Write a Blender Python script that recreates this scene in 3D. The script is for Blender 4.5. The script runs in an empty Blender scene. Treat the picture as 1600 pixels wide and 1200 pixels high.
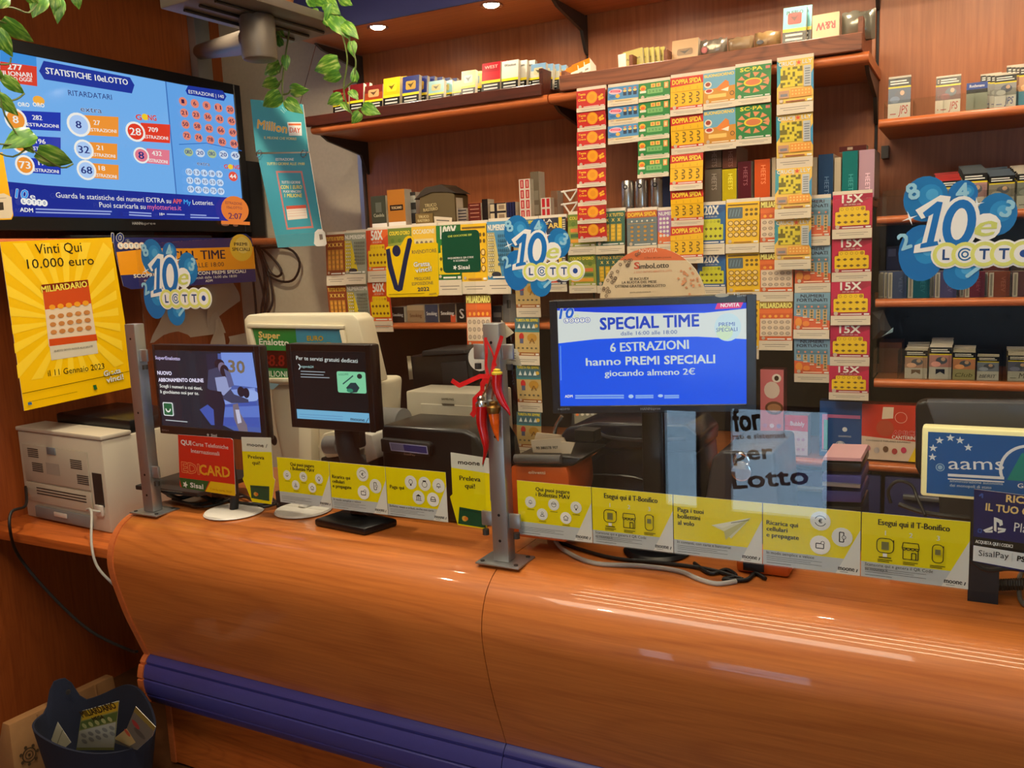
import bpy, bmesh, math, random
from mathutils import Vector, Matrix
random.seed(7)
S = bpy.context.scene
COL = S.collection
# ---------------------------------------------------------------- camera
CAMH = 1.76
FPX = 1369.0
_y, _p, _r = (math.radians(a) for a in (28.0, 8.29, 2.405))
FW = Vector((-math.sin(_y)*math.cos(_p), math.cos(_y)*math.cos(_p), -math.sin(_p)))
_rt = Vector((math.cos(_y), math.sin(_y), 0)); _dn = FW.cross(_rt)
RT = math.cos(_r)*_rt + math.sin(_r)*_dn
DN = -math.sin(_r)*_rt + math.cos(_r)*_dn
CAM = Vector((0, 0, CAMH))
cd = bpy.data.cameras.new('camera'); cam = bpy.data.objects.new('camera', cd); COL.objects.link(cam)
cd.sensor_width = 36; cd.lens = 36*FPX/1600; cd.clip_start = .05
cam.matrix_world = Matrix(((RT.x, -DN.x, -FW.x, 0), (RT.y, -DN.y, -FW.y, 0), (RT.z, -DN.z, -FW.z, CAMH), (0, 0, 0, 1)))
S.camera = cam
# ---------------------------------------------------------------- world, light, exposure
W = bpy.data.worlds.new('world'); S.world = W; W.use_nodes = True
bg = W.node_tree.nodes['Background']; bg.inputs[0].default_value = (.50, .74, 1, 1); bg.inputs[1].default_value = 4.2
S.view_settings.view_transform = 'Standard'; S.view_settings.look = 'None'
S.view_settings.gamma = 1; S.view_settings.use_curve_mapping = False
S.view_settings.exposure = 0.0
TUBE_STRENGTH = 44.0
SPOT_W = 8.0
DOWN_W = (78.0, 24.0, 20.0)
FILL_W = 34.0
def area(name, loc, rot, sx, sy, watt, col):
    l = bpy.data.lights.new(name, 'AREA'); l.shape = 'RECTANGLE'; l.size = sx; l.size_y = sy; l.energy = watt; l.color = col
    o = bpy.data.objects.new(name, l); COL.objects.link(o); o.location = loc; o.rotation_euler = rot; return o
def spot(name, loc, watt, ang, col, blend=.7):
    l = bpy.data.lights.new(name, 'SPOT'); l.energy = watt; l.spot_size = math.radians(ang); l.spot_blend = blend; l.color = col; l.shadow_soft_size = .03
    o = bpy.data.objects.new(name, l); COL.objects.link(o); o.location = loc; return o
# ---------------------------------------------------------------- pixel of the 1600x1200 frame -> point on a real plane
def ray(x, y):
    return RT*((x-800)/FPX) + DN*((y-600)/FPX) + FW
def P(x, y, X=None, Y=None, Z=None):
    d = ray(x, y)
    t = (X/d.x) if X is not None else (Y/d.y) if Y is not None else ((Z-CAMH)/d.z)
    return CAM + d*t
class Plane:
    def __init__(s, O, U=(1, 0, 0), V=(0, 0, 1)):
        s.O = Vector(O); s.U = Vector(U).normalized(); s.V = Vector(V).normalized(); s.N = s.U.cross(s.V)
    def hit(s, x, y):
        d = ray(x, y); return CAM + d*((s.O-CAM).dot(s.N)/d.dot(s.N))
    def uv(s, x, y):
        h = s.hit(x, y)-s.O; return (h.dot(s.U), h.dot(s.V))
    def at(s, u, v, w=0): return s.O+s.U*u+s.V*v+s.N*w
    def mat(s):
        return Matrix(((s.U.x, s.V.x, s.N.x, s.O.x), (s.U.y, s.V.y, s.N.y, s.O.y), (s.U.z, s.V.z, s.N.z, s.O.z), (0, 0, 0, 1)))
def YP(Y, yaw=0, x=0, tilt=0):
    a = math.radians(yaw); t = math.radians(tilt)
    U = Vector((math.cos(a), math.sin(a), 0)); B = Vector((-math.sin(a), math.cos(a), 0))
    return Plane((x, Y, 0), U, Vector((0, 0, 1))*math.cos(t)+B*math.sin(t))
def XP(X, yaw=0, y=0):
    a = math.radians(yaw); return Plane((X, y, 0), (-math.sin(a), math.cos(a), 0))
# ---------------------------------------------------------------- materials
def lin(c):
    r = []
    for v in c[:3]:
        v /= 255.0; r.append(v/12.92 if v <= .04045 else ((v+.055)/1.055)**2.4)
    return tuple(r)+(1,)
MATS = {}
def mat(name, rgb=(200, 200, 200), rough=.5, metal=0, coat=0, emit=0, spec=.5, bump=0, bscale=200, var=0):
    if name in MATS: return MATS[name]
    m = bpy.data.materials.new(name); m.use_nodes = True; MATS[name] = m
    nt = m.node_tree; b = nt.nodes['Principled BSDF']
    b.inputs['Base Color'].default_value = lin(rgb); b.inputs['Roughness'].default_value = rough; b.inputs['Metallic'].default_value = metal
    b.inputs['Coat Weight'].default_value = coat; b.inputs['Specular IOR Level'].default_value = spec
    if emit:
        b.inputs['Emission Color'].default_value = lin(rgb); b.inputs['Emission Strength'].default_value = emit
    if bump or var:
        n = nt.nodes.new('ShaderNodeTexNoise'); n.inputs['Scale'].default_value = bscale; n.inputs['Detail'].default_value = 3
        tc = nt.nodes.new('ShaderNodeTexCoord'); nt.links.new(tc.outputs['Object'], n.inputs['Vector'])
        if bump:
            bp = nt.nodes.new('ShaderNodeBump'); bp.inputs['Strength'].default_value = bump; bp.inputs['Distance'].default_value = .002
            nt.links.new(n.outputs['Fac'], bp.inputs['Height']); nt.links.new(bp.outputs['Normal'], b.inputs['Normal'])
        if var:
            mx = nt.nodes.new('ShaderNodeMix'); mx.data_type = 'RGBA'
            mx.inputs[6].default_value = lin([c*(1-var) for c in rgb]); mx.inputs[7].default_value = lin([min(255, c*(1+var)) for c in rgb])
            nt.links.new(n.outputs['Fac'], mx.inputs[0]); nt.links.new(mx.outputs[2], b.inputs['Base Color'])
    return m
def wood(name, dark, light, axis=0, rough=.35, fine=38, coarse=5, coat=0.0, knots=.35):
    if name in MATS: return MATS[name]
    m = bpy.data.materials.new(name); m.use_nodes = True; MATS[name] = m
    nt = m.node_tree; L = nt.links.new; N = nt.nodes.new; b = nt.nodes['Principled BSDF']
    tc = N('ShaderNodeTexCoord'); mp = N('ShaderNodeMapping'); sc = [fine]*3; sc[axis] = fine*.035; mp.inputs['Scale'].default_value = sc
    L(tc.outputs['Object'], mp.inputs['Vector'])
    n1 = N('ShaderNodeTexNoise'); n1.inputs['Scale'].default_value = 2.2; n1.inputs['Detail'].default_value = 6; n1.inputs['Roughness'].default_value = .62
    L(mp.outputs['Vector'], n1.inputs['Vector'])
    mp2 = N('ShaderNodeMapping'); sc = [coarse]*3; sc[axis] = coarse*.16; mp2.inputs['Scale'].default_value = sc
    L(tc.outputs['Object'], mp2.inputs['Vector'])
    n2 = N('ShaderNodeTexNoise'); n2.inputs['Scale'].default_value = 1.0; n2.inputs['Detail'].default_value = 2
    L(mp2.outputs['Vector'], n2.inputs['Vector'])
    sn = N('ShaderNodeMath'); sn.operation = 'MULTIPLY'; sn.inputs[1].default_value = 60; L(n2.outputs['Fac'], sn.inputs[0])
    si = N('ShaderNodeMath'); si.operation = 'SINE'; L(sn.outputs[0], si.inputs[0])
    ab = N('ShaderNodeMath'); ab.operation = 'ABSOLUTE'; L(si.outputs[0], ab.inputs[0])
    pw = N('ShaderNodeMath'); pw.operation = 'POWER'; pw.inputs[1].default_value = 9; L(ab.outputs[0], pw.inputs[0])
    kn = N('ShaderNodeMath'); kn.operation = 'MULTIPLY'; kn.inputs[1].default_value = knots; L(pw.outputs[0], kn.inputs[0])
    a1 = N('ShaderNodeMath'); a1.operation = 'MULTIPLY'; a1.inputs[1].default_value = 1.0; L(n1.outputs['Fac'], a1.inputs[0])
    su = N('ShaderNodeMath'); su.operation = 'SUBTRACT'; L(a1.outputs[0], su.inputs[0]); L(kn.outputs[0], su.inputs[1])
    rp = N('ShaderNodeValToRGB'); rp.color_ramp.elements[0].position = .12; rp.color_ramp.elements[1].position = .72
    rp.color_ramp.elements[0].color = lin(dark); rp.color_ramp.elements[1].color = lin(light)
    L(su.outputs[0], rp.inputs['Fac']); L(rp.outputs['Color'], b.inputs['Base Color'])
    b.inputs['Roughness'].default_value = rough; b.inputs['Coat Weight'].default_value = coat; b.inputs['Coat Roughness'].default_value = .045
    return m
def printmat(name, rough, emit=0, coat=0):
    if name in MATS: return MATS[name]
    m = bpy.data.materials.new(name); m.use_nodes = True; MATS[name] = m
    nt = m.node_tree; b = nt.nodes['Principled BSDF']
    a = nt.nodes.new('ShaderNodeAttribute'); a.attribute_name = 'ink'
    b.inputs['Roughness'].default_value = rough; b.inputs['Coat Weight'].default_value = coat
    if emit:
        b.inputs['Base Color'].default_value = (.004, .004, .005, 1); b.inputs['Specular IOR Level'].default_value = .25
        nt.links.new(a.outputs['Color'], b.inputs['Emission Color']); b.inputs['Emission Strength'].default_value = emit
    else: nt.links.new(a.outputs['Color'], b.inputs['Base Color'])
    return m
def glassmat(name, tint=(1, 1, 1), ior=1.5, rough=0.0, extra=0.0):
    if name in MATS: return MATS[name]
    m = bpy.data.materials.new(name); m.use_nodes = True; MATS[name] = m
    nt = m.node_tree; nt.nodes.clear(); N = nt.nodes.new; L = nt.links.new
    o = N('ShaderNodeOutputMaterial'); t = N('ShaderNodeBsdfTransparent'); g = N('ShaderNodeBsdfGlossy'); f = N('ShaderNodeFresnel'); x = N('ShaderNodeMixShader')
    t.inputs[0].default_value = tint+(1,); g.inputs['Roughness'].default_value = rough; f.inputs[0].default_value = ior
    if extra:
        a = N('ShaderNodeMath'); a.operation = 'ADD'; a.inputs[1].default_value = extra; L(f.outputs[0], a.inputs[0]); L(a.outputs[0], x.inputs[0])
    else: L(f.outputs[0], x.inputs[0])
    ge = N('ShaderNodeNewGeometry'); im = N('ShaderNodeMix'); im.inputs[2].default_value = ior; im.inputs[3].default_value = 1/ior; L(ge.outputs['Backfacing'], im.inputs[0]); L(im.outputs[0], f.inputs[0])
    L(t.outputs[0], x.inputs[1]); L(g.outputs[0], x.inputs[2]); L(x.outputs[0], o.inputs[0])
    return m
PAPER = printmat('printed_paper', .5); GLOSS = printmat('printed_gloss', .22); SCREEN = printmat('screen_light', .12, .98); VINYL = printmat('printed_vinyl', .35)
# ---------------------------------------------------------------- mesh building
class MB:
    def __init__(s): s.v = []; s.f = []
    def add(s, vs, fs):
        o = len(s.v); s.v += [tuple(p) for p in vs]; s.f += [tuple(i+o for i in f) for f in fs]; return s
    def box(s, a, b):
        x0, y0, z0 = (min(a[i], b[i]) for i in range(3)); x1, y1, z1 = (max(a[i], b[i]) for i in range(3))
        return s.add([(x0, y0, z0), (x1, y0, z0), (x1, y1, z0), (x0, y1, z0), (x0, y0, z1), (x1, y0, z1), (x1, y1, z1), (x0, y1, z1)],
                     [(0, 3, 2, 1), (4, 5, 6, 7), (0, 1, 5, 4), (1, 2, 6, 5), (2, 3, 7, 6), (3, 0, 4, 7)])
    def hexa(s, p):      # bottom 4 ccw, top 4 ccw
        return s.add(p, [(0, 3, 2, 1), (4, 5, 6, 7), (0, 1, 5, 4), (1, 2, 6, 5), (2, 3, 7, 6), (3, 0, 4, 7)])
    def fbox(s, pl, u0, v0, u1, v1, w0, w1):   # box in a plane's frame
        c = [pl.at(u, v, w) for v, w in ((v0, w0), (v0, w1), (v1, w1), (v1, w0)) for u in (u0, u1)]
        b = [(u0, v0, w0), (u1, v0, w0), (u1, v1, w0), (u0, v1, w0), (u0, v0, w1), (u1, v0, w1), (u1, v1, w1), (u0, v1, w1)]
        return s.hexa([pl.at(*q) for q in b])
    def cyl(s, p0, p1, r0, r1=None, n=16, caps=True):
        r1 = r0 if r1 is None else r1; p0 = Vector(p0); p1 = Vector(p1); d = (p1-p0).normalized()
        a = d.orthogonal().normalized(); b = d.cross(a)
        vs = [p+(a*math.cos(2*math.pi*i/n)+b*math.sin(2*math.pi*i/n))*r for p, r in ((p0, r0), (p1, r1)) for i in range(n)]
        fs = [(i, (i+1) % n, n+(i+1) % n, n+i) for i in range(n)]
        if caps: fs += [tuple(range(n-1, -1, -1)), tuple(range(n, 2*n))]
        return s.add(vs, fs)
    def tube(s, path, r, n=8, closed=False, smooth=3):
        pts = [Vector(p) for p in path]
        if smooth and len(pts) > 2:
            q = []
            for i in range(len(pts)-1):
                p0 = pts[max(i-1, 0)]; p1 = pts[i]; p2 = pts[i+1]; p3 = pts[min(i+2, len(pts)-1)]
                for k in range(smooth):
                    t = k/smooth; q.append(.5*((2*p1)+(p2-p0)*t+(2*p0-5*p1+4*p2-p3)*t*t+(3*p1-p0-3*p2+p3)*t**3))
            pts = q+[pts[-1]]
        rs = r if isinstance(r, (list, tuple)) else None
        vs = []; a = None
        for i, p in enumerate(pts):
            d = (pts[min(i+1, len(pts)-1)]-pts[max(i-1, 0)]).normalized()
            a = d.orthogonal().normalized() if a is None else (a-d*a.dot(d)).normalized()
            b = d.cross(a); t = i/(len(pts)-1)
            rr = r if rs is None else rs[min(int(t*(len(rs)-1)), len(rs)-2)]*(1-(t*(len(rs)-1)) % 1 if t < 1 else 0)+rs[min(int(t*(len(rs)-1))+1, len(rs)-1)]*((t*(len(rs)-1)) % 1 if t < 1 else 1)
            vs += [p+(a*math.cos(2*math.pi*k/n)+b*math.sin(2*math.pi*k/n))*rr for k in range(n)]
        m = len(pts); fs = [(i*n+k, i*n+(k+1) % n, (i+1)*n+(k+1) % n, (i+1)*n+k) for i in range(m-1) for k in range(n)]
        fs += [tuple(range(n-1, -1, -1)), tuple(range((m-1)*n, m*n))]
        return s.add(vs, fs)
    def lathe(s, prof, c=(0, 0, 0), n=24, ax=(0, 0, 1)):
        c = Vector(c); d = Vector(ax).normalized(); a = d.orthogonal().normalized(); b = d.cross(a)
        vs = [c+d*z+(a*math.cos(2*math.pi*k/n)+b*math.sin(2*math.pi*k/n))*r for r, z in prof for k in range(n)]
        m = len(prof); fs = [(i*n+k, i*n+(k+1) % n, (i+1)*n+(k+1) % n, (i+1)*n+k) for i in range(m-1) for k in range(n)]
        fs += [tuple(range(n-1, -1, -1)), tuple(range((m-1)*n, m*n))]
        return s.add(vs, fs)
    def prism(s, poly, ext):
        n = len(poly); e = Vector(ext); p = [Vector(q) for q in poly]
        return s.add(p+[q+e for q in p], [tuple(range(n-1, -1, -1)), tuple(range(n, 2*n))]+[(i, (i+1) % n, n+(i+1) % n, n+i) for i in range(n)])
    def clamp(s, z):
        s.v = [(p[0], p[1], max(p[2], z)) for p in s.v]; return s
    def grid(s, rows, thick=None):
        m = len(rows); n = len(rows[0]); s.add([p for r in rows for p in r], [(i*n+j, i*n+j+1, (i+1)*n+j+1, (i+1)*n+j) for i in range(m-1) for j in range(n-1)]); return s
    def mesh(s, name, material, bevel=0, seg=2, ang=.6, solid=0):
        me = bpy.data.meshes.new(name); me.from_pydata(s.v, [], s.f); me.update()
        bm = bmesh.new(); bm.from_mesh(me); bmesh.ops.recalc_face_normals(bm, faces=bm.faces)
        if solid: bmesh.ops.solidify(bm, geom=bm.faces[:], thickness=solid)
        if bevel:
            ed = [e for e in bm.edges if len(e.link_faces) == 2 and e.calc_face_angle(0) > .5]
            bmesh.ops.bevel(bm, geom=ed, offset=bevel, segments=seg, profile=.5, affect='EDGES', clamp_overlap=True)
        bm.to_mesh(me); bm.free()
        me.shade_smooth(); me.set_sharp_from_angle(angle=ang)
        if material: me.materials.append(material)
        return me
    def build(s, name, material, parent=None, **k):
        return link(name, s.mesh(name, material, **k), parent)
WM = {}
def link(name, data, parent=None, m=None):
    o = bpy.data.objects.new(name, data); COL.objects.link(o); m = m or Matrix.Identity(4); WM[o] = m.copy()
    if parent is not None:
        o.parent = parent; o.matrix_parent_inverse = WM[parent].inverted()
    o.matrix_basis = m
    return o
def tag(o, label, cat, group=None, kind=None):
    o['label'] = label; o['category'] = cat
    if group: o['group'] = group
    if kind: o['kind'] = kind
    return o
def thing(name, label, cat, loc=(0, 0, 0), group=None):
    return tag(link(name, None, None, Matrix.Translation(Vector(loc))), label, cat, group)
def struct(o, label=None):
    o['kind'] = 'structure'
    if label: o['label'] = label
    return o
# ---------------------------------------------------------------- flat print as a mesh with an ink colour per face
_fc = bpy.data.curves.new('lettering_source', 'FONT'); _fo = bpy.data.objects.new('lettering_source', _fc); _fc.resolution_u = 2; _fc.fill_mode = 'FRONT'
TXT = {}
def glyphs(s, bold=0.0, shear=0.0):
    k = (s, bold, shear)
    if k not in TXT:
        _fc.body = s; _fc.offset = bold; _fc.shear = shear; me = _fo.to_mesh()
        v = [(p.co.x, p.co.y) for p in me.vertices]; f = [tuple(q.vertices) for q in me.polygons]
        _fo.to_mesh_clear()
        x0 = min((p[0] for p in v), default=0); x1 = max((p[0] for p in v), default=1)
        TXT[k] = (v, f, x0, x1)
    return TXT[k]
CAP = max(p[1] for p in glyphs('H')[0])
class Art:
    def __init__(s, pl=None): s.v = []; s.f = []; s.c = []; s.z = 0.0; s.pl = pl; s.e = 5e-5
    def _add(s, pts, faces, col, z=None):
        if z is None: s.z += s.e; z = s.z
        o = len(s.v); s.v += [(p[0], p[1], p[2] if len(p) > 2 else z) for p in pts]
        for f in faces: s.f.append(tuple(i+o for i in f)); s.c.append(col)
        return s
    def slab(s, poly, thick, col, side=None, back=None):
        n = len(poly); z = s.z
        s._add([(p[0], p[1], z) for p in poly]+[(p[0], p[1], z-thick) for p in poly], [tuple(range(n))], col)
        o = len(s.v)-2*n
        for i in range(n): s.f.append((o+i, o+n+i, o+n+(i+1) % n, o+(i+1) % n)); s.c.append(side or col)
        s.f.append(tuple(o+n+i for i in range(n-1, -1, -1))); s.c.append(back or side or col)
        return s
    def poly(s, pts, col): return s._add(pts, [tuple(range(len(pts)))], col)
    def rect(s, a, b, c, d, col): return s.poly([(a, b), (c, b), (c, d), (a, d)], col)
    def rrect(s, a, b, c, d, r, col): return s.poly(rr(a, b, c, d, r), col)
    def disc(s, x, y, r, col, ry=None, n=14, rot=0):
        ry = ry or r; cr, sr = math.cos(rot), math.sin(rot)
        return s.poly([(x+r*math.cos(t)*cr-ry*math.sin(t)*sr, y+r*math.cos(t)*sr+ry*math.sin(t)*cr) for t in (2*math.pi*k/n for k in range(n))], col)
    def ring(s, x, y, r0, r1, col, n=16, a0=0, a1=360, k=1):
        A = [math.radians(a0+(a1-a0)*i/n) for i in range(n+1)]
        pts = [(x+r*math.cos(a), y+r*k*math.sin(a)) for r in (r0, r1) for a in A]
        return s._add(pts, [(i, n+1+i, n+2+i, i+1) for i in range(n)], col)
    def line(s, pts, w, col):
        for (x0, y0), (x1, y1) in zip(pts, pts[1:]):
            d = math.hypot(x1-x0, y1-y0) or 1; nx, ny = -(y1-y0)/d*w/2, (x1-x0)/d*w/2
            s.poly([(x0+nx, y0+ny), (x0-nx, y0-ny), (x1-nx, y1-ny), (x1+nx, y1+ny)], col)
        return s
    def star(s, x, y, r, col, n=5, k=.4, rot=90):
        return s.poly([(x+q*math.cos(math.radians(rot+i*180/n)), y+q*math.sin(math.radians(rot+i*180/n))) for i in range(2*n) for q in ((r if i % 2 == 0 else r*k),)], col)
    def text(s, t, x, y, h, col, al='c', w=None, bold=.012, rot=0, shear=0, out=None, ow=.03):
        v, f, x0, x1 = glyphs(t, 0.0, shear); k = h/CAP; kx = k
        if w: kx = w/(x1-x0) if al != 'm' else min(k, w/(x1-x0))
        ox = {'c': (x0+x1)/2, 'm': (x0+x1)/2, 'l': x0, 'r': x1}[al]; c, sn = math.cos(rot), math.sin(rot)
        pts = [(x+(a-ox)*kx*c-b*k*sn, y+(a-ox)*kx*sn+b*k*c) for a, b in v]
        def put(r, n, col, ph=0):      # strokes are made heavier by laying the same letters a hair apart
            for i in range(n):
                dx, dy = (r*math.cos(ph+2*math.pi*i/n), r*math.sin(ph+2*math.pi*i/n)) if r else (0, 0)
                s._add([(p[0]+dx, p[1]+dy) for p in pts], f, col)
        if out: put(h*(ow*1.0+bold*.35), 8, out)
        if bold >= .03: put(h*.05, 4, col, .78)
        elif bold > .015: put(h*.04, 2, col, rot)
        else: put(0, 1, col)
        return s
    def tpx(s, t, a, b, h, col, bold=.012, shear=0, out=None, ow=.03):     # baseline from pixel a to pixel b, cap height h px
        p = s.pl.uv(*a); q = s.pl.uv(*b); m = ((a[0]+b[0])/2, (a[1]+b[1])/2); g = s.pl.uv(m[0], m[1]-h); g0 = s.pl.uv(*m)
        return s.text(t, p[0], p[1], math.hypot(g[0]-g0[0], g[1]-g0[1]), col, 'l', math.hypot(q[0]-p[0], q[1]-p[1]), bold, math.atan2(q[1]-p[1], q[0]-p[0]), shear, out, ow)
    def ppx(s, pts, col): return s.poly([s.pl.uv(*p) for p in pts][::-1], col)
    def dpx(s, x, y, r, col, ry=None, n=16):
        c = s.pl.uv(x, y); e = s.pl.uv(x+r, y); g = s.pl.uv(x, y-(ry or r)); return s.disc(c[0], c[1], math.hypot(e[0]-c[0], e[1]-c[1]), col, math.hypot(g[0]-c[0], g[1]-c[1]), n)
    def lpx(s, pts, w, col): return s.line([s.pl.uv(*p) for p in pts], w, col)
    def spx(s, pts, thick, col, side=None): return s.slab([s.pl.uv(*p) for p in pts][::-1], thick, col, side)
    def mesh(s, name, material):
        me = bpy.data.meshes.new(name); me.from_pydata(s.v, [], s.f); me.update()
        a = me.attributes.new('ink', 'FLOAT_COLOR', 'CORNER'); buf = []
        for f, c in zip(s.f, s.c): buf += list(lin(c))*len(f)
        a.data.foreach_set('color', buf); me.materials.append(material); return me
    def build(s, name, material, parent=None, m=None):
        return link(name, s.mesh(name, material), parent, m or (s.pl.mat() if s.pl else None))
def rr(a, b, c, d, r, n=4):
    p = []
    for cx, cy, t in ((c-r, d-r, 0), (a+r, d-r, 90), (a+r, b+r, 180), (c-r, b+r, 270)):
        p += [(cx+r*math.cos(math.radians(t+90*i/n)), cy+r*math.sin(math.radians(t+90*i/n))) for i in range(n+1)]
    return p
# ================================================================ room shell
XL, YB, XR, YW, ZC = -3.30, 3.32, 2.3, -1.6, 3.0
CH_D, CH_L = (118, 52, 20), (186, 98, 44)
W_X = wood('cherry_wood_along', (150, 70, 26), (204, 108, 44), 0, .32, knots=.15)
W_Z = wood('cherry_wood_upright', (134, 74, 38), (174, 104, 60), 2, .4, knots=.06); W_LW = wood('side_wall_panel_wood', (128, 58, 20), (166, 84, 34), 2, .42, knots=.1)
W_SH = wood('cherry_wood_shelf', (142, 78, 40), (184, 110, 60), 0, .38, knots=.06)
W_CT = wood('cherry_counter_laminate', (172, 92, 36), (206, 122, 54), 0, .42, coat=.6, fine=60, coarse=2.0, knots=.2)
W_DK = wood('dark_red_wood', (52, 18, 10), (92, 36, 20), 0, .35, knots=.1)
W_EDGE = wood('cherry_edge_band', (180, 92, 44), (206, 114, 62), 0, .3, knots=0)
NAVY = mat('navy_paint', (38, 40, 92), .6); NAVYP = mat('navy_plastic', (60, 60, 130), .36, bump=.05, bscale=900)
BLK = mat('black_plastic', (16, 16, 18), .32); BLKM = mat('black_matte_plastic', (22, 22, 24), .6); DKG = mat('dark_grey_metal', (66, 62, 58), .42, .5); TAUPE = mat('taupe_painted_metal', (112, 102, 92), .4, .25)
ALU = mat('brushed_aluminium', (176, 178, 178), .36, .85); STEEL = mat('polished_steel', (200, 200, 200), .16, 1); CREAM = mat('cream_plastic', (214, 204, 178), .42)
GREYP = mat('light_grey_plastic', (196, 190, 180), .45); MIDG = mat('mid_grey_plastic', (120, 120, 120), .5); WHITE = mat('white_plastic', (226, 222, 212), .4)
CABLE = mat('black_cable', (20, 19, 18), .5); GCABLE = mat('grey_cable', (170, 168, 160), .5)
GLASS = glassmat('clear_glass', (.985, .995, .99)); ACRYL = glassmat('clear_acrylic', (.93, .94, .92), 1.45, .04, .02)
struct(MB().box((XL-.1, YW-.1, -.1), (XR+.1, YB+.1, 0)).build('floor', mat('brown_floor_tile', (96, 62, 34), .45, var=.25, bscale=9)))
struct(MB().box((XL-.1, YW-.1, ZC), (XR+.1, YB+.1, ZC+.1)).build('ceiling', NAVY))
struct(MB().box((XL-.1, YB, 0), (XR+.1, YB+.1, ZC)).build('wall_back', mat('beige_plaster', (196, 182, 158), .85, bump=.15, bscale=60, var=.04)))
struct(MB().box((XL-.1, YW-.1, 0), (XL, YB, ZC)).build('wall_left', W_LW), 'cherry wood panelled side wall')
struct(MB().box((XR, YW-.1, 0), (XR+.1, YB, ZC)).build('wall_right', mat('cream_plaster', (206, 190, 160), .85, var=.03, bscale=30)))
# street front behind the viewer: low clear lights, a wide frosted window to the side
wf = MB(); OP = [(-1.84, -1.56, .02, .74), (-1.40, -.74, .02, .77), (-.5, .28, .95, 2.05), (.6, 1.9, .8, 2.2)]  # frosted opening set for the veil on the glass; last one added for fill daylight
xs = sorted({XL, XR} | {v for o in OP for v in o[:2]})
for a, b in zip(xs, xs[1:]):
    o = [q for q in OP if q[0] <= a+1e-6 and q[1] >= b-1e-6]
    if not o: wf.box((a, YW-.1, 0), (b, YW, ZC))
    else: wf.box((a, YW-.1, 0), (b, YW, o[0][2])); wf.box((a, YW-.1, o[0][3]), (b, YW, ZC))
struct(wf.build('wall_front', MATS['cream_plaster']))
FROST = bpy.data.materials.new('frosted_film'); FROST.use_nodes = True; _n = FROST.node_tree; _n.nodes.clear()
_t = _n.nodes.new('ShaderNodeBsdfTranslucent'); _t.inputs[0].default_value = (.13, .135, .14, 1); _o = _n.nodes.new('ShaderNodeOutputMaterial'); _n.links.new(_t.outputs[0], _o.inputs[0])
for i, o in enumerate(OP):
    fr = MB(); t = .035
    for a in ((o[0], o[2], o[0]+t, o[3]), (o[1]-t, o[2], o[1], o[3]), (o[0]+t, o[2], o[1]-t, o[2]+t), (o[0]+t, o[3]-t, o[1]-t, o[3])):
        fr.box((a[0], YW-.07, a[1]), (a[2], YW-.02, a[3]))
    w = struct(fr.build('window_%d' % (i+1), ALU))
    MB().box((o[0]+t, YW-.05, o[2]+t), (o[1]-t, YW-.044, o[3]-t)).build('window_pane', FROST if i == 2 else GLASS, w)
    if i < 2:
        a = Art(Plane((0, 5.52, 0)))
        if i == 1:
            a.tpx('for', (1146, 676), (1188, 672), 34, (10, 14, 16), .05); a.tpx('rati e sistemati.', (1143, 688), (1228, 686), 8, (10, 14, 16), .05)
            a.tpx('per', (1144, 722), (1206, 718), 22, (10, 14, 16), .06); a.tpx('Lotto', (1144, 766), (1262, 758), 26, (10, 14, 16), .06)
        if a.v: a.build('window_lettering', VINYL, w, Matrix.Translation((0, YW-.04, 0)) @ Matrix(((1, 0, 0, 0), (0, 0, -1, 0), (0, 1, 0, 0), (0, 0, 0, 1))))
# ================================================================ ceiling lamps
TUBE = bpy.data.materials.new('tube_glow'); TUBE.use_nodes = True
_b = TUBE.node_tree.nodes['Principled BSDF']; _b.inputs['Base Color'].default_value = (1, .9, .7, 1); _b.inputs['Emission Color'].default_value = (1, .82, .55, 1); _b.inputs['Emission Strength'].default_value = TUBE_STRENGTH
for k, (y, x0, x1) in enumerate(((1.98, -1.7, .4), (1.66, -1.7, .5), (1.32, -1.7, .6))):
    t = thing('tube_light', ('linear ceiling lamp nearest the shelving', 'middle linear ceiling lamp over the customer side', 'linear ceiling lamp farthest from the counter')[k], 'ceiling lamp', (0, y, ZC), 'linear ceiling lamps')
    MB().box((x0-.05, y-.04, ZC-.04), (x1+.05, y+.04, ZC-.001)).build('housing', WHITE, t, bevel=.004)
    MB().cyl((x0, y, ZC-.055), (x1, y, ZC-.055), .012, n=10).build('tube', TUBE, t)
area('shop_fill_light', (-1.1, .55, ZC-.03), (0, 0, 0), 1.8, .6, FILL_W, (1, .86, .66))  # unseen overhead area light added as general fill, no fixture modelled
# ================================================================ cherry shelving on the back wall
YF, YK = 2.90, 3.27
ZU0, ZU1 = 2.288, 2.320        # long upper shelf
un = thing('wall_shelving', 'cherry wood wall shelving covering the back wall', 'shelving', (-.8, YK, 0))
XD = [-2.44, -1.352, -.312, .80]
for a, b in zip(XD, XD[1:]):
    MB().box((a+.005, YK, .02), (b-.005, YK+.03, 2.665)).build('back_panel', W_Z, un, bevel=.002, seg=1)
for x in (-1.352, -.312): MB().box((x-.008, YK+.008, .02), (x+.008, YK+.03, 2.665)).build('shelf_standard', BLKM, un)
MB().box((-2.462, YK-.02, .02), (-2.441, YK+.03, 2.6)).build('edge_profile', ALU, un)
def lip_shelf(x0, x1, z0, z1, name='shelf', yf=YF, par=un):
    h = z1-z0; n = 6
    pr = [(yf+h/2-h/2*math.sin(math.pi*i/n), z0+h/2-h/2*math.cos(math.pi*i/n)) for i in range(n+1)]
    s = MB().box((x0, yf+h/2, z0), (x1, YK-.002, z1)).build(name, W_SH, par)
    MB().prism([(x0, y, z) for y, z in pr], (x1-x0, 0, 0)).build('lipping', W_EDGE, s, ang=.9)
    return s
lip_shelf(-2.425, -1.354, ZU0, ZU1); lip_shelf(-1.350, -.300, ZU0, ZU1)
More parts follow.
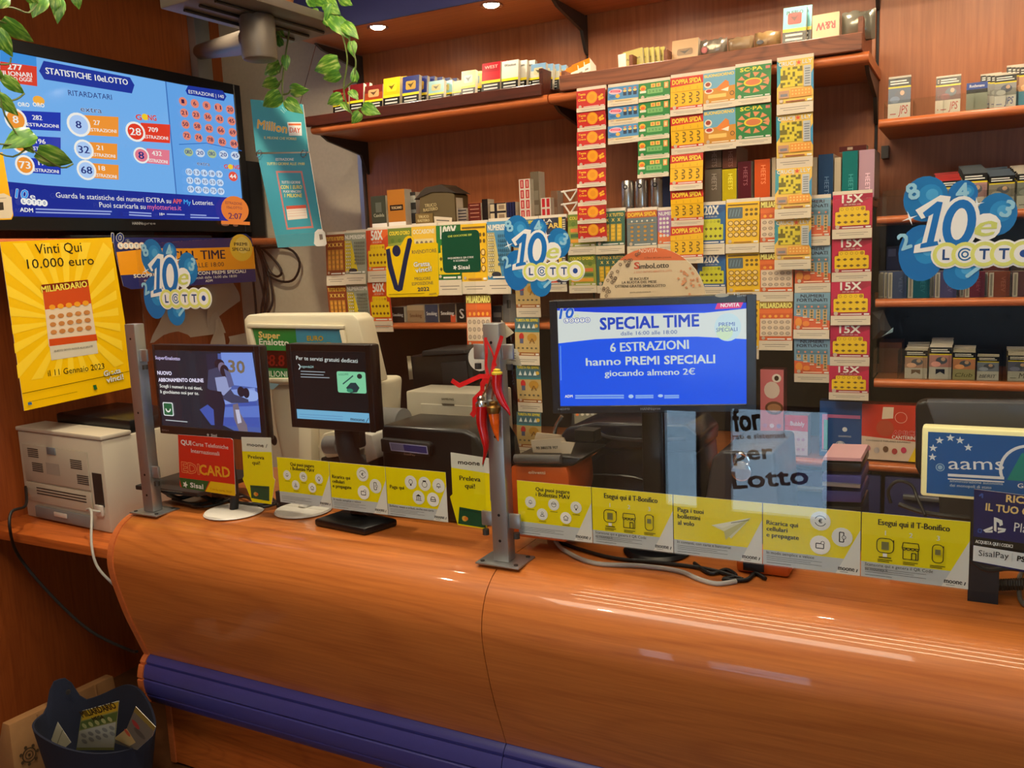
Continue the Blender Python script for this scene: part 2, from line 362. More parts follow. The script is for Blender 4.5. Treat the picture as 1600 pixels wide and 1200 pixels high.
lip_shelf(-2.30, -.30, 1.872, 1.892); lip_shelf(-2.40, -.30, 1.488, 1.512)
for z0, z1 in ((2.093, 2.118), (1.811, 1.833), (1.558, 1.583), (1.309, 1.336)): lip_shelf(-.270, .80, z0, z1)
lip_shelf(-1.0, .80, 1.040, 1.068); lip_shelf(-2.40, -1.0, 1.02, 1.045)
for x in (-2.42, -1.352, -.312):      # curved steel brackets under the upper shelf and the canopy
    for zt in (ZU0, 2.655):
        MB().prism([(x-.006, YK, zt), (x-.006, YF+.06, zt), (x-.006, YF+.1, zt-.02), (x-.006, YK-.05, zt-.06), (x-.006, YK-.015, zt-.13), (x-.006, YK, zt-.14)], (.012, 0, 0)).build('bracket', DKG, un)
MB().box((-.29, YK-.05, 2.03), (-.268, YK-.0, 2.07)).build('corner_bracket', DKG, un)
MB().box((-2.40, YF+.02, .03), (-1.0, YF+.05, 1.02)).build('base_panel', BLKM, un)
DKB = mat('black_back_board', (34, 28, 27), .5)
for x0, x1, z0, z1 in ((-2.43, -1.358, 1.047, 1.486), (-1.346, -.318, 1.07, 1.486), (-.306, .79, 1.07, 1.307), (-.306, .79, 1.338, 1.556), (-.306, .79, 1.585, 1.809)): MB().box((x0, YK-.008, z0), (x1, YK-.001, z1)).build('back_board', DKB, un)
for k in range(7): MB().cyl((-.2+.1*k, YK-.009, 1.50), (-.2+.1*k, YK-.06, 1.505), .003, n=8).build('hook', BLKM, un)
for k, x in enumerate((-1.0, -.62, -.24, .14, .52)):
    for j in range(3):
        z0 = .06+j*.325; d = MB().box((x+.006, YF+.015, z0), (x+.374, YF+.04, z0+.315)).build('drawer_front', NAVY, un, bevel=.004)
        MB().box((x+.06, YF-.005, z0+.25), (x+.32, YF+.014, z0+.265)).build('handle', ALU, d, bevel=.003)
cn = MB().box((-2.45, 2.855, 2.66), (.80, YK-.002, 2.70)).build('canopy', W_SH, un)
MB().box((-2.45, 2.845, 2.655), (.8, 2.854, ZC-.001)).build('canopy_fascia', NAVY, un)
LAMP = mat('lamp_glow', (255, 236, 205), .3, emit=42)
for k, x in enumerate((-2.081, -1.577, -1.05, -.52, .02, .5)):
    t = thing('downlight', ('recessed spotlight in the canopy nearest the plant', 'bright recessed spotlight above the middle of the tobacco tray', 'third recessed canopy spotlight from the plant', 'fourth recessed canopy spotlight from the plant', 'fifth recessed canopy spotlight from the plant', 'recessed canopy spotlight farthest from the plant')[k], 'spotlight', (x, 2.93, 2.66), 'recessed canopy spotlights')
    MB().lathe([(.03, 0), (.042, -.004), (.042, -.001), (.03, .001)], (x, 2.93, 2.66), 20).build('bezel', STEEL, t)
    MB().lathe([(.029, -.001), (.02, -.007), (.004, -.009)], (x, 2.93, 2.66), 16).build('lens', LAMP, t)
    spot('spotlight_beam', (x, 2.93, 2.645), SPOT_W, 146, (1, .86, .64))
for k, (x, y) in enumerate(((-2.36, 2.09), (-2.5, 1.2), (-1.7, .45))):
    t = thing('ceiling_downlight', ('recessed ceiling spotlight over the printer end of the counter', 'recessed ceiling spotlight before the television', 'recessed ceiling spotlight over the customer floor')[k], 'spotlight', (x, y, ZC), 'recessed ceiling spotlights')
    MB().lathe([(.03, 0), (.042, -.004), (.042, -.001), (.03, .001)], (x, y, ZC), 20).build('bezel', STEEL, t)
    MB().lathe([(.029, -.001), (.02, -.007), (.004, -.009)], (x, y, ZC), 16).build('lens', LAMP, t)
    spot('ceiling_beam', (x, y, ZC-.015), DOWN_W[k], 150, (1, .84, .60))
# trays on the upper shelf
tr = thing('display_tray', 'long dark wood tray of tobacco pouches at the plant end', 'tray', (-1.9, YF, ZU1))
f0 = -2.44; f1 = -1.372
MB().box((f0, YF-.012, ZU1-.004), (f1, YF+.006, ZU1+.036)).build('front_board', W_DK, tr, bevel=.002, seg=1)
MB().box((f0, YF+.007, ZU1+.001), (f0+.014, YF+.26, ZU1+.04)).build('side_board', W_DK, tr); MB().box((f1-.014, YF+.007, ZU1+.001), (f1, YF+.26, ZU1+.09)).build('side_board', W_DK, tr)
MB().box((f0+.015, YF+.007, ZU1+.001), (f1-.015, YF+.26, ZU1+.030)).build('bottom_board', W_DK, tr)
tr2 = thing('display_tray', 'worn reddish wood tray above the hanging ticket strips', 'tray', (-.8, YF, ZU1))
W_TR = wood('worn_red_wood', (92, 44, 26), (150, 86, 54), 0, .5, knots=.2)
MB().box((-1.300, YF-.012, ZU1+.001), (-.318, YF+.006, ZU1+.052)).build('front_board', W_TR, tr2, bevel=.002, seg=1)
MB().box((-1.300, YF+.007, ZU1+.001), (-1.286, YF+.26, ZU1+.07)).build('side_board', W_TR, tr2); MB().box((-.332, YF+.007, ZU1+.001), (-.318, YF+.26, ZU1+.1)).build('side_board', W_TR, tr2)
MB().box((-1.285, YF+.007, ZU1+.001), (-.333, YF+.26, ZU1+.045)).build('bottom_board', W_TR, tr2)
for x in (-1.05, -.93): MB().box((x, YF+.007, ZU1+.046), (x+.012, YF+.25, ZU1+.09)).build('divider', W_TR, tr2)
# ================================================================ counter
ZT = .957
def smooth(pts, n=5):
    pts = [Vector((p[0], p[1], 0)) for p in pts]; q = []
    for i in range(len(pts)-1):
        p0 = pts[max(i-1, 0)]; p1 = pts[i]; p2 = pts[i+1]; p3 = pts[min(i+2, len(pts)-1)]
        for k in range(n):
            t = k/n; q.append(.5*((2*p1)+(p2-p0)*t+(2*p0-5*p1+4*p2-p3)*t*t+(3*p1-p0-3*p2+p3)*t**3))
    return [(p.x, p.y) for p in q+[pts[-1]]]
FRONT = smooth([(2.02, ZT), (1.965, ZT-.001), (1.912, .944), (1.868, .914), (1.840, .868), (1.829, .815), (1.834, .762), (1.848, .700), (1.872, .612), (1.905, .520), (1.930, .452)], 6)
ct = thing('shop_counter', 'curved cherry wood shop counter with blue bumper rail', 'counter', (-1.0, 2.1, 0))
CX = [-2.50, -1.0905, .95]
RAIL = []
for i in range(61):
    a = math.pi*(.5+i/60.0); r = .079 if i in (15, 27, 39, 51) else .088
    RAIL.append((1.948+.62*r*math.cos(a), .362+r*1.06*math.sin(a)))
for k in range(2):
    a, b = CX[k]+(.012 if k == 0 else .0012), CX[k+1]-(.0012 if k == 0 else 0)
    poly = FRONT+[(2.06, .452), (2.06, ZT-.03), (2.02, ZT-.03)]
    MB().prism([(a, y, z) for y, z in poly], (b-a, 0, 0)).build('front_panel', W_CT, ct, ang=.5)
    MB().prism([(a, y, z) for y, z in RAIL+[(2.0, .27), (2.0, .45)]], (b-a, 0, 0)).build('bumper_rail', NAVYP, ct, ang=.35)
    MB().box((a, 1.995, .012), (b, 2.03, .272)).build('base_panel', W_X, ct)
    MB().box((a, 2.021, ZT-.03), (b, 2.60, ZT)).build('worktop', W_CT, ct)
EDGE = FRONT+RAIL[4:]+[(1.995, .265), (1.995, .012), (2.08, .012), (2.08, ZT-.001)]
MB().prism([(CX[0]-.012, y-.006 if y < 2.05 else y, z) for y, z in EDGE], (.024, 0, 0)).build('end_panel', W_EDGE, ct, ang=.5)
MB().box((CX[0]-.01, 2.081, .012), (CX[0]+.012, 2.60, ZT-.002)).build('side_panel', W_X, ct)
MB().box((CX[0]+.013, 2.56, .012), (CX[2], 2.58, ZT-.031)).build('inner_panel', W_Z, ct)
# ================================================================ glass screens and posts
YG = 1.96; ZG1 = 1.848; ZG0 = 1.0375
def pane(label, x0, x1):
    g = MB().box((x0, YG-.003, ZG0), (x1, YG+.003, ZG1)).build('glass_screen', GLASS)
    return tag(g, label, 'glass screen')
pane('clear glass screen between the two aluminium posts', -2.385, -1.137)
pane('long clear glass screen carrying five yellow and grey cards', -1.040, .62)
def post(label, x, clamps):
    t = thing('screen_post', label, 'post', (x, YG, ZT))
    MB().box((x-.0235, YG-.02, ZT+.006), (x+.0235, YG+.02, 1.593)).build('column', ALU, t, bevel=.003)
    MB().box((x-.065, YG-.045, ZT), (x+.065, YG+.055, ZT+.0055)).build('base_plate', ALU, t, bevel=.002)
    for dx in (-.05, .05):
        for dy in (-.03, .04): MB().cyl((x+dx, YG+dy, ZT+.005), (x+dx, YG+dy, ZT+.008), .006, n=10).build('screw', DKG, t)
    for s, z in clamps:
        c = MB().box((x+s*.024, YG-.013, z-.02), (x+s*.058, YG-.0032, z+.02)).build('clamp', ALU, t, bevel=.003)
        MB().cyl((x+s*.046, YG-.012, z-.03), (x+s*.046, YG-.012, z-.045), .009, n=10).build('knob', DKG, c)
    for z in (1.02, 1.09, 1.30, 1.545): MB().cyl((x, YG-.0205, z), (x, YG-.0195, z), .004, n=10).build('screw_hole', BLK, t)
post('short aluminium post at the printer end of the counter', -2.432, [(1, 1.49), (1, 1.10)])
post('short aluminium post with red horn charms tied to it', -1.087, [(1, 1.52), (-1, 1.52), (-1, 1.075), (1, 1.075)])
# ================================================================ printer shelf by the side wall
sh = tag(MB().box((XL, 1.885, .795), (CX[0]-.012, 2.60, .83)).build('side_desk', W_X, bevel=.003), 'low cherry side desk carrying the white printer', 'desk')
# ================================================================ print on and behind the glass
YEL = (242, 224, 8); DK = (34, 34, 36); WHT = (236, 234, 226); GRY = (198, 202, 200)
def icon(a, kind, x, y, r):
    a.disc(x, y, r, WHT, n=18); c = DK; w = r*.1; k = r*.5
    if kind == 'bell': a.ring(x, y-.1*k, k*.5, k*.62, c, 10, 0, 180, 1.3); a.line([(x-k*.7, y-.3*k), (x+k*.7, y-.3*k)], w, c); a.disc(x, y-.6*k, k*.16, c)
    elif kind == 'face': a.ring(x, y, k*.75, k*.9, c, 14); a.line([(x-k*.8, y+.2*k), (x+k*.8, y+.2*k)], w, c)
    elif kind == 'bulb': a.ring(x, y+.2*k, k*.55, k*.7, c, 14); a.rect(x-.25*k, y-.95*k, x+.25*k, y-.5*k, c)
    elif kind == 'person': a.ring(x, y+.45*k, k*.3, k*.44, c, 10); a.ring(x, y-.7*k, k*.6, k*.75, c, 10, 0, 180); a.line([(x-.7*k, y-.7*k), (x+.7*k, y-.7*k)], w, c)
    elif kind == 'house': a.line([(x-k*.9, y), (x, y+k*.8), (x+k*.9, y)], w, c); a.line([(x-k*.65, y), (x-k*.65, y-k*.8), (x+k*.65, y-k*.8), (x+k*.65, y)], w, c); a.line([(x, y-.8*k), (x, y-.2*k)], w, c)
    elif kind == 'phone': a.line([(x-.5*k, y-k), (x+.3*k, y-k), (x+.3*k, y+k), (x-.5*k, y+k), (x-.5*k, y-k)], w, c); a.disc(x+.35*k, y, k*.42, WHT); a.ring(x+.35*k, y, k*.3, k*.42, c, 10); a.rect(x+.2*k, y-.05*k, x+.5*k, y+.05*k, c)
    elif kind == 'card': a.line([(x-.8*k, y-.7*k), (x+.7*k, y-.7*k), (x+.7*k, y+.3*k), (x-.8*k, y+.3*k), (x-.8*k, y-.7*k)], w, c); a.disc(x+.5*k, y+.5*k, k*.4, WHT); a.ring(x+.5*k, y+.5*k, k*.28, k*.4, c, 10)
    elif kind == 'euro': a.ring(x, y, k*1.0, k*1.14, c, 12, 20, 160); a.ring(x, y, k*1.0, k*1.14, c, 12, 200, 340); a.text('€', x, y-.4*k, k*.8, c, bold=.03)
    elif kind == 'pot': a.ring(x, y-.2*k, k*.75, k*.9, c, 12); a.rect(x-.55*k, y+.6*k, x+.55*k, y+.95*k, c)
    elif kind == 'bank': a.poly([(x-k, y+.3*k), (x+k, y+.3*k), (x, y+.95*k)], c); [a.rect(x+d*k-.1*k, y-.7*k, x+d*k+.1*k, y+.2*k, c) for d in (-.6, 0, .6)]; a.rect(x-k, y-.9*k, x+k, y-.75*k, c)
    elif kind == 'car': a.line([(x-.8*k, y-.5*k), (x-.8*k, y), (x-.5*k, y+.7*k), (x+.5*k, y+.7*k), (x+.8*k, y), (x+.8*k, y-.5*k), (x-.8*k, y-.5*k)], w, c); a.line([(x-.8*k, y), (x+.8*k, y)], w, c)
def fine(a, x0, x1, ys, h, col=(120, 120, 118)):
    for i, y in enumerate(ys): a.rect(x0, y, x0+(x1-x0)*(1 if i % 2 == 0 else .8), y+h, col)
def pay_card(label, kind, x0, x1, z0, z1, group='yellow and grey payment cards on the glass'):
    w = x1-x0-.002; h = z1-z0; a = Art(); X = lambda t: t*w; Yv = lambda t: t*h
    a.slab([(0, 0), (w, 0), (w, h), (0, h)], .0012, YEL, WHT)
    a.rect(0, 0, w, .24*h, GRY); a.poly([(.76*w, 0), (w, 0), (w, .72*h)], (228, 226, 216))
    a.text('moone', .865*w, .055*h, .075*h, DK, w=.16*w, bold=.02); a.line([(.965*w, .05*h), (.975*w, .1*h)], .002, DK); a.rect(.8*w, .028*h, .88*w, .036*h, (120, 120, 118))
    fine(a, .04*w, .62*w, [.14*h, .11*h, .08*h], .007*h); a.rect(.04*w, .035*h, .3*w, .043*h, (110, 110, 110)); r = .075*w
    if kind == 'mav':
        a.text('Qui puoi pagare', .49*w, .84*h, .07*h, DK, w=.46*w, bold=.02); a.text('i Bollettini MAV', .49*w, .745*h, .07*h, DK, w=.46*w, bold=.02)
        for k, (u, v) in (('bell', (.18, .62)), ('face', (.5, .62)), ('bulb', (.8, .61)), ('person', (.34, .42)), ('house', (.66, .40))): icon(a, k, u*w, v*h, r); a.rect(u*w-.05*w, v*h-r-.03*h, u*w+.05*w, v*h-r-.02*h, (120, 110, 20))
    elif kind == 'bonifico':
        a.text('Esegui qui il T-Bonifico', .49*w, .83*h, .088*h, DK, w=.66*w, bold=.02)
        for t, u in (('1', .23), ('2', .47), ('3', .72)): a.text(t, u*w, .68*h, .07*h, WHT, bold=.02); fine(a, (u-.07)*w, (u+.07)*w, [.29*h, .265*h], .012*h, (90, 84, 10))
        u, v = .23*w, .50*h; a.line(rr(u-.08*w, v-.09*h, u+.08*w, v+.13*h, .01)+[(u+.08*w, v+.12*h)], .0017, DK); a.rect(u-.035*w, v-.04*h, u+.035*w, v+.08*h, (120, 118, 70)); a.rect(u-.02*w, v-.15*h, u+.02*w, v-.1*h, WHT); a.rect(u-.06*w, v-.17*h, u+.06*w, v-.155*h, DK)
        u = .47*w; a.line([(u-.07*w, v), (u-.07*w, v-.15*h), (u+.07*w, v-.15*h), (u+.07*w, v)], .0017, DK); a.line([(u-.07*w, v+.1*h), (u+.07*w, v+.1*h), (u+.08*w, v+.02*h), (u-.08*w, v+.02*h), (u-.07*w, v+.1*h)], .0017, DK)
        for d in (-.06, -.02, .02, .06): a.ring(u+d*w, v+.015*h, .014*w, .022*w, DK, 8, 180, 360)
        a.line([(u+.01*w, v-.15*h), (u+.01*w, v-.05*h), (u+.05*w, v-.05*h), (u+.05*w, v-.15*h)], .002, DK)
        u = .72*w; a.line(rr(u-.05*w, v-.15*h, u+.05*w, v+.12*h, .008)+[(u+.05*w, v+.11*h)], .0017, DK); a.rect(u-.025*w, v-.03*h, u+.025*w, v+.05*h, (120, 118, 70))
        a.text('Scansiona qui e genera il QR Code', .04*w, .19*h, .046*h, DK, 'l', w=.64*w); a.text('su mooney.it', .04*w, .125*h, .046*h, DK, 'l', w=.22*w)
    elif kind == 'volo':
        for t, v, ww in (('Paga i tuoi', .72, .3), ('bollettini', .61, .26), ('al volo', .50, .19)): a.text(t, .05*w, v*h, .075*h, DK, 'l', w=ww*w, bold=.02)
        a.poly([(.44*w, .55*h), (.88*w, .74*h), (.66*w, .36*h), (.58*w, .47*h)], (226, 224, 190)); a.poly([(.58*w, .47*h), (.88*w, .74*h), (.60*w, .33*h)], (200, 196, 130)); a.poly([(.44*w, .55*h), (.88*w, .74*h), (.56*w, .52*h)], (240, 238, 214))
        a.line([(.66*w, .62*h), (.86*w, .70*h)], .0015, (80, 90, 60)); a.text('In contanti, con carta e bancomat', .04*w, .185*h, .046*h, DK, 'l', w=.62*w)
    elif kind == 'ricarica':
        for t, v, ww in (('Ricarica qui', .66, .33), ('cellulari', .56, .22), ('e prepagate', .46, .34)): a.text(t, .04*w, v*h, .07*h, DK, 'l', w=ww*w, bold=.02)
        for k, u, v in (('euro', .60, .80), ('phone', .82, .58), ('card', .60, .42)): icon(a, k, u*w, v*h, .105*w)
        a.text('In modo semplice e veloce', .04*w, .185*h, .046*h, DK, 'l', w=.5*w)
    elif kind == 'paga':
        a.text('Paga qui', .06*w, .57*h, .07*h, DK, 'l', w=.24*w, bold=.02)
        for k, u, v in (('bulb', .42, .73), ('pot', .65, .73), ('bell', .88, .72), ('bank', .54, .44), ('car', .78, .43)): icon(a, k, u*w, v*h, .1*w)
        a.text('Bollette, mezzi e tributi, anche con carta', .04*w, .185*h, .046*h, DK, 'l', w=.74*w)
    o = a.build('payment_card', GLOSS, None, Matrix(((1, 0, 0, x0+.001), (0, 0, -1, YG+.0045), (0, 1, 0, z0), (0, 0, 0, 1))))
    return tag(o, label, 'sign card', group)
for k, (kind, lb) in enumerate((('mav', 'yellow card about paying bills beside the horn post, long screen'), ('bonifico', 'yellow card with three steps below the bright blue monitor'), ('volo', 'yellow card printed with a paper plane'), ('ricarica', 'yellow top-up card between paper plane card and three-step card'), ('bonifico', 'yellow three-step card at the open end beside navy voucher card'))):
    pay_card(lb, kind, -1.043+.21*k, -1.043+.21*(k+1), 1.0375, 1.182)
for k, (kind, lb) in enumerate((('mav', 'yellow card with five round icons beside the small cash card holder'), ('ricarica', 'yellow top-up card in the middle of the shorter glass'), ('paga', 'yellow card reading Paga qui beside the taller holder'))):
    pay_card(lb, kind, -1.866+.202*k, -1.866+.202*(k+1), 1.045, 1.186)
GP = YP(YG+.0045); GF = YP(YG-.0042)
def cash_holder(label, tl, tr, w_l, w_r, wide_l, wide_r, low_l, low_r, card, txt):
    a = Art(GP); a.spx([tl, tr, w_r, wide_r, low_r, low_l, wide_l, w_l], .0015, YEL, WHT)
    m = lambda p, q, t: (p[0]+(q[0]-p[0])*t, p[1]+(q[1]-p[1])*t)
    a.ppx([tl, tr, m(tr, w_r, .36), m(tl, w_l, .36)], (222, 220, 204))
    s = txt; a.tpx('moone', (tl[0]+.2*s, tl[1]+.3*s), (tl[0]+.76*s, tl[1]+.34*s), .11*s, DK, .03); a.lpx([(tl[0]+.84*s, tl[1]+.36*s), (tl[0]+.88*s, tl[1]+.24*s)], .002, DK)
    a.tpx('Preleva', (tl[0]+.24*s, tl[1]+.72*s), (tl[0]+.78*s, tl[1]+.76*s), .12*s, DK, .02); a.tpx('qui!', (tl[0]+.38*s, tl[1]+.92*s), (tl[0]+.64*s, tl[1]+.94*s), .12*s, DK, .02)
    a.ppx(card, (26, 82, 54)); a.ppx([m(card[0], card[3], .1), m(card[1], card[2], .1), m(card[1], card[2], .16), m(card[0], card[3], .16)], (20, 60, 40))
    c = m(card[3], card[0], .3); a.dpx(c[0]+.16*s, c[1], .07*s, (222, 170, 60)); a.dpx(c[0]+.2*s, c[1], .05*s, (220, 120, 40))
    tag(a.build('cash_card_holder', GLOSS), label, 'leaflet holder')
cash_holder('small yellow cash withdrawal holder beside the red phone card sign', (377, 683), (423, 684), (381, 744), (427, 746), (379, 748), (430, 750), (394, 784), (424, 788), [(391, 758), (421, 760), (421, 783), (393, 778)], 46)
cash_holder('taller yellow cash withdrawal holder beside the horn post', (704, 707), (764, 716), (707, 772), (766, 782), (703, 776), (770, 788), (715, 820), (760, 827), [(718, 792), (757, 799), (759, 825), (716, 818)], 60)
# red phone card sign
a = Art(GP); a.spx([(278, 679), (361, 685), (364, 688), (368, 772), (365, 775), (284, 762), (281, 759)], .0015, (214, 44, 26), WHT)
a.ppx([(280, 746), (327, 752), (320, 768), (284, 762)], (24, 96, 46)); a.ppx([(329, 752), (367, 757), (368, 775), (321, 768)], (238, 196, 20))
a.tpx('QUI', (283, 694), (299, 696), 7, WHT, .03); a.tpx('Carte Telefoniche', (301, 696), (357, 702), 6, WHT); a.tpx('Internazionali', (299, 707), (343, 712), 6, WHT)
a.tpx('EDI', (285, 737), (312, 741), 15, (214, 44, 26), .0, out=(240, 150, 90), ow=.07); a.tpx('CARD', (313, 741), (360, 746), 15, (240, 170, 40), .04)
a.tpx('Sisal', (298, 761), (318, 764), 7, WHT, .03); a.star(*GP.uv(290, 757), .012, WHT, 5, .5, 70); a.tpx('Con la carta, Sisal!', (329, 765), (363, 770), 3, (190, 120, 20))
tag(a.build('phone_card_sign', GLOSS), 'red phone card sign hanging on the shorter glass', 'sign')
# navy voucher card on the open end
a = Art(GP); a.spx([(1522, 764), (1640, 779), (1640, 902), (1520, 877)], .0015, (24, 28, 92), WHT)
a.ppx([(1521, 838), (1640, 855), (1640, 871), (1521, 852)], (20, 20, 24)); a.ppx([(1521, 852), (1640, 871), (1640, 898), (1520, 876)], (232, 232, 228))
a.tpx('RICARICA', (1572, 784), (1655, 793), 11, (240, 206, 130), .03); a.tpx('IL TUO CONTO', (1540, 797), (1660, 812), 11, (240, 206, 130), .03)
a.ppx([(1553, 808), (1557, 809), (1557, 831), (1553, 829)], WHT); a.ppx([(1557, 809), (1566, 813), (1567, 820), (1562, 822), (1561, 817), (1557, 815)], WHT); a.ppx([(1536, 828), (1551, 822), (1551, 826), (1543, 830), (1551, 828), (1551, 832), (1540, 832)], WHT); a.ppx([(1559, 824), (1572, 826), (1570, 831), (1559, 833), (1559, 830), (1566, 828), (1559, 828)], WHT)
a.tpx('PlayStation', (1584, 830), (1670, 842), 14, WHT); a.tpx('ACQUISTA QUI I CODICI', (1524, 848), (1582, 856), 5, WHT, .02); a.tpx('SisalPay', (1529, 868), (1576, 873), 9, DK, .01); a.lpx([(1582, 864), (1581, 877)], .001, GRY); a.tpx('PS', (1589, 876), (1601, 878), 8, DK, .04)
a.lpx([(1530, 775), (1535, 771), (1535, 778)], .003, (60, 90, 170)); a.lpx([(1529, 826), (1534, 827), (1533, 832), (1528, 831), (1529, 826)], .002, (60, 90, 170))
tag(a.build('voucher_card', GLOSS), 'navy gaming voucher card below the illuminated blue sign', 'sign card')
# balloon stickers
def balloon_sticker(label, ax, ay, wpx, dim=1.0, cut=None):
    q = lambda c: tuple(int(v*dim) for v in c)
    pl = GF; o = pl.uv(ax, ay); e = pl.uv(ax+wpx, ay-.02*wpx); k = math.hypot(e[0]-o[0], e[1]-o[1]); a = Art()
    T = lambda x, y: (x*k, y*k)
    bl = [(.08, 1.0, .42, .46, '8', 25), (.76, 1.07, .27, .27, '4', 5), (1.38, .64, .36, .42, '3', -25), (.05, -.10, .44, .58, '2', 20), (.80, -.52, .33, .34, '7', -25)]
    for i, (x, y, r, ry, d, ro) in enumerate(bl):
        c = T(x, y); a.disc(c[0], c[1], r*k, q((24, 116-6*(i % 2), 182)), ry*k, 22); a.disc(c[0]+.2*r*k, c[1]+.15*r*k, .55*r*k, q((40, 138, 202)), .5*ry*k, 16); a.disc(c[0]+.28*r*k, c[1]+.2*r*k, .28*r*k, q((74, 164, 218)), .25*ry*k, 14)
    for (x, y, r, ry, d, ro), (dx, dy) in zip(bl, ((-.18, .02), (.0, -.12), (.12, -.05), (-.28, .1), (.16, -.1))):
        a.text(d, (x+dx)*k, (y+dy)*k, .32*k, q((150, 204, 228)), bold=.03, rot=math.radians(ro))
    a.star(-.2*k, .62*k, .16*k, q((236, 246, 250)), 4, .16, 20); a.star(1.02*k, .86*k, .14*k, q((236, 246, 250)), 4, .16, 10)
    W_ = q((240, 240, 236))
    B_ = q((22, 112, 190)); one = [(.02, .0), (.36, .06), (.34, .14), (.27, .13), (.40, .92), (.30, .94), (.04, .72), (.10, .62), (.24, .70), (.14, .12), (.03, .09)]
    T1 = lambda g: [((.2+(x-.2)*(1+g))*k, (.47+(y-.47)*(1+g*.5))*k) for x, y in one]
    a.poly([((.2+(x-.2)*1.5)*k, (.47+(y-.47)*1.16)*k) for x, y in ((.0, -.02), (.38, .04), (.37, .18), (.31, .17), (.43, .95), (.30, .98), (.0, .74), (.08, .58), (.17, .62), (.1, .16), (.01, .12))], W_); a.disc(.72*k, .47*k, .37*k, W_, .56*k, 24, -.12); a.disc(1.2*k, .4*k, .27*k, W_, .27*k)
    for i in range(5): a.disc((.51+.345*i)*k, -.14*k, .285*k, W_, n=20)
    a.poly([(x*k, y*k) for x, y in one], B_); a.disc(.72*k, .47*k, .30*k, B_, .49*k, 24, -.12); a.disc(.72*k, .47*k, .145*k, W_, .32*k, 20, -.12)
    a.text('e', 1.2*k, .22*k, .44*k, q((206, 214, 110)), w=.36*k, bold=.02, shear=.3)
    for i, c in enumerate('LoTT.'):
        x = (.51+.345*i)*k; a.disc(x, -.14*k, .25*k, q((222, 226, 120)), n=20); a.disc(x, -.14*k, .175*k, W_, n=18)
        if c == '.': a.disc(x, -.14*k, .075*k, q((28, 70, 150)))
        elif c == 'o': a.ring(x, -.14*k, .04*k, .07*k, q((28, 100, 160))); a.ring(x, -.14*k, .1*k, .13*k, q((28, 100, 160)), a0=40, a1=330)
        else: a.text(c, x, -.24*k, .2*k, q((28, 70, 130)), bold=.04)
    m = pl.mat() @ Matrix.Translation((o[0], o[1], 0)) @ Matrix.Rotation(math.atan2(e[1]-o[1], e[0]-o[0]), 4, 'Z')
    tag(a.build('balloon_sticker', VINYL, None, m), label, 'sticker', 'balloon lottery stickers on the glass')
balloon_sticker('small balloon lottery sticker on glass near the hanging papers', 240, 459, 41)
balloon_sticker('balloon lottery sticker just above the blue monitor corner', 805.5, 417, 49)
balloon_sticker('largest balloon lottery sticker, at the open end of the glass', 1436, 388, 85)
# award sticker and green sticker
a = Art(GF); pts = [(603, 387), (606, 385), (626, 383.5), (633, 371), (638, 368), (645, 370), (648, 381), (681, 378.5), (684, 381), (686, 460), (683, 463), (607, 464.5), (604, 462)]
a.spx(pts, .0006, (236, 196, 16), (236, 196, 16)); IN = (34, 40, 74)
a.ppx([(603, 390), (609, 388), (613, 412), (622, 446), (631, 400), (637, 373), (642, 371.5), (644, 376), (637, 408), (629, 453), (623, 456), (616, 452), (606, 418)], IN); a.dpx(619.5, 392, 6.5, IN, 9)
a.tpx('RIVENDITORE', (644, 397), (682, 394), 5.5, IN, .01); a.tpx('MIGLIORE', (648, 438), (673, 437), 4.6, IN, .01); a.tpx('ESPOSIZIONE', (644, 446), (677, 444), 4.6, IN, .01); a.tpx('2022', (653, 455), (671, 454), 5.5, IN, .03)
a.tpx('Gratta', (647, 417), (672, 415), 7, WHT, .03, out=IN, ow=.06); a.tpx('vinci!', (650, 426), (675, 423), 7, WHT, .03, out=IN, ow=.06); a.tpx('ADM', (671, 461), (682, 460), 2.6, IN); a.lpx([(608, 460), (664, 458)], .0012, (120, 100, 20))
tag(a.build('award_sticker', VINYL), 'yellow retailer award sticker with dark tick mark', 'sticker')
a = Art(GF); a.slab(rr(*GF.uv(692.5, 427), *GF.uv(748.5, 358.5), .012), .0006, (16, 78, 52)); a.tpx('CHE GIOCATORE SEI?', (700, 371), (737, 368), 3, (220, 226, 90), .02)
a.tpx('INQUADRA IL QR CODE', (700, 405), (740, 403), 2.8, WHT, .02); a.tpx('E SCOPRILO', (709, 409), (731, 408), 2.8, WHT, .02); a.tpx('Sisal', (716, 421), (734, 420), 6, WHT, .03); a.star(*GF.uv(711, 418), .007, WHT, 5, .45, 70)
tag(a.build('code_sticker', VINYL), 'dark green rounded sticker beside the yellow award sticker', 'sticker')
# ================================================================ side wall: poster, television, banner
def mid(p, q, t): return (p[0]+(q[0]-p[0])*t, p[1]+(q[1]-p[1])*t)
pl = XP(-2.992); a = Art(pl); C4 = [(0, 378), (174, 371), (211.5, 604), (38, 642)]
a.spx(C4, .002, (246, 196, 10), WHT); c = pl.uv(107, 500); A0, B0 = pl.uv(0, 378), pl.uv(174, 371); D0 = pl.uv(211.5, 604)
u0, u1, v0, v1 = pl.uv(20, 500)[0]+.0, pl.uv(196, 500)[0], pl.uv(120, 612)[1]-.0, A0[1]
ul, ur = A0[0]+.004, B0[0]-.004
for i in range(22):     # sunburst
    t0 = 2*math.pi*i/22; t1 = t0+.14; pts = [c]
    for t in (t0, t1):
        dx, dy = math.cos(t), math.sin(t); k = min(((ur if dx > 0 else ul)-c[0])/dx if abs(dx) > 1e-6 else 9, ((v1-.004 if dy > 0 else v0+.07)-c[1])/dy if abs(dy) > 1e-6 else 9); pts.append((c[0]+dx*k, c[1]+dy*k))
    a.poly(pts, (252, 214, 52))
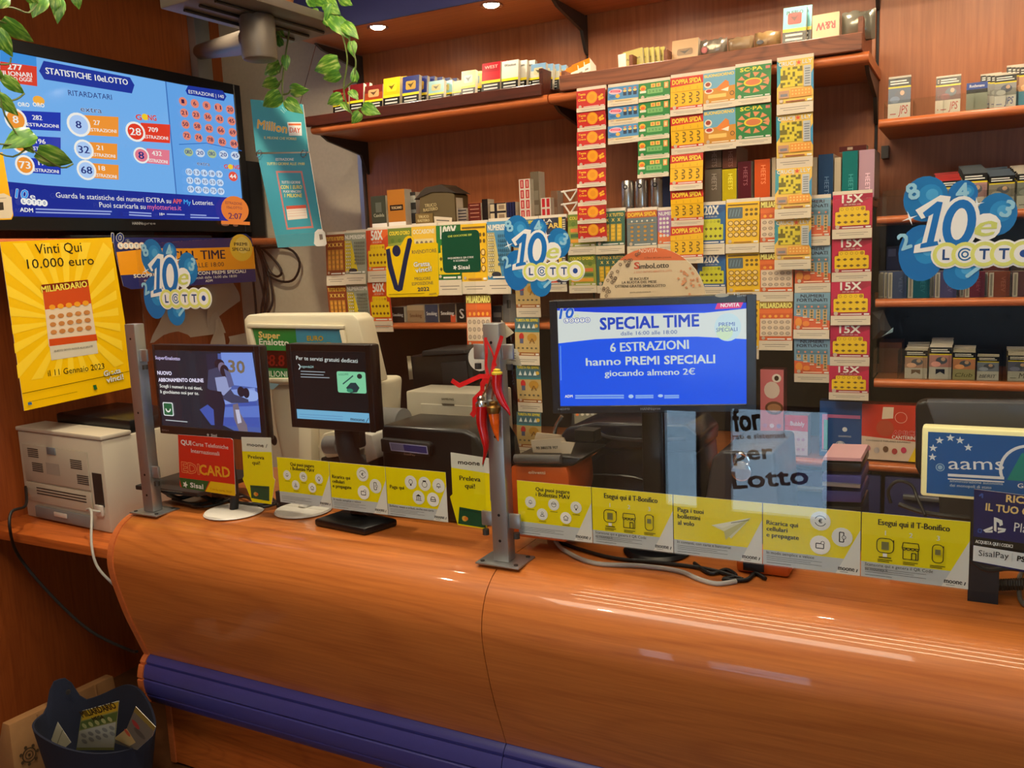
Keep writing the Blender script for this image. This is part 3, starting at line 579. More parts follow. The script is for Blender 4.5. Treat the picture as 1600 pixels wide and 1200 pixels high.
a.tpx('Vinti Qui', (56, 397), (128, 393), 15, (30, 26, 20), .015); a.tpx('10.000 euro', (43, 420), (147, 413), 14, (30, 26, 20), .015); a.tpx('il 11 Gennaio 2023', (75, 588), (163, 576), 9, (40, 32, 16), .005)
a.ppx([(65, 446), (137, 437), (153, 552), (80, 563)], (214, 206, 184)); a.ppx([(65, 446), (137, 437), (145, 490), (72, 498)], (206, 78, 30)); a.ppx([(70, 484), (142, 474), (151, 532), (76, 542)], (226, 206, 180)); a.ppx([(76, 530), (150, 522), (152, 532), (77, 541)], (206, 78, 30)); a.ppx([(64, 445), (136, 437), (138, 446), (66, 455)], (120, 30, 16))
a.tpx('MILIARDARIO', (65, 457), (136, 448), 9, (240, 222, 90), .03, out=(70, 20, 10), ow=.05)
for i in range(5): a.dpx(81+13*i, 480-1.6*i, 5, (236, 160, 40), 4); [a.dpx(81+13.5*i+1.2*j, 495+12*j-1.7*i, 5, (196, 130, 70), 3.6) for j in range(3)]
a.tpx('QUESTO GIOCO NUOCE ALLA SALUTE', (84, 550), (144, 542), 2.6, DK); a.lpx([(34, 615), (206, 579)], .002, (60, 44, 10)); a.lpx([(44, 628), (120, 612)], .0012, (90, 70, 10))
a.tpx('Gratta', (162, 588), (188, 582), 8, WHT, .04, out=(30, 26, 20), ow=.06); a.tpx('vinci!', (166, 598), (192, 592), 8, WHT, .04, out=(30, 26, 20), ow=.06); a.lpx([(168, 578), (174, 584), (183, 573)], .006, (236, 200, 20)); a.ppx([(144, 602), (149, 601), (151, 608), (146, 609)], (40, 100, 50)); a.ppx([(42, 629), (48, 628), (49, 632), (43, 633)], (60, 110, 160))
tag(a.build('poster', GLOSS), 'yellow winning ticket poster on the side wall above the printer', 'poster')
# television shelf and television
ts = thing('television_shelf', 'long cherry shelf under the big television', 'shelf', (-3.1, 2.5, 1.864))
MB().box((XL+.002, 1.55, 1.864), (-3.015, 3.30, 1.895)).build('board', W_SH, ts); MB().cyl((-3.015, 1.55, 1.8795), (-3.015, 3.30, 1.8795), .0155, n=14).build('lipping', W_EDGE, ts)
XT = -3.05; pl = XP(XT); tv = thing('television', 'large black television showing blue lottery statistics', 'television', (XT, 2.5, 1.90))
u0, u1, v0, v1 = 1.83, 3.165, 1.925, 2.594
MB().fbox(pl, u0, v0, u1, v1, -.05, -.002).build('housing', BLK, tv, bevel=.006)
for q in ((u0, v0, u0+.04, v1), (u1-.04, v0, u1, v1), (u0+.04, v0, u1-.04, v0+.05), (u0+.04, v1-.045, u1-.04, v1)): MB().fbox(pl, *q, -.002, .006).build('bezel', BLK, tv, bevel=.002, seg=1)
MB().box((XT-.12, 2.2, 1.896), (XT+.02, 2.9, 1.908)).build('stand', BLK, tv, bevel=.004); MB().box((XT-.05, 2.45, 1.908), (XT-.02, 2.62, 1.95)).build('neck', BLK, tv)
lg = Art(XP(XT+.0065)); lg.tpx('HANN', (207, 351), (222, 351), 4.2, (150, 150, 150), .03); lg.tpx('spree', (222, 351), (243, 351), 4.2, (150, 150, 150)); lg.dpx(352, 351, 6, (190, 170, 150), 2); lg.dpx(368, 352, 4, (190, 180, 170), 2); lg.build('maker_logo', VINYL, tv)
a = Art(pl); LB = (112, 172, 232); a.rect(u0+.04, v0+.05, u1-.04, v1-.045, LB); DB = (30, 52, 150)
scr = lambda x, y: pl.uv(x, y)
x_ = scr(266, 200)[0]; a.rect(x_, scr(300, 308)[1], u1-.04, v1-.045, (98, 160, 226)); a.rect(x_-.004, scr(300, 308)[1], x_+.002, v1-.045, (60, 110, 180))
a.poly([(u0+.04, v0+.05), (u1-.04, v0+.05), (u1-.04, scr(340, 308)[1]), (u0+.3, scr(80, 290)[1]), (u0+.04, scr(16, 282)[1])], (26, 42, 142))
a.ppx([(61, 111), (68, 95), (203, 121), (210, 133), (206, 146), (69, 124)], DB); a.tpx('STATISTICHE 10eLOTTO', (72, 115), (200, 133), 9, WHT, .02)
a.tpx('RITARDATARI', (107, 149), (175, 156), 8, (30, 40, 110)); a.tpx('extra', (126, 174), (159, 177), 8, (30, 40, 90), .01, out=(220, 230, 245))
a.ppx([(0, 77), (56, 83), (57, 104), (0, 97)], (60, 140, 215)); a.ppx([(0, 96), (57, 104), (58, 135), (0, 127)], (214, 60, 40)); a.tpx('277', (12, 108), (35, 110), 8, WHT, .03); a.tpx('MILIONARI', (-4, 117), (50, 121), 7, WHT, .02); a.tpx('FINO AD OGGI!', (-2, 125), (50, 128), 6, WHT, .02)
a.tpx('ORO', (28, 166), (46, 167), 6, WHT, .03, out=(120, 140, 90)); a.dpx(60, 157, 9, (240, 170, 60), 7); a.tpx('ORO', (51, 166), (69, 168), 6, WHT, .03, out=(190, 110, 40))
def statrow(x, y, n, t, col, wc, w=46, h=26, r=15):
    a.ppx([(x+4, y-h/2), (x+w+4, y-h/2+3), (x+w+4, y+h/2+2), (x+4, y+h/2-1)], col); a.dpx(x-4, y-1, r, WHT, r+.5, 20); a.dpx(x-4, y-1, r*.8, wc, r*.82, 20)
    a.tpx(n, (x-4-4*len(n), y+4), (x-4+4.5*len(n), y+5), 11, WHT if wc[2] < 100 and wc[0] > 200 and col[1] < 90 else (30, 46, 120), .02)
    a.tpx(t, (x+w*.36, y-1), (x+w*.36+5*len(t), y), 7, WHT, .02); a.tpx('ESTRAZIONI', (x+w*.22, y+9), (x+w+1, y+12), 5, WHT, .02)
OR = (236, 146, 50)
statrow(28, 188, '8', '282', (26, 52, 170), OR, 62, 30, 17); statrow(36, 225, '12', '196', (26, 52, 170), OR, 54); statrow(42, 259, '73', '171', (26, 52, 170), OR, 48, 24)
statrow(126, 196, '8', '27', OR, (170, 200, 240), 54, 32, 18); statrow(134, 235, '32', '21', OR, (170, 200, 240), 44); statrow(138, 267, '68', '18', OR, (170, 200, 240), 42, 24)
a.tpx('G', (211, 187), (220, 188), 8, (220, 60, 40), .04, out=WHT); a.dpx(225, 183, 5, (240, 200, 40)); a.tpx('NG', (230, 188), (243, 189), 8, (220, 60, 40), .04, out=WHT)
statrow(214, 207, '28', '709', (222, 56, 34), (222, 56, 34), 46, 30, 15); statrow(223, 244, '8', '432', (224, 120, 140), (224, 120, 140), 36, 24, 12)
a.ppx([(288, 142), (292, 134), (346, 142), (352, 151), (348, 158), (291, 148)], DB); a.tpx('ESTRAZIONE | 140', (293, 146), (348, 154), 5, WHT, .01)
G5 = [[1, 6, 8, 11, 20], [21, 23, 36, 43, 45], [50, 58, 62, 66, 69], [72, 74, 78, 82, 84]]
for r, row in enumerate(G5):
    for k, n in enumerate(row):
        x = 284+r*1.8+k*18.4; y = 159+r*18+k*3.2-r*.2; a.dpx(x, y, 6.3, (224, 130, 110), 6.8); s = str(n); a.tpx(s, (x-2*len(s), y+2.5), (x+2.2*len(s), y+3), 6, (60, 30, 70), .02)
a.lpx([(277, 226), (320, 224), (375, 236)], .003, (40, 100, 180))
for k, n in enumerate(('ORO', '20', 'ORO', '20', '45')):
    x = 292+18.2*k; y = 238+1.4*k; a.dpx(x, y, 7, (200, 214, 230) if n != 'ORO' else (170, 190, 140), 6.5); a.tpx(n, (x-5, y+2.5), (x+5, y+3), 6, (40, 56, 130), .02)
a.tpx('extra', (305, 258), (325, 260), 6, (30, 40, 90), out=(220, 230, 245)); a.tpx('G', (347, 263), (353, 264), 6, (220, 60, 40), .04, out=WHT); a.dpx(357, 261, 4, (240, 200, 40)); a.tpx('NG', (361, 264), (371, 265), 6, (220, 60, 40), .04, out=WHT); a.dpx(361, 276, 7, (226, 80, 60), 7.5); a.tpx('44', (356, 279), (366, 279), 6, WHT, .03)
for r, row in enumerate(((10, 13, 16, 18, 19), (33, 34, 35, 53, 56), (59, 61, 70, 75, 89))):
    for k, n in enumerate(row):
        x = 292+r*1.2+k*11.8; y = 269+13.4*r+k*.9; a.dpx(x, y, 5.4, (196, 216, 240), 5.6); a.tpx(str(n), (x-3.6, y+2.3), (x+3.6, y+2.6), 5, (40, 60, 120), .01)
a.tpx('10', (20, 309), (40, 311), 13, (60, 150, 230), .05, .15, out=WHT, ow=.06); a.tpx('e', (43, 311), (51, 312), 9, WHT, .02)
for k, t in enumerate('LOTTO'): a.dpx(33+8*k, 315+.7*k, 5, WHT, 5.2); a.tpx(t, (31.4+8*k, 317+.7*k), (34.6+8*k, 317.4+.7*k), 4.5, (50, 90, 150), .03)
a.tpx('Guarda le statistiche dei numeri EXTRA su', (83, 309), (263, 318), 7.5, WHT, .012); a.tpx('APP', (266, 318), (280, 319), 7, (230, 90, 80), .02); a.tpx('My', (283, 319), (294, 320), 7, (60, 160, 230), .02); a.tpx('Lotteries.', (297, 320), (330, 321), 7, WHT, .012)
a.tpx('Puoi scaricarla su', (151, 324), (223, 327), 7.5, WHT, .012); a.tpx('mylotteries.it', (226, 327), (279, 329), 7.5, (232, 110, 150), .012); a.tpx('ADM', (27, 331), (47, 332), 6, WHT, .03)
for q in (((51, 327), (170, 331)), ((51, 332), (168, 335)), ((197, 332), (232, 334)), ((197, 336), (232, 338)), ((256, 335), (284, 336)), ((293, 336), (318, 337)), ((293, 340), (338, 341))): a.lpx(q, .005, (150, 165, 220))
a.tpx('18+', (245, 337), (253, 337), 4, WHT, .02)
a.dpx(363, 328, 21, (222, 120, 50), 21, 24); a.tpx('ESTRAZIONE', (348, 319), (374, 321), 4, (90, 40, 60)); a.tpx('10eLOTTO', (350, 326), (374, 328), 4, (90, 40, 60)); a.tpx('2:07', (353, 342), (374, 343), 9, (90, 40, 80), .02); a.ppx([(341, 345), (386, 347), (386, 352), (341, 350)], (222, 120, 50))
a.build('screen', SCREEN, tv)
tag(MB().box((XL+.05, 3.19, 1.897), (XT-.02, 3.29, 2.26)).build('loudspeaker', BLKM, bevel=.01), 'narrow black loudspeaker box beside the big television', 'loudspeaker')
# banner on the television shelf edge
pl = XP(-2.996); a = Art(pl)
a.spx([(176, 368), (190, 371), (361, 372), (372, 366), (384, 365), (393, 372), (396, 388), (400, 440), (205, 452), (193, 447), (180, 395)], .0015, (44, 46, 104), WHT)
a.ppx([(182, 394), (235, 388), (300, 388), (396, 385), (399, 420), (340, 422), (270, 426), (188, 430)], (240, 158, 30))
a.dpx(377, 387, 17.5, (238, 196, 60), 21, 24); a.dpx(379, 383, 11, (244, 214, 110), 13); a.tpx('PREMI', (366, 384), (386, 384), 5, (40, 34, 30), .02); a.tpx('SPECIALI', (363, 392), (390, 392), 5, (40, 34, 30), .02)
a.tpx('SPECIAL TIME', (238, 408), (352, 404), 14, (40, 36, 60), .02); a.tpx('DALLE 16:00 ALLE 18:00', (240, 421), (350, 416), 7, (60, 50, 50), .01); a.tpx('SCOPRI LE ESTRAZIONI CON PREMI SPECIALI', (209, 434), (384, 426), 5, WHT, .03); a.tpx('ogni estrazione con premi speciali dalle 16:00 alle 18:00', (225, 440), (370, 433), 4, WHT); a.tpx('ADM', (321, 441), (332, 440), 3.6, WHT, .02)
a.tpx('10', (174, 378), (193, 378), 13, (40, 50, 110), .05, .1, out=WHT, ow=.08); a.tpx('e', (196, 380), (203, 380), 9, (60, 60, 90), .02, out=WHT)
for k, t in enumerate('LOTTO'): a.dpx(188+8.2*k, 384, 5, (232, 200, 170), 5.5); a.dpx(188+8.2*k, 384, 3.6, WHT, 4); a.tpx(t, (186.5+8.2*k, 386), (189.5+8.2*k, 386), 4, (60, 60, 110), .03)
tag(a.build('shelf_banner', GLOSS), 'navy and orange promotion banner hanging from the television shelf', 'banner')
# hanging sheets of paper
def sheet(label, corners, X, bend=.03, nx=6, ny=6, lines=0):
    pl = XP(X); A, B, C, D = [pl.hit(*p) for p in corners]; rows = []
    for j in range(ny+1):
        t = j/ny; r = []
        for i in range(nx+1):
            s = i/nx; p = (A*(1-s)+B*s)*(1-t)+(D*(1-s)+C*s)*t; r.append(p+pl.N*bend*(math.sin(s*3+t*4)*.5+.5*math.sin(t*5.5-s*2)))
        rows.append(r)
    tag(MB().grid(rows).build('paper_sheet', mat('wrinkled_paper', (206, 196, 180), .8, bump=.3, bscale=40), solid=.0008), label, 'paper', 'loose papers hung below the television shelf')
sheet('long creased paper sheet sagging under the banner', [(255, 470), (318, 440), (352, 520), (238, 536)], -3.285, .02)
sheet('paper sheet folded outward beside the wood edge', [(312, 436), (366, 430), (374, 470), (330, 512)], -3.26, .03)
sheet('small curled paper strip just above the small monitor', [(336, 500), (346, 498), (352, 538), (330, 540)], -3.28, .012)
sheet('short white paper slip tucked behind the lottery terminal', [(357, 526), (385, 520), (390, 545), (356, 545)], -3.28, .01)
# two panel hanging sign
ms = thing('hanging_sign', 'turquoise two-panel lottery sign hanging below the plant', 'sign', P(445, 270, Y=2.80)); TQ = (74, 164, 172)
pl = YP(2.80); a = Art(pl); a.spx([(391, 155), (473, 163), (482.5, 237), (400, 238)], .003, TQ, WHT)
a.tpx('Million', (402, 200), (448, 208), 13, (244, 190, 60), .05, out=WHT, ow=.06); a.ppx([(449, 191), (471, 191), (472, 212), (452, 212)], WHT); a.ppx([(450.5, 193), (470, 193), (470.5, 196), (451, 196)], (224, 110, 50)); a.tpx('DAY', (453, 207), (469, 208), 8, (214, 90, 50), .02); a.tpx('IL MILIONE CHE VORREI', (413, 217), (463, 219), 4, (236, 226, 150), .02)
for t in range(40, 150, 14): u = pl.uv(452, 184); a.line([(u[0]+.03*math.cos(math.radians(t)), u[1]+.03*math.sin(math.radians(t))), (u[0]+.055*math.cos(math.radians(t)), u[1]+.055*math.sin(math.radians(t)))], .002, (170, 214, 214))
a.build('upper_panel', GLOSS, ms)
a = Art(pl); a.spx([(402, 241), (483, 239), (507, 383), (434, 387)], .003, (70, 158, 176), WHT)
a.tpx('ESTRAZIONE', (431, 251), (459, 251), 4, WHT, .02); a.tpx('TUTTI I GIORNI ALLE 19:00', (417, 258), (476, 258), 4.2, (236, 226, 120), .02)
a.ppx([(431, 267), (472, 267), (490, 356), (448, 359)], (206, 130, 118)); a.ppx([(434, 270), (470, 270), (487, 353), (450, 356)], (70, 158, 176))
a.tpx('TUTTI I GIORNI', (440, 287), (469, 287), 4.2, WHT, .02); a.tpx('CON 1 EURO', (439, 295), (472, 295), 5.4, (240, 226, 100), .03); a.tpx('PUOI VINCERE', (443, 301), (471, 301), 3.6, WHT, .02); a.tpx('1 MILIONE', (445, 308), (472, 308), 5.2, (240, 226, 100), .03)
a.ppx([(447, 322), (478, 320), (481, 341), (450, 344)], (232, 222, 206)); a.ppx([(447, 322), (478, 320), (479, 325), (448, 327)], (206, 90, 60)); [a.lpx([(450, 330+4*k), (479, 328+4*k)], .0015, (220, 170, 150)) for k in range(3)]
a.ppx([(492, 363), (497, 358), (503, 358), (508, 363), (511, 381), (508, 384), (495, 385), (491, 381)], WHT); a.ppx([(499, 366), (504, 366), (505, 374), (500, 375)], (130, 120, 110))
a.build('lower_panel', GLOSS, ms)
for x in (405, 475): p = P(x, 240, Y=2.797); MB().tube([p+Vector((.014*math.cos(t), -.002+.004*math.sin(t), .014*math.sin(t))) for t in [k*math.pi/6 for k in range(13)]], .0015, 6, smooth=2).build('ring', STEEL, ms)

# old bracket with platform, pot and trailing plants
mt = thing('wall_mount', 'dark metal swivel platform on a wall arm above the television', 'wall mount', (XL, 3.1, 2.5))
ZPF = 2.50; A_, B_, C_ = P(250, 14, Z=ZPF), P(455, 68, Z=ZPF), P(548, 46, Z=ZPF); D_ = A_+C_-B_
up = Vector((0, 0, .028)); MB().tube([P(468, 165, Y=2.803), Vector((-2.42, 2.965, 2.645))], .0014, 5, smooth=0).build('hanging_wire', STEEL, ms); MB().hexa([A_, B_, C_, D_, A_+up, B_+up, C_+up, D_+up]).build('platform', TAUPE, mt, bevel=.005)
for t in (.2, .45, .7):
    p = A_+(C_-B_)*t; q = p+(B_-A_); MB().cyl(p+(q-p)*.08-Vector((0, 0, .004)), p+(q-p)*.92-Vector((0, 0, .004)), .005, n=6).build('stiffening_rib', DKG, mt)
pp = XP(XL+.0); b0 = pp.hit(299, 122); b1 = pp.hit(322, 122)
MB().box((XL+.001, b0.y, b0.z-.01), (XL+.05, b1.y, ZC-.002)).build('wall_rail', ALU, mt, bevel=.006)
e1 = P(404, 62, Z=2.43); e0 = P(313, 81, X=XL+.04); MB().cyl(e0, e1, .034, .040, 20).build('arm', TAUPE, mt); MB().cyl(e1-Vector((0, 0, .06)), e1+Vector((0, 0, .068)), .052, n=24).build('swivel', TAUPE, mt, bevel=.01)
LEAF = bpy.data.materials.new('variegated_leaf'); LEAF.use_nodes = True; _n = LEAF.node_tree; _b = _n.nodes['Principled BSDF']
_tc = _n.nodes.new('ShaderNodeTexCoord'); _mp = _n.nodes.new('ShaderNodeMapping'); _mp.inputs['Scale'].default_value = (9, 2.2, 9); _ns = _n.nodes.new('ShaderNodeTexNoise'); _ns.inputs['Scale'].default_value = 1.0; _rp = _n.nodes.new('ShaderNodeValToRGB'); _oi = _n.nodes.new('ShaderNodeObjectInfo')
_n.links.new(_tc.outputs['Object'], _mp.inputs[0]); _n.links.new(_mp.outputs[0], _ns.inputs['Vector']); _ns.noise_dimensions = '4D'; _m2 = _n.nodes.new('ShaderNodeMath'); _m2.operation = 'MULTIPLY'; _m2.inputs[1].default_value = 40; _n.links.new(_oi.outputs['Random'], _m2.inputs[0]); _n.links.new(_m2.outputs[0], _ns.inputs['W'])
_n.links.new(_ns.outputs['Fac'], _rp.inputs[0]); _n.links.new(_rp.outputs[0], _b.inputs['Base Color'])
_rp.color_ramp.elements[0].color = lin((66, 122, 38)); _rp.color_ramp.elements[0].position = .42; _rp.color_ramp.elements[1].color = lin((196, 206, 128)); _rp.color_ramp.elements[1].position = .72; _e = _rp.color_ramp.elements.new(.58); _e.color = lin((120, 168, 60))
_b.inputs['Roughness'].default_value = .35
STEM = mat('vine_stem', (92, 108, 48), .6)
def leaf_mesh():
    m = MB(); prof = [(0, .02), (.06, .26), (.2, .42), (.4, .44), (.6, .34), (.8, .18), (.93, .07), (1, .0)]; rows = []
    for y, w in prof:
        z = .10*math.sin(y*2.6)-.12*y*y; back = -.07 if 0 < y < .1 else 0
        rows.append([(-w, y+back*1.0, z-.10*w), (-w*.5, y+back*.5, z+.03*w), (0, y, z-.035), (w*.5, y+back*.5, z+.03*w), (w, y+back, z-.10*w)])
    return m.grid(rows).mesh('leaf', LEAF, ang=3)
LM = leaf_mesh()
def leaf(par, base, tip, hit, wide=1.0, jit=.35):
    b = hit(*base); t = hit(*tip); d = t-b; L = d.length; y = d.normalized(); n = (CAM-b).normalized()+Vector([random.uniform(-jit, jit) for _ in range(3)])
    z = (n-y*n.dot(y)).normalized(); x = y.cross(z)
    link('leaf', LM, par, Matrix(((x.x*L*wide*.78, y.x*L, z.x*L, b.x), (x.y*L*wide*.78, y.y*L, z.y*L, b.y), (x.z*L*wide*.78, y.z*L, z.z*L, b.z), (0, 0, 0, 1))))
pc = (A_+C_)/2+Vector((.03, .03, .028)); h1 = lambda x, y: P(x, y, Y=2.26)
pt = thing('trailing_plant', 'trailing variegated pothos in a pot on the dark platform', 'plant', pc)
MB().lathe([(.05, 0), (.065, .05), (.075, .10), (.08, .11), (.07, .11), (.062, .09)], pc+Vector((0, 0, .001)), 20).build('pot', mat('terracotta_pot', (170, 108, 70), .8), pt)
for path in ([pc+Vector((0, 0, .10)), h1(446, -6), h1(452, 40), h1(447, 80), h1(443, 110), h1(441, 140), h1(445, 167)], [h1(441, 100), h1(434, 115), h1(430, 75), h1(432, 60)], [h1(441, 125), h1(433, 133)], [h1(441, 148), h1(450, 146), h1(454, 140)],
             [pc+Vector((0, 0, .10)), h1(476, -5), h1(500, 22), h1(530, 45), h1(542, 85), h1(541, 110), h1(537, 135), h1(541, 160), h1(553, 183)], [h1(545, 60), h1(556, 95), h1(553, 120)], [h1(537, 140), h1(548, 130), h1(556, 128)], [h1(552, 176), h1(561, 170), h1(567, 168)]):
    MB().tube(path, .0028, 6).build('stem', STEM, pt)
for b, t, w in (((425, -4), (446, 12), 1), ((405, -12), (430, 4), 1), ((432, 38), (444, 58), .9), ((431, 48), (430, 72), .8), ((440, 72), (430, 52), .8), ((446, 86), (447, 111), .9), ((437, 100), (411, 117), .9), ((434, 126), (408, 136), .9), ((453, 141), (482, 141), .85), ((439, 147), (409, 167), .9), ((446, 156), (473, 177), .8),
                ((499, 18), (478, 33), .9), ((522, 8), (510, 44), .9), ((506, 0), (531, 22), 1), ((480, -5), (503, 8), 1), ((518, 26), (547, 60), .8), ((536, 36), (560, 60), .8), ((505, 20), (528, 44), .9), ((549, 64), (553, 90), .95), ((554, 128), (554, 104), .9), ((529, 96), (489, 111), .85), ((531, 114), (503, 124), .9), ((547, 141), (560, 156), 1), ((534, 150), (510, 163), .9), ((534, 160), (547, 175), .9), ((566, 166), (594, 178), .85), ((563, 176), (549, 194), 1), ((492, -8), (520, 6), 1), ((530, -6), (550, 8), 1)):
    leaf(pt, b, t, h1, w)
h2 = lambda x, y: P(x, y, X=-2.45)
p2 = thing('trailing_plant', 'trailing pothos vine hanging in front of the television', 'plant', h2(-30, -40))
for path in ([h2(-30, -40), h2(-10, 60), h2(2, 162), h2(20, 200), h2(38, 225), h2(62, 242), h2(96, 262), h2(114, 256)], [h2(-20, 10), h2(20, 12), h2(45, 20), h2(60, 2)], [h2(-10, 30), h2(10, 36)], [h2(-6, 100), h2(14, 100), h2(17, 90)], [h2(4, 160), h2(26, 155), h2(38, 146)], [h2(38, 225), h2(15, 226), h2(-12, 224)], [h2(44, 230), h2(20, 245), h2(-10, 236)], [h2(-30, -40), h2(60, -10), h2(120, -4)]):
    MB().tube(path, .0026, 6).build('stem', STEM, p2)
for b, t, w in (((66, -8), (51, 27), .95), ((86, -8), (84, 21), .9), ((92, -4), (90, 37), .75), ((117, -8), (124, 15), 1.1), ((3, 31), (54, 68), .7), ((-6, 46), (20, 90), .85), ((-14, 106), (8, 126), .9), ((4, 121), (40, 147), .75), ((-6, 147), (30, 182), .7), ((52, 207), (4, 231), .8), ((36, 222), (54, 240), .9), ((58, 236), (116, 256), .8), ((40, -10), (62, 10), .9), ((10, -6), (-12, 14), 1)):
    leaf(p2, b, t, h2, w, .25)
pl = XP(-2.75); a = Art(pl); a.spx([(-20, 240), (4, 238), (21, 336), (18, 343), (-20, 344)], .001, (238, 178, 36), WHT); a.ppx([(-20, 306), (6, 302), (18, 308), (20, 334), (17, 341), (-20, 342)], (220, 206, 180)); a.ppx([(-4, 316), (5, 316), (6, 328), (-3, 329)], (60, 56, 50)); a.lpx([(-15, 311), (10, 309)], .001, DK)
tag(a.build('orange_leaflet', GLOSS), 'orange leaflet edge hanging before the television near the vine', 'leaflet')
# cable bundle on the back wall
cb = thing('cable_bundle', 'bundle of black cables looped on the wall beneath the turquoise sign', 'cables', P(410, 440, Y=3.28)); w1 = lambda x, y: P(x, y, Y=3.29)
for path in ([w1(396, 384), w1(402, 420), w1(412, 460), w1(415, 520)], [w1(399, 384), w1(410, 410), w1(414, 450), w1(408, 490), w1(416, 522)], [w1(402, 386), w1(420, 430), w1(426, 470), w1(417, 492)], [w1(404, 384), w1(414, 420), w1(418, 470), w1(411, 492)], [w1(410, 388), w1(432, 410), w1(440, 426), w1(432, 432), w1(420, 422), w1(408, 392)], [w1(405, 388), w1(450, 388), w1(468, 410), w1(460, 436), w1(440, 440), w1(418, 430)], [w1(396, 440), w1(399, 470), w1(402, 520)]):
    MB().tube(path, .006, 7, smooth=4).build('cable', CABLE, cb)
# ================================================================ equipment behind the glass, shorter screen
def uvrect(pl, tl, br):
    a = pl.uv(*tl); b = pl.uv(*br); return a[0], b[1], b[0], a[1]
def monitor(name, label, pl, rect, bez, thick, art, frame=BLK, back=None, parts=True):
    u0, v0, u1, v1 = rect; t = thing(name, label, 'monitor', pl.at((u0+u1)/2, ZT if pl.V.z > .9 else v0))
    l, b, r, tp = bez
    MB().fbox(pl, u0, v0, u1, v1, -thick, -.0025).build('housing', back or frame, t, bevel=min(.008, thick*.3))
    for q in ((u0, v0, u0+l, v1), (u1-r, v0, u1, v1), (u0+l, v0, u1-r, v0+b), (u0+l, v1-tp, u1-r, v1)): MB().fbox(pl, *q, -.0025, .004).build('bezel', frame, t, bevel=.0015, seg=1)
    art.build('screen', SCREEN, t); return t
# small wide monitor at the printer end
pl = YP(2.06); R1 = uvrect(pl, (238, 538), (418, 690)); u0, v0, u1, v1 = R1; a = Art(pl); a.rect(u0+.01, v0+.02, u1-.01, v1-.015, (26, 36, 48))
a.ppx([(322, 553), (394, 551), (411, 679), (372, 676), (340, 660)], (72, 96, 170)); a.ppx([(345, 551), (394, 551), (402, 606), (350, 600)], (120, 150, 226)); a.ppx([(322, 553), (340, 552), (346, 640), (330, 645)], (34, 40, 62))
a.ppx([(312, 640), (340, 622), (400, 628), (406, 668), (330, 664)], (62, 88, 176)); a.ppx([(348, 610), (398, 606), (402, 626), (352, 632)], (130, 156, 226)); a.ppx([(352, 636), (405, 634), (408, 652), (350, 652)], (92, 122, 206)); a.dpx(392, 618, 13, (150, 176, 236), 9)
a.dpx(343, 569, 8, (36, 30, 40), 8); a.dpx(347, 574, 6, (120, 110, 140), 8); a.dpx(351, 580, 7, (40, 34, 44), 10); a.ppx([(326, 578), (340, 574), (352, 596), (366, 616), (388, 624), (389, 629), (362, 630), (338, 618), (324, 606)], (60, 66, 96)); a.ppx([(336, 590), (352, 588), (362, 606), (350, 618), (340, 612)], (150, 160, 206)); a.ppx([(350, 576), (360, 582), (366, 602), (358, 606)], (90, 96, 140))
a.ppx([(322, 608), (346, 612), (352, 632), (348, 672), (336, 670), (334, 640), (320, 628)], (30, 32, 48)); a.dpx(377, 612, 6, (30, 30, 44), 8); a.dpx(385, 614, 5, (30, 30, 44), 8)
a.ppx([(364, 632), (372, 630), (376, 646), (386, 664), (388, 676), (374, 674), (366, 654)], (120, 108, 120)); a.ppx([(368, 640), (374, 640), (378, 660), (372, 662)], (196, 196, 220))
a.tpx('30', (358, 581), (383, 583), 18, (120, 106, 84), .05); a.tpx('SuperEnalotto', (243, 561), (282, 563), 5, (200, 190, 230), .03, out=(110, 80, 170), ow=.03)
a.tpx('NUOVO', (247, 585), (269, 586), 5.4, (240, 236, 250), .03, out=(130, 90, 190), ow=.05); a.tpx('ABBONAMENTO ONLINE', (249, 596), (319, 597), 5.4, (240, 236, 250), .03, out=(130, 90, 190), ow=.05)
a.tpx('Scegli i numeri a cui tieni,', (251, 605), (317, 609), 5, WHT, .02); a.tpx('li giochiamo noi per te.', (252, 614), (312, 617), 5, WHT, .02)
a.slab(rr(*uvrect(pl, (255, 628), (273, 650)), .006), .0001, (226, 232, 230)); a.slab(rr(*uvrect(pl, (256.5, 629.5), (271.5, 648.5)), .005), .0001, (20, 96, 60)); q = pl.uv(264, 640); a.ring(q[0], q[1]+.004, .008, .013, (240, 236, 226), 10, 180, 360)
a.lpx([(260, 656), (294, 659)], .003, (190, 196, 200))
mo = monitor('customer_monitor', 'small wide monitor showing a couple on a sofa', pl, R1, (.01, .028, .022, .02), .035, a)
lg = Art(YP(2.0555)); lg.tpx('Sisal', (330, 682), (339, 682.5), 4, (210, 210, 210), .03); lg.star(*lg.pl.uv(325, 679.5), .007, (210, 210, 210)); lg.tpx('HANNspree', (253, 673), (264, 673.5), 2.4, (170, 170, 170)); lg.build('maker_logo', VINYL, mo)
bx = pl.at(0, 0).x+(u0+u1)/2; bs = P(366, 801, Z=ZT)
MB().lathe([(.0, 0), (.08, 0), (.098, .004), (.094, .009), (.03, .013), (.0, .013)], bs, 28).build('base', WHITE, mo); MB().tube([bs+Vector((0, .0, .012)), Vector((bs.x, bs.y+.01, ZT+.1)), Vector((bx, 2.11, v0+.06))], .014, 12).build('neck', BLKM, mo)
tag(MB().box((P(250, 770, Y=2.1).x, 2.0, 1.012), (P(345, 770, Y=2.1).x, 2.3, 1.028)).build('cable_tray', BLKM, bevel=.003), 'flat black tray under the small wide monitor', 'tray')
for x in (-2.36, -2.06): MB().box((x, 2.15, ZT), (x+.02, 2.25, 1.012)).build('foot', BLKM, bpy.data.objects['cable_tray'])
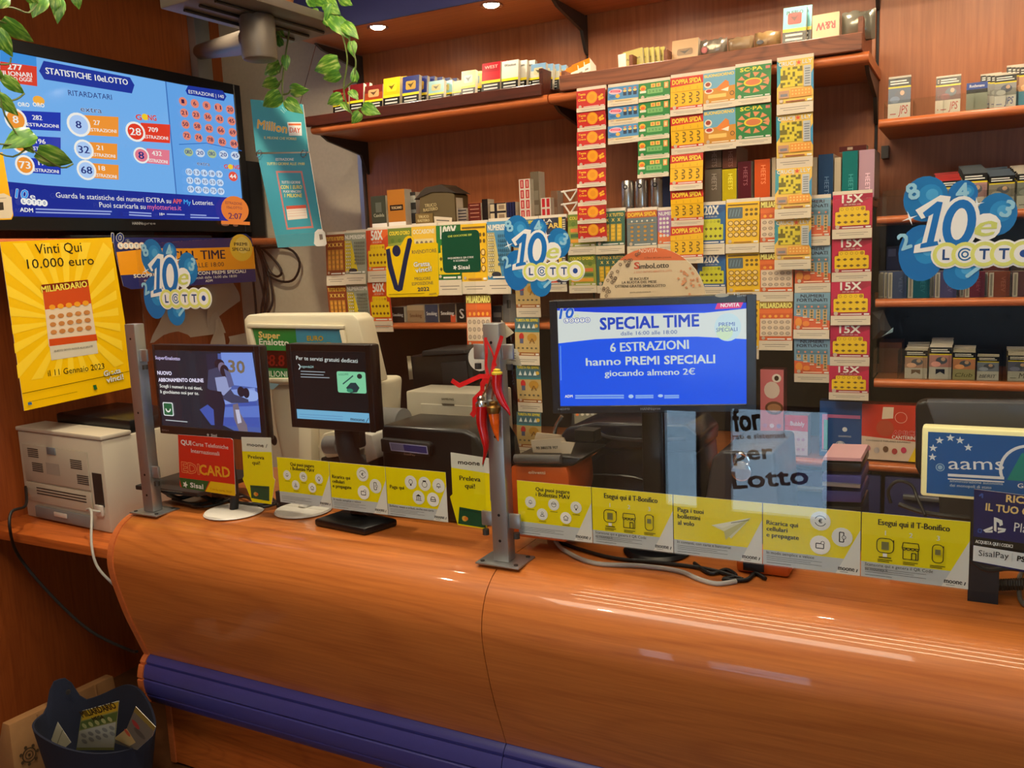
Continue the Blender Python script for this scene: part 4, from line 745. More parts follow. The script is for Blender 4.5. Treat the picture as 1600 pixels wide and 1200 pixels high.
# square black customer display on a pole
pl = YP(2.04); R2 = uvrect(pl, (447, 537), (588, 676)); u0, v0, u1, v1 = R2; a = Art(pl); a.rect(u0+.02, v0+.02, u1-.02, v1-.02, (12, 18, 20))
a.ppx([(463.5, 639), (580, 646), (580.5, 666), (465, 658)], (112, 176, 212)); a.tpx('moone', (548, 657), (570, 659), 5.5, (30, 46, 66), .02); a.lpx([(572, 660), (576, 653)], .002, (30, 46, 66)); [a.lpx([(468, 647+4*k), (536, 651+4*k)], .0016, (90, 140, 190)) for k in range(2)]
a.tpx('Per te servizi gratuiti dedicati', (463, 562), (559, 567), 6, (226, 232, 226), .012); a.tpx('hogenda24', (469, 574), (490, 575), 3.6, (170, 210, 205)); a.ring(*pl.uv(466, 573), .006, .009, (220, 226, 226), 8, -80, 80)
[a.lpx([(470, 580+4.4*k), (470+(38, 36, 45)[k], 581.5+4.4*k)], .0026, (150, 160, 165)) for k in range(3)]
a.slab(rr(*uvrect(pl, (526, 580), (573, 615)), .006), .0001, (128, 206, 160)); a.ppx([(541, 606), (548, 598), (556, 598), (562, 606), (558, 613), (548, 614)], (30, 54, 60)); a.dpx(562, 588, 4, (30, 40, 40)); a.lpx([(536, 600), (552, 587)], .004, (40, 80, 80)); a.dpx(547, 610, 5, (40, 130, 100), 3); a.tpx('VISORE', (529, 587), (545, 586), 3, (40, 110, 90))
mo = monitor('customer_display', 'square black customer display on a thick black pole', pl, R2, (.02, .028, .02, .022), .045, a)
c = P(556, 815, Z=ZT); MB().hexa([P(491, 822, Z=ZT), P(570, 838, Z=ZT), P(622, 822, Z=ZT), P(548, 803, Z=ZT)]+[Vector((p.x, p.y, ZT+.024)) for p in (P(491, 822, Z=ZT), P(570, 838, Z=ZT), P(622, 822, Z=ZT), P(548, 803, Z=ZT))]).build('base', BLK, mo, bevel=.008)
n0 = P(563, 806, Z=ZT+.02); MB().tube([n0, Vector((n0.x, n0.y+.06, 1.06)), Vector((n0.x-.01, 2.10, 1.16)), Vector((n0.x-.02, 2.095, 1.25))], .034, 14).build('pole', BLKM, mo); MB().box((n0.x-.06, 2.086, 1.2), (n0.x+.04, 2.12, 1.36)).build('bracket', BLKM, mo, bevel=.008)
# cream lottery terminal with jackpot sign
tm = thing('lottery_terminal', 'cream lottery terminal with green jackpot sign', 'terminal', P(480, 700, Y=2.3)); pl = YP(2.28, 6, -2.0); q = lambda x, y, w=0: pl.at(*pl.uv(x, y), w)
fr = [(380, 500), (386, 492), (551, 491), (560, 500), (584, 600), (405, 602), (388, 560)]
MB().prism([q(*p) for p in fr], pl.N*-.10).build('sign_head', CREAM, tm, bevel=.008); [MB().prism([q(*p, .001) for p in s], pl.N*.012).build('sign_frame', CREAM, tm, bevel=.003) for s in ([(389, 505), (540, 508), (540, 514), (389, 512)], [(389, 513), (395, 513), (415, 590), (407, 590)], [(533, 515), (540, 515), (556, 590), (549, 590)], [(408, 590), (556, 590), (557, 597), (410, 597)])]
a = Art(pl); a.z = .002; a.ppx([(393, 512), (462, 513), (470, 590), (408, 590)], (40, 132, 60)); a.ppx([(462, 513), (535, 514), (552, 590), (470, 590)], (60, 140, 170)); a.tpx('Super', (405, 527), (438, 529), 9, (240, 200, 110), .05, out=(236, 232, 200), ow=.04); a.tpx('Enalotto', (406, 538), (452, 540), 9, (236, 236, 220), .04); a.tpx('EURO', (481, 532), (506, 532), 7, (190, 160, 50), .05, out=(60, 60, 40), ow=.05); a.tpx('JACKPOT', (474, 541), (518, 541), 6, (190, 160, 50), .05, out=(60, 60, 40), ow=.05)
a.ppx([(408, 547), (450, 548), (454, 575), (412, 574)], (60, 16, 12)); a.tpx('88.8', (412, 571), (446, 572), 17, (120, 28, 20), .02, .1); a.ppx([(412, 575), (455, 576), (458, 591), (415, 590)], (30, 110, 60)); a.tpx('MILIONI', (414, 588), (450, 589), 9, (226, 226, 210), .0)
a.build('jackpot_sign', GLOSS, tm)
MB().prism([q(*p, -.02) for p in [(414, 602), (572, 602), (566, 800), (452, 800), (432, 720), (420, 660)]], pl.N*-.24).clamp(ZT+.0008).build('body', CREAM, tm, bevel=.02, seg=3); MB().prism([q(*p, .03) for p in [(474, 664), (494, 664), (496, 790), (476, 790)]], pl.N*-.05).clamp(ZT+.0008).build('side_column', CREAM, tm, bevel=.004)
MB().lathe([(0, 0), (.08, 0), (.094, .004), (.09, .010), (.03, .014), (0, .014)], P(474, 799, Z=ZT), 26).build('foot', WHITE, tm); ft = P(474, 799, Z=ZT); MB().tube([ft+Vector((0, 0, .01)), ft+Vector((.0, .08, .09)), ft+Vector((.0, .22, .14))], .018, 10).build('foot_arm', WHITE, tm)
a = Art(YP(2.2)); a.ppx([(420, 598), (437, 600), (426, 609), (419, 606)], (170, 214, 230)); a.build('indicator', GLOSS, tm); a = Art(YP(2.2)); a.dpx(428, 688, 5, (20, 20, 20), 8); a.build('lock', BLK, tm)
# grey scanner head between the poles, receipt printer, office printers
sc = thing('bank_note_reader', 'cream and grey note reader behind the black display pole', 'reader', P(520, 720, Y=2.22)); pl = YP(2.2)
MB().prism([pl.hit(*p) for p in [(496, 700), (504, 678), (520, 674), (536, 676), (538, 712), (510, 716)]], (0, .12, 0)).build('shell', CREAM, sc, bevel=.006); MB().prism([pl.hit(*p) for p in [(566, 676), (580, 680), (590, 716), (572, 724)]], (0, .1, 0)).build('cheek', GREYP, sc, bevel=.005); MB().cyl(pl.hit(514, 694)+Vector((0, -.01, 0)), pl.hit(534, 694)+Vector((0, -.01, 0)), .03, n=16).build('roller', MIDG, sc); MB().prism([pl.hit(*p)+Vector((0, .01, 0)) for p in [(498, 716), (588, 720), (592, 812), (500, 800)]], (0, .07, 0)).clamp(ZT+.0008).build('base', BLKM, sc, bevel=.004)
rp = thing('receipt_printer', 'black receipt printer with small blue display', 'printer', P(670, 740, Y=2.2)); pl = YP(2.19, 3, -1.6)
MB().prism([pl.hit(*p) for p in [(594, 664), (724, 672), (742, 680), (757, 704), (765, 742), (766, 826), (600, 806)]], (0, .22, 0)).clamp(ZT+.0008).build('housing', BLK, rp, bevel=.014, seg=3); MB().prism([pl.hit(*p)+Vector((0, -.022, 0)) for p in [(600, 683), (674, 690), (678, 694), (677, 712), (602, 704)]], (0, .03, 0)).build('display_frame', BLKM, rp, bevel=.005)
a = Art(Plane(pl.O+Vector((0, -.0225, 0)), pl.U)); a.ppx([(608, 691), (667, 697), (669, 710), (611, 704)], (150, 150, 190)); a.ppx([(609.5, 692.3), (630, 694.5), (632, 704.5), (612, 703)], (104, 104, 140)); a.ppx([(630, 694.5), (666, 698.3), (667.5, 708.7), (632, 704.5)], (48, 48, 110)); a.tpx('SisalPay', (631, 710.5), (649, 712.5), 3.2, (150, 120, 110)); a.build('display', GLOSS, rp)
sp = thing('laser_printer', 'grey laser printer with green eco label behind the horns', 'printer', P(690, 650, Y=2.5)); pl = YP(2.48)
MB().prism([pl.hit(*p) for p in [(634, 611), (764, 616), (768, 700), (638, 694)]], (0, .16, 0)).build('body', mat('warm_grey_plastic', (168, 160, 142), .5), sp, bevel=.006); MB().prism([pl.hit(*p)+Vector((0, -.004, 0)) for p in [(658, 630), (752, 635), (756, 694), (661, 688)]], (0, .0035, 0)).build('tray_door', mat('warm_grey_door', (176, 168, 150), .5), sp, bevel=.0015, seg=1)
a = Art(YP(2.475)); a.tpx('SAMSUNG', (690, 625), (709, 625.5), 3, (60, 58, 50), .04); a.ppx([(690, 630), (710, 631), (710, 634), (691, 633)], (90, 84, 72)); a.dpx(680, 657, 8.5, (110, 130, 40), 9, 20); a.dpx(680, 657, 6, (70, 76, 40), 6.5); a.ppx([(688, 653), (731, 655), (732, 666), (688, 663)], (138, 158, 40)); [a.ppx([(690+9*k, 656+.4*k), (697+9*k, 656.4+.4*k), (697+9*k, 663.4+.4*k), (690+9*k, 663+.4*k)], (200, 204, 170)) for k in range(3)]; a.build('eco_label', VINYL, sp)
MB().box((P(640, 700, Y=2.5).x, 2.5, ZT), (P(760, 700, Y=2.5).x, 2.596, 1.155)).build('stand', BLKM, sp)
ps = thing('label_roll', 'white paper roll under a grey cover beside the grey printer', 'paper roll', P(615, 660, Y=2.40)); rc = P(612, 662, Y=2.40); MB().cyl(rc+Vector((-.06, 0, 0)), rc+Vector((.05, 0, 0)), .055, n=24).build('cover', MIDG, ps); MB().cyl(rc+Vector((.052, .0, -.03)), rc+Vector((.11, 0, -.03)), .035, n=20).build('roll', WHITE, ps); MB().box((rc.x-.07, 2.36, ZT), (rc.x+.11, 2.44, rc.z-.056)).build('stand', BLKM, ps)
dp = thing('black_printer', 'black office printer in the dark niche above the grey printer', 'printer', P(700, 580, Y=2.7)); pl = YP(2.66)
MB().prism([pl.hit(*p) for p in [(640, 556), (735, 552), (742, 606), (646, 610)]], (0, .2, 0)).build('body', BLK, dp, bevel=.008); MB().prism([pl.hit(*p)+Vector((0, -.01, 0)) for p in [(662, 548), (726, 546), (730, 552), (660, 556)]], (0, .2, 0)).build('lid', BLKM, dp, bevel=.003); MB().prism([pl.hit(*p)+Vector((0, -.008, 0)) for p in [(690, 566), (730, 564), (734, 600), (694, 603)]], (0, .006, 0)).build('panel', BLKM, dp, bevel=.002)
MB().prism([pl.hit(*p)+Vector((0, -.006, 0)) for p in [(637, 556), (643, 556), (647, 592), (641, 593)]], (0, .005, 0)).build('chrome_strip', STEEL, dp); MB().box((P(646, 610, Y=2.66).x, 2.662, 0), (P(742, 606, Y=2.66).x, 2.86, P(690, 609, Y=2.66).z-.002)).build('stand', BLKM, dp)
# red ribbon and horn charms
yh = 1.925; H = lambda x, y: P(690+x/2.5, 400+y/2.5, Y=yh)
def horn(label, path, r, col, cap, capr, capm):
    t = thing('horn_charm', label, 'charm', H(*path[0]), 'red horn charms on the post'); n = len(path)
    MB().tube([H(*p) for p in path], [r*(1-(i/(n-1))**1.4*.93) for i in range(n)], 14, smooth=5).build('horn', col, t)
    c0, c1 = H(*cap[0]), H(*cap[1]); d = c1-c0; L = d.length; MB().lathe([(capr*.3, 0), (capr*.7, .15*L), (capr*.62, .35*L), (capr, .5*L), (capr*1.02, .72*L), (capr*.9, L)], c0, 16, d).build('cap', capm, t)
REDH = mat('glossy_red_lacquer', (176, 14, 20), .18, coat=.6); ORH = mat('glossy_orange_lacquer', (222, 84, 14), .2, coat=.5, var=.3, bscale=60)
horn('long glossy red horn charm with a silver cap', [(158, 585), (157, 650), (170, 720), (172, 760), (160, 815)], .0165, REDH, ((152, 545), (158, 598)), .016, STEEL)
horn('short orange horn charm with a bronze cap', [(203, 600), (208, 650), (214, 690), (222, 724)], .0155, ORH, ((203, 565), (203, 612)), .018, mat('bronze', (150, 116, 60), .3, .9))
horn('red horn charm with a yellow cap hanging against the post', [(217, 460), (218, 520), (238, 570), (258, 600), (268, 624)], .014, REDH, ((216, 440), (217, 468)), .014, mat('yellow_lacquer', (214, 190, 60), .3))
rb = thing('red_ribbon', 'red ribbon knotted around the post clamp holding the horns', 'ribbon', H(180, 320)); RB = mat('red_satin', (196, 22, 24), .4)
def strip(path, w, n=6):
    pts = [H(*p) for p in path]; m = MB(); q = []
    for i in range(len(pts)-1):
        for k in range(n): q.append(pts[i].lerp(pts[i+1], k/n))
    q.append(pts[-1]); rows = []
    for i, p in enumerate(q):
        d = (q[min(i+1, len(q)-1)]-q[max(i-1, 0)]).normalized(); s = d.cross(Vector((.3*math.sin(i*.5), -1, .2))).normalized(); rows.append([p-s*w/2, p+s*w/2])
    return m.grid(rows)
for path, w in (([(172, 318), (176, 380), (174, 430), (182, 470)], .008), ([(236, 312), (222, 360), (206, 410), (196, 470)], .010), ([(172, 320), (200, 380), (214, 430)], .004), ([(182, 470), (150, 470), (110, 488), (70, 506), (40, 486)], .012), ([(178, 472), (160, 500), (160, 530)], .014), ([(160, 530), (130, 560), (128, 610), (118, 625)], .014), ([(190, 470), (170, 480), (186, 490)], .016)):
    strip(path, w).build('ribbon_strand', RB, rb, solid=.0012)
for p0, p1 in (((192, 475), (160, 545)), ((190, 475), (203, 568)), ((200, 480), (196, 560))): MB().tube([H(*p0), H((p0[0]+p1[0])/2+4, (p0[1]+p1[1])/2), H(*p1)], .0026, 6).build('chain', STEEL, rb)
a = Art(YP(1.99)); a.spx([(783, 500), (803, 520), (788, 530), (783, 528)], .001, (214, 200, 170)); tag(a.build('paper_tag', PAPER), 'upper cream paper tag behind the horn post', 'tag'); a = Art(YP(1.992)); a.spx([(788, 541), (808, 546), (815, 572), (790, 568)], .001, (216, 206, 184)); [a.lpx([(795, 550+4*k), (806, 552+4*k)], .002, (120, 110, 100)) for k in range(4)]; tag(a.build('paper_tag', PAPER), 'lower printed paper tag behind the horn post', 'tag')
c = P(749, 560, Y=2.0); tag(MB().cyl(c, c+Vector((0, .004, 0)), .034, n=26).build('white_disc', WHITE), 'round white disc tag half hidden by the horn ribbon', 'tag')
# ================================================================ printer on the side desk
Pb = P(174, 834, Z=.8305); Pa = P(43, 806, Z=.8305); pl = Plane(Pb, Pb-Pa); L = (Pb-Pa).length; Hh = pl.uv(154, 688)[1]
pr = thing('office_printer', 'cream office printer on the side desk under the yellow poster', 'printer', (Pa+Pb)/2); PG = mat('aged_printer_plastic', (196, 186, 166), .5); PD = mat('aged_printer_panel', (184, 174, 154), .5)
F = lambda n, m, u0, v0, u1, v1, w0, w1, bv=.004: MB().fbox(pl, u0, v0, u1, v1, w0, w1).build(n, m, pr, bevel=bv)
F('body', PG, -L, .0, 0, Hh, -.40, 0, .008); F('top_rim', PG, -L-.004, Hh, .004, Hh+.016, -.12, .004); F('output_tray', BLK, -L+.06, Hh+.001, -.01, Hh+.05, -.40, -.125, .01)
F('rear_cover', PD, -L+.03, Hh*.44, -.09, Hh*.86, .0005, .006); F('lower_cover', PD, -L+.03, Hh*.2, -.09, Hh*.42, .0005, .006); F('duplex_tray', MIDG, -L+.08, .01, -.10, Hh*.16, .0005, .012); F('tray_latch', GREYP, -L*.6, .03, -L*.45, Hh*.14, .0125, .018); F('blue_latch', mat('blue_grey_plastic', (112, 120, 128), .5), -L*.62, Hh*.78, -L*.52, Hh*.86, .0065, .010, .001)
for k in range(5):
    for u, v in ((-L+.07, .72), (-L*.36, .66), (-L+.09, .56), (-L*.30, .50)): F('vent_slot', DKG, u, Hh*v+k*.0075, u+.07, Hh*v+.0035+k*.0075, .0062, .0072, 0)
for k in range(3): F('vent_slot', DKG, -L+.10, Hh*.30+k*.011, -.12, Hh*.30+.004+k*.011, .0062, .0072, 0)
F('type_plate', mat('label_grey', (160, 152, 138), .5), -L*.66, Hh*.55, -L*.5, Hh*.68, .0062, .0068, 0); F('port_recess', DKG, -.075, Hh*.28, -.02, Hh*.64, .0005, .002, 0); F('cable_socket', GREYP, -.07, Hh*.18, -.025, Hh*.30, .0005, .012)
def cab(label, pts, r, m, cat='cable', nm='cable'): return tag(MB().tube(pts, r, 8, smooth=5).build(nm, m), label, cat)
cab('grey cable drooping from the cream printer over the desk edge', [pl.at(-.03, Hh*.24, .014), pl.at(-.05, Hh*.28, .05), P(143, 800, Y=1.93), P(143, 850, Y=1.87), P(152, 885, Y=1.86), P(176, 912, Y=1.88), P(190, 925, Y=1.93)], .0045, GCABLE)
cab('black power cable hanging from the printer to the floor', [pl.at(-L+.02, .12, .004), P(40, 790, Y=1.93), P(18, 800, Y=1.86), P(16, 830, Y=1.84), P(30, 870, X=-3.15), P(80, 930, X=-3.05), P(140, 985, X=-2.9), P(200, 1015, X=-2.75), P(214, 1018, X=-2.68)], .0055, CABLE)
cab('thin black cable rising beside the printer at the counter end', [P(200, 822, Y=2.1), P(190, 800, Y=2.12), P(198, 776, Y=2.14), P(236, 766, Y=2.2)], .003, CABLE)
# ================================================================ basket, tickets and paper bag on the floor
bc = Vector((-2.55, 1.735, .0)); bk = thing('felt_basket', 'navy felt basket of discarded tickets on the floor', 'basket', bc); NF = mat('navy_felt', (24, 30, 50), .95, bump=.4, bscale=500)
rows_o = []; rows_i = []; n = 56
def rim(t): return .27+.10*math.exp(-((t-2.8)/.30)**4)+.085*math.exp(-((t-1.45)/.62)**2)+.02*math.exp(-((t-4.4)/.7)**2)
for j in range(6):
    s = j/5; ro = []; ri = []
    for i in range(n+1):
        t = (2*math.pi*i/n) % (2*math.pi); rx = .19+.055*s; ry = .105+.04*s; z = .004+(rim(t)-.004)*s; ro.append(bc+Vector((rx*math.cos(t), ry*math.sin(t), z))); ri.append(bc+Vector(((rx-.007)*math.cos(t), (ry-.007)*math.sin(t), max(z, .012))))
    rows_o.append(ro); rows_i.append(ri)
MB().grid(rows_o+rows_i[::-1]).build('felt_wall', NF, bk, ang=1.2); MB().cyl(bc+Vector((0, 0, .0)), bc+Vector((0, 0, .012)), .1, n=28).build('bottom', NF, bk); p = bc+Vector((.205*math.cos(2.75), .145*math.sin(2.75)-.004, .335)); MB().cyl(p+Vector((.006, -.006, 0)), p+Vector((.012, -.012, 0)), .008, n=12).build('rivet', DKG, bk)
pl = YP(1.76, 10, -2.6, -14); a = Art(pl); a.spx([(128, 1111), (186, 1095), (178, 1172), (119, 1172)], .001, (150, 150, 84), WHT); a.ppx([(130, 1112), (185, 1097), (184, 1110), (128, 1126)], (206, 170, 40)); a.ppx([(126, 1128), (184, 1112), (182, 1126), (125, 1140)], (96, 116, 54)); a.ppx([(124, 1142), (181, 1128), (178, 1168), (120, 1168)], (196, 196, 176)); a.tpx('MILIARDARIO', (130, 1121), (183, 1106), 8, (60, 40, 10), .03); a.tpx('MEGA', (147, 1127), (164, 1122), 5, (60, 40, 10), .03)
for k in range(5): a.dpx(132+10*k, 1134-2.6*k, 3.4, (190, 190, 120)); [a.dpx(131+11*k+j, 1149-3*k+9*j, 4, (150, 150, 140), 3) for j in range(2)]
tag(a.build('scratch_ticket', PAPER), 'gold and green scratch ticket standing in the navy basket', 'ticket')
pl = YP(1.80, -16, -2.5, -10); a = Art(pl); a.spx([(212, 1104), (243, 1136), (238, 1150), (214, 1172), (176, 1160), (198, 1138)], .001, (120, 122, 110), WHT); a.ppx([(212, 1104), (243, 1136), (240, 1142), (209, 1112)], (150, 140, 60)); a.ppx([(178, 1154), (198, 1138), (212, 1160), (202, 1166)], (214, 196, 130)); a.dpx(212, 1132, 4, (180, 60, 60)); a.dpx(218, 1146, 6, (90, 92, 86), 4); a.dpx(199, 1145, 3, (200, 90, 60)); tag(a.build('scratch_ticket', PAPER), 'grey crumpled scratch ticket at the rail side of the basket', 'ticket')
pl = YP(1.72, 30, -2.7, -10); a = Art(pl); a.spx([(90, 1128), (111, 1160), (93, 1176), (80, 1156)], .001, (206, 198, 168), WHT); a.lpx([(98, 1140), (88, 1166)], .002, (120, 110, 80)); tag(a.build('ticket_stub', PAPER), 'cream ticket stub leaning inside the navy basket', 'ticket')
bg_ = thing('paper_bag', 'brown paper bag lying behind the navy basket', 'bag', (-2.97, 1.8, 0)); KR = mat('kraft_paper', (150, 108, 64), .85, bump=.5, bscale=18, var=.08)
t0, t1 = P(14, 1133, X=-2.93), P(177, 1056, X=-2.93)
MB().hexa([(-3.06, t0.y, .001), (-2.90, t0.y-.02, .001), (-2.90, t1.y, .001), (-3.06, t1.y, .001), (-2.97, t0.y, t0.z), (-2.93, t0.y, t0.z), (-2.93, t1.y, t1.z), (-2.97, t1.y, t1.z)]).build('bag_body', KR, bg_, bevel=.004)
for s in (.22, .5, .78): p = Vector((-2.918, t0.y+(t1.y-t0.y)*s, .0)); MB().prism([p+Vector((-.004, -.006, .02)), p+Vector((.008, 0, .02)), p+Vector((-.004, .006, .02))], Vector((-.012, .01, t0.z-.03))).build('fold', KR, bg_)
a = Art(Plane((-2.905, 1.72, .09), (0, 1, 0), (-.15, 0, 1))); a.ring(0, 0, .022, .026, (60, 44, 26)); a.ring(0, 0, .012, .015, (60, 44, 26)); a.disc(0, 0, .005, (60, 44, 26)); [a.disc(.031*math.cos(t*.9), .031*math.sin(t*.9), .006, (70, 52, 32)) for t in range(7)]; a.build('printed_mark', PAPER, bg_)

for k, (lb, pts) in enumerate((('black cable lying along the flat tray', [(262, 778), (300, 792), (345, 786), (400, 792), (440, 788)]), ('black cable looping behind the red phone sign', [(270, 784), (320, 796), (380, 780), (412, 796), (446, 784)]), ('black cable tangled near the white foot', [(340, 790), (372, 776), (404, 790), (420, 780), (436, 794)]), ('thick black plug cable beside the end post', [(256, 772), (280, 782), (310, 776), (334, 788)]))):
    cab(lb, [P(x, y-4, Z=ZT+.012+.006*((i+k) % 2)) for i, (x, y) in enumerate(pts)], .005 if k < 3 else .008, CABLE)
# ================================================================ equipment behind the long screen
pl = YP(2.10, 18, -.73); R3 = uvrect(pl, (858, 470), (1182, 643)); u0, v0, u1, v1 = R3; a = Art(pl); BL = (16, 84, 220); ro = math.atan2(pl.uv(1167, 466)[1]-pl.uv(867, 475)[1], pl.uv(1167, 466)[0]-pl.uv(867, 475)[0])
a.rect(u0+.012, v0+.02, u1-.014, v1-.016, (8, 84, 236)); a.ppx([(867, 475), (1167, 466), (1167, 486), (1080, 487), (960, 488), (868, 489)], (10, 60, 214)); a.ppx([(868, 485), (930, 488), (1020, 490), (1100, 489), (1167, 482), (1167, 530), (1090, 526), (1000, 527), (930, 530), (869, 537)], (214, 220, 216))
a.tpx('SPECIAL TIME', (938, 515), (1092, 509.5), 18, (20, 66, 190), .03); a.tpx('dalle 16:00 alle 18:00', (970, 524), (1058, 521.5), 6, (36, 80, 160), .012)
a.tpx('6 ESTRAZIONI', (954, 550), (1076, 545), 14, (206, 216, 214), .02); a.tpx('hanno', (916, 571.5), (970, 570), 12, (206, 216, 214), .02); a.tpx('PREMI SPECIALI', (978, 570), (1117, 567), 12.5, (206, 216, 214), .03); a.tpx('giocando almeno 2€', (945, 588), (1086, 585), 9.5, (206, 216, 214), .02)
a.tpx('10', (874, 498), (897, 496), 15, (24, 96, 200), .05, .2, out=WHT, ow=.06); a.tpx('e', (898, 497), (905, 496), 8, (214, 220, 170), .02)
for k, t in enumerate('LOTTO'): a.dpx(885+8.3*k, 501-.3*k, 4.6, (90, 110, 190), 4.4); a.dpx(885+8.3*k, 501-.3*k, 3.7, WHT, 3.5); a.tpx(t, (883.4+8.3*k, 503-.3*k), (886.6+8.3*k, 503-.3*k), 4, (40, 60, 150), .03)
a.dpx(1137, 511, 21, (196, 220, 226), 22, 24); a.dpx(1132, 519, 13, (206, 226, 190), 12); a.tpx('PREMI', (1123, 510), (1148, 509), 6, (30, 70, 170), .01); a.tpx('SPECIALI', (1119, 518.5), (1152, 517), 6, (30, 70, 170), .01)
a.ppx([(1121, 473), (1162, 471), (1157, 481), (1117, 483)], (226, 50, 120)); a.tpx('NOVITÀ', (1126, 480), (1155, 479), 6, WHT, .02)
a.tpx('ADM', (883, 621), (895, 620.6), 4, WHT, .03); [a.lpx(q, .004, (130, 170, 240)) for q in (((899, 618), (975, 617.5)), ((899, 621.5), (975, 621)), ((993, 618), (1021, 617.6)), ((993, 621), (1021, 620.6)), ((1038, 618), (1061, 617.6)), ((1038, 621), (1061, 620.6)))]; a.dpx(986, 619, 4, (170, 200, 240), 3); a.dpx(1032, 618, 4, (170, 200, 240), 2.4); a.lpx([(876, 540), (877, 594)], .002, (110, 160, 240))
mo = monitor('advert_monitor', 'wide blue monitor announcing special time draws', pl, R3, (.02, .02, .024, .02), .05, a, mat('dark_navy_plastic', (18, 22, 38), .25))
lg = Art(Plane(pl.at(0, 0, .0045), pl.U)); lg.tpx('HANNspree', (1001, 641), (1032, 640), 4, (140, 144, 150), .01); lg.tpx('HDMI', (872, 641), (890, 640.5), 3, (140, 144, 150)); lg.tpx('HL191', (866, 471), (880, 470.5), 3, (120, 124, 130)); lg.dpx(1128, 461.5, 11, (180, 180, 170), 3); lg.tpx('10', (1147, 461), (1156, 460.5), 4, (190, 200, 210), .04); lg.tpx('LOTTO', (1152, 464), (1166, 463), 2.6, (190, 200, 210), .02); lg.build('maker_logo', VINYL, mo)
q0 = pl.at((u0+u1)/2, 0, -.06); MB().box((q0.x-.03, q0.y-.01, ZT+.012), (q0.x+.03, q0.y+.03, v0+.08)).build('neck', BLK, mo, bevel=.006); MB().lathe([(0, 0), (.085, 0), (.09, .006), (.08, .014), (0, .016)], (q0.x, q0.y+.01, ZT), 28).build('base', BLK, mo)
# round topped sign behind the monitor
sg = YP(2.50); a = Art(sg); cx, cy = sg.uv(1018, 475); e = sg.uv(1104, 472); r = e[0]-cx
arc = [(cx+r*math.cos(math.radians(t)), cy+r*1.0*math.sin(math.radians(t))) for t in range(0, 181, 9)]; a.slab(arc+[(cx-r, cy-.12), (cx+r, cy-.12)], .004, (216, 196, 164), WHT)
a.poly([(cx+r*math.cos(math.radians(t)), cy+r*math.sin(math.radians(t))) for t in range(49, 132, 6)], (214, 106, 62)); a.tpx('NOVITÀ', (999, 395), (1027, 394), 6, (240, 226, 206), .01); a.tpx('il Gioco del Lotto presenta', (1007, 404), (1049, 403), 2.6, DK); a.tpx('S', (991, 420), (999, 420), 10, (200, 70, 50), .03); a.tpx('imboLotto', (999, 420), (1045, 418), 8, (40, 34, 40), .02); a.tpx('IL GIOCO GRATUITO ABBINATO AL LOTTO', (991, 427), (1050, 424.5), 3, (206, 110, 80))
a.tpx('SE INCLUDI', (984, 438), (1013, 437), 4, (40, 36, 40), .02); a.tpx('LA RUOTA DEL MESE', (972, 443.5), (1026, 442), 4, (40, 36, 40), .02); a.tpx('OTTIENI GRATIS SIMBOLOTTO', (961, 449.5), (1040, 448), 4, (40, 36, 40), .02); a.tpx('www.simbolotto.it', (984, 458), (1017, 457), 2.6, DK)
random.seed(3)
for k in range(26):
    t = math.radians(random.uniform(100, 172)); rr_ = r*random.uniform(.82, .95); a.ring(cx+rr_*math.cos(t), cy+rr_*math.sin(t), .003, .005, (110, 90, 76), 8)
    t = math.radians(random.uniform(8, 46)); rr_ = r*random.uniform(.66, .95); a.disc(cx+rr_*math.cos(t), cy+rr_*math.sin(t), .004, (214, 150, 110), n=6)
ls = thing('round_sign', 'round topped beige and orange sign behind the blue monitor', 'sign', sg.at(cx, ZT)); a.build('sign_board', PAPER, ls); MB().box((cx-.04, 2.506, ZT), (cx+.04, 2.515, cy)).build('support', CREAM, ls)
# orange and black receipt printer
op = thing('orange_printer', 'orange fronted black printer beside the horn post', 'printer', P(850, 740, Y=2.12)); pl = YP(2.06)
ORG = mat('orange_plastic', (196, 84, 16), .4); MB().prism([pl.hit(*p) for p in [(798, 728), (884, 730), (888, 740), (890, 768), (884, 800), (884, 848), (800, 838)]], (0, .17, 0)).clamp(ZT+.0008).build('front_cover', ORG, op, bevel=.006); MB().prism([pl.hit(*p) for p in [(797, 726), (803, 712), (880, 713), (910, 716), (894, 729)]], (0, .18, 0)).build('top_cover', BLK, op, bevel=.006); MB().cyl(pl.hit(806, 716)+Vector((0, -.004, 0)), pl.hit(878, 717)+Vector((0, -.004, 0)), .012, n=14).build('roller', mat('grey_roller', (90, 86, 82), .35), op)
lg = Art(YP(2.0585)); lg.tpx('olivetti', (826, 740), (852, 741), 4.5, (236, 206, 170), .05); lg.build('maker_logo', VINYL, op)
for k, (c4, lb) in enumerate((([(829, 688), (880, 684), (892, 708), (834, 712)], 'front receipt of the bundle on the orange printer'), ([(838, 676), (876, 680), (884, 702), (832, 696)], 'fanned receipt at the back of the orange printer bundle'), ([(876, 690), (898, 692), (890, 714), (878, 712)], 'receipt slip at the monitor side of the bundle'))):
    a = Art(YP(2.10-.004*k if k != 1 else 2.12)); a.spx(c4, .006, (206, 186, 156), (190, 170, 140)); k == 0 and a.tpx('90 380378 907', (838, 702), (872, 701), 4, (60, 54, 50), .03); tag(a.build('receipt', PAPER), lb, 'receipt', 'receipts on the orange printer')
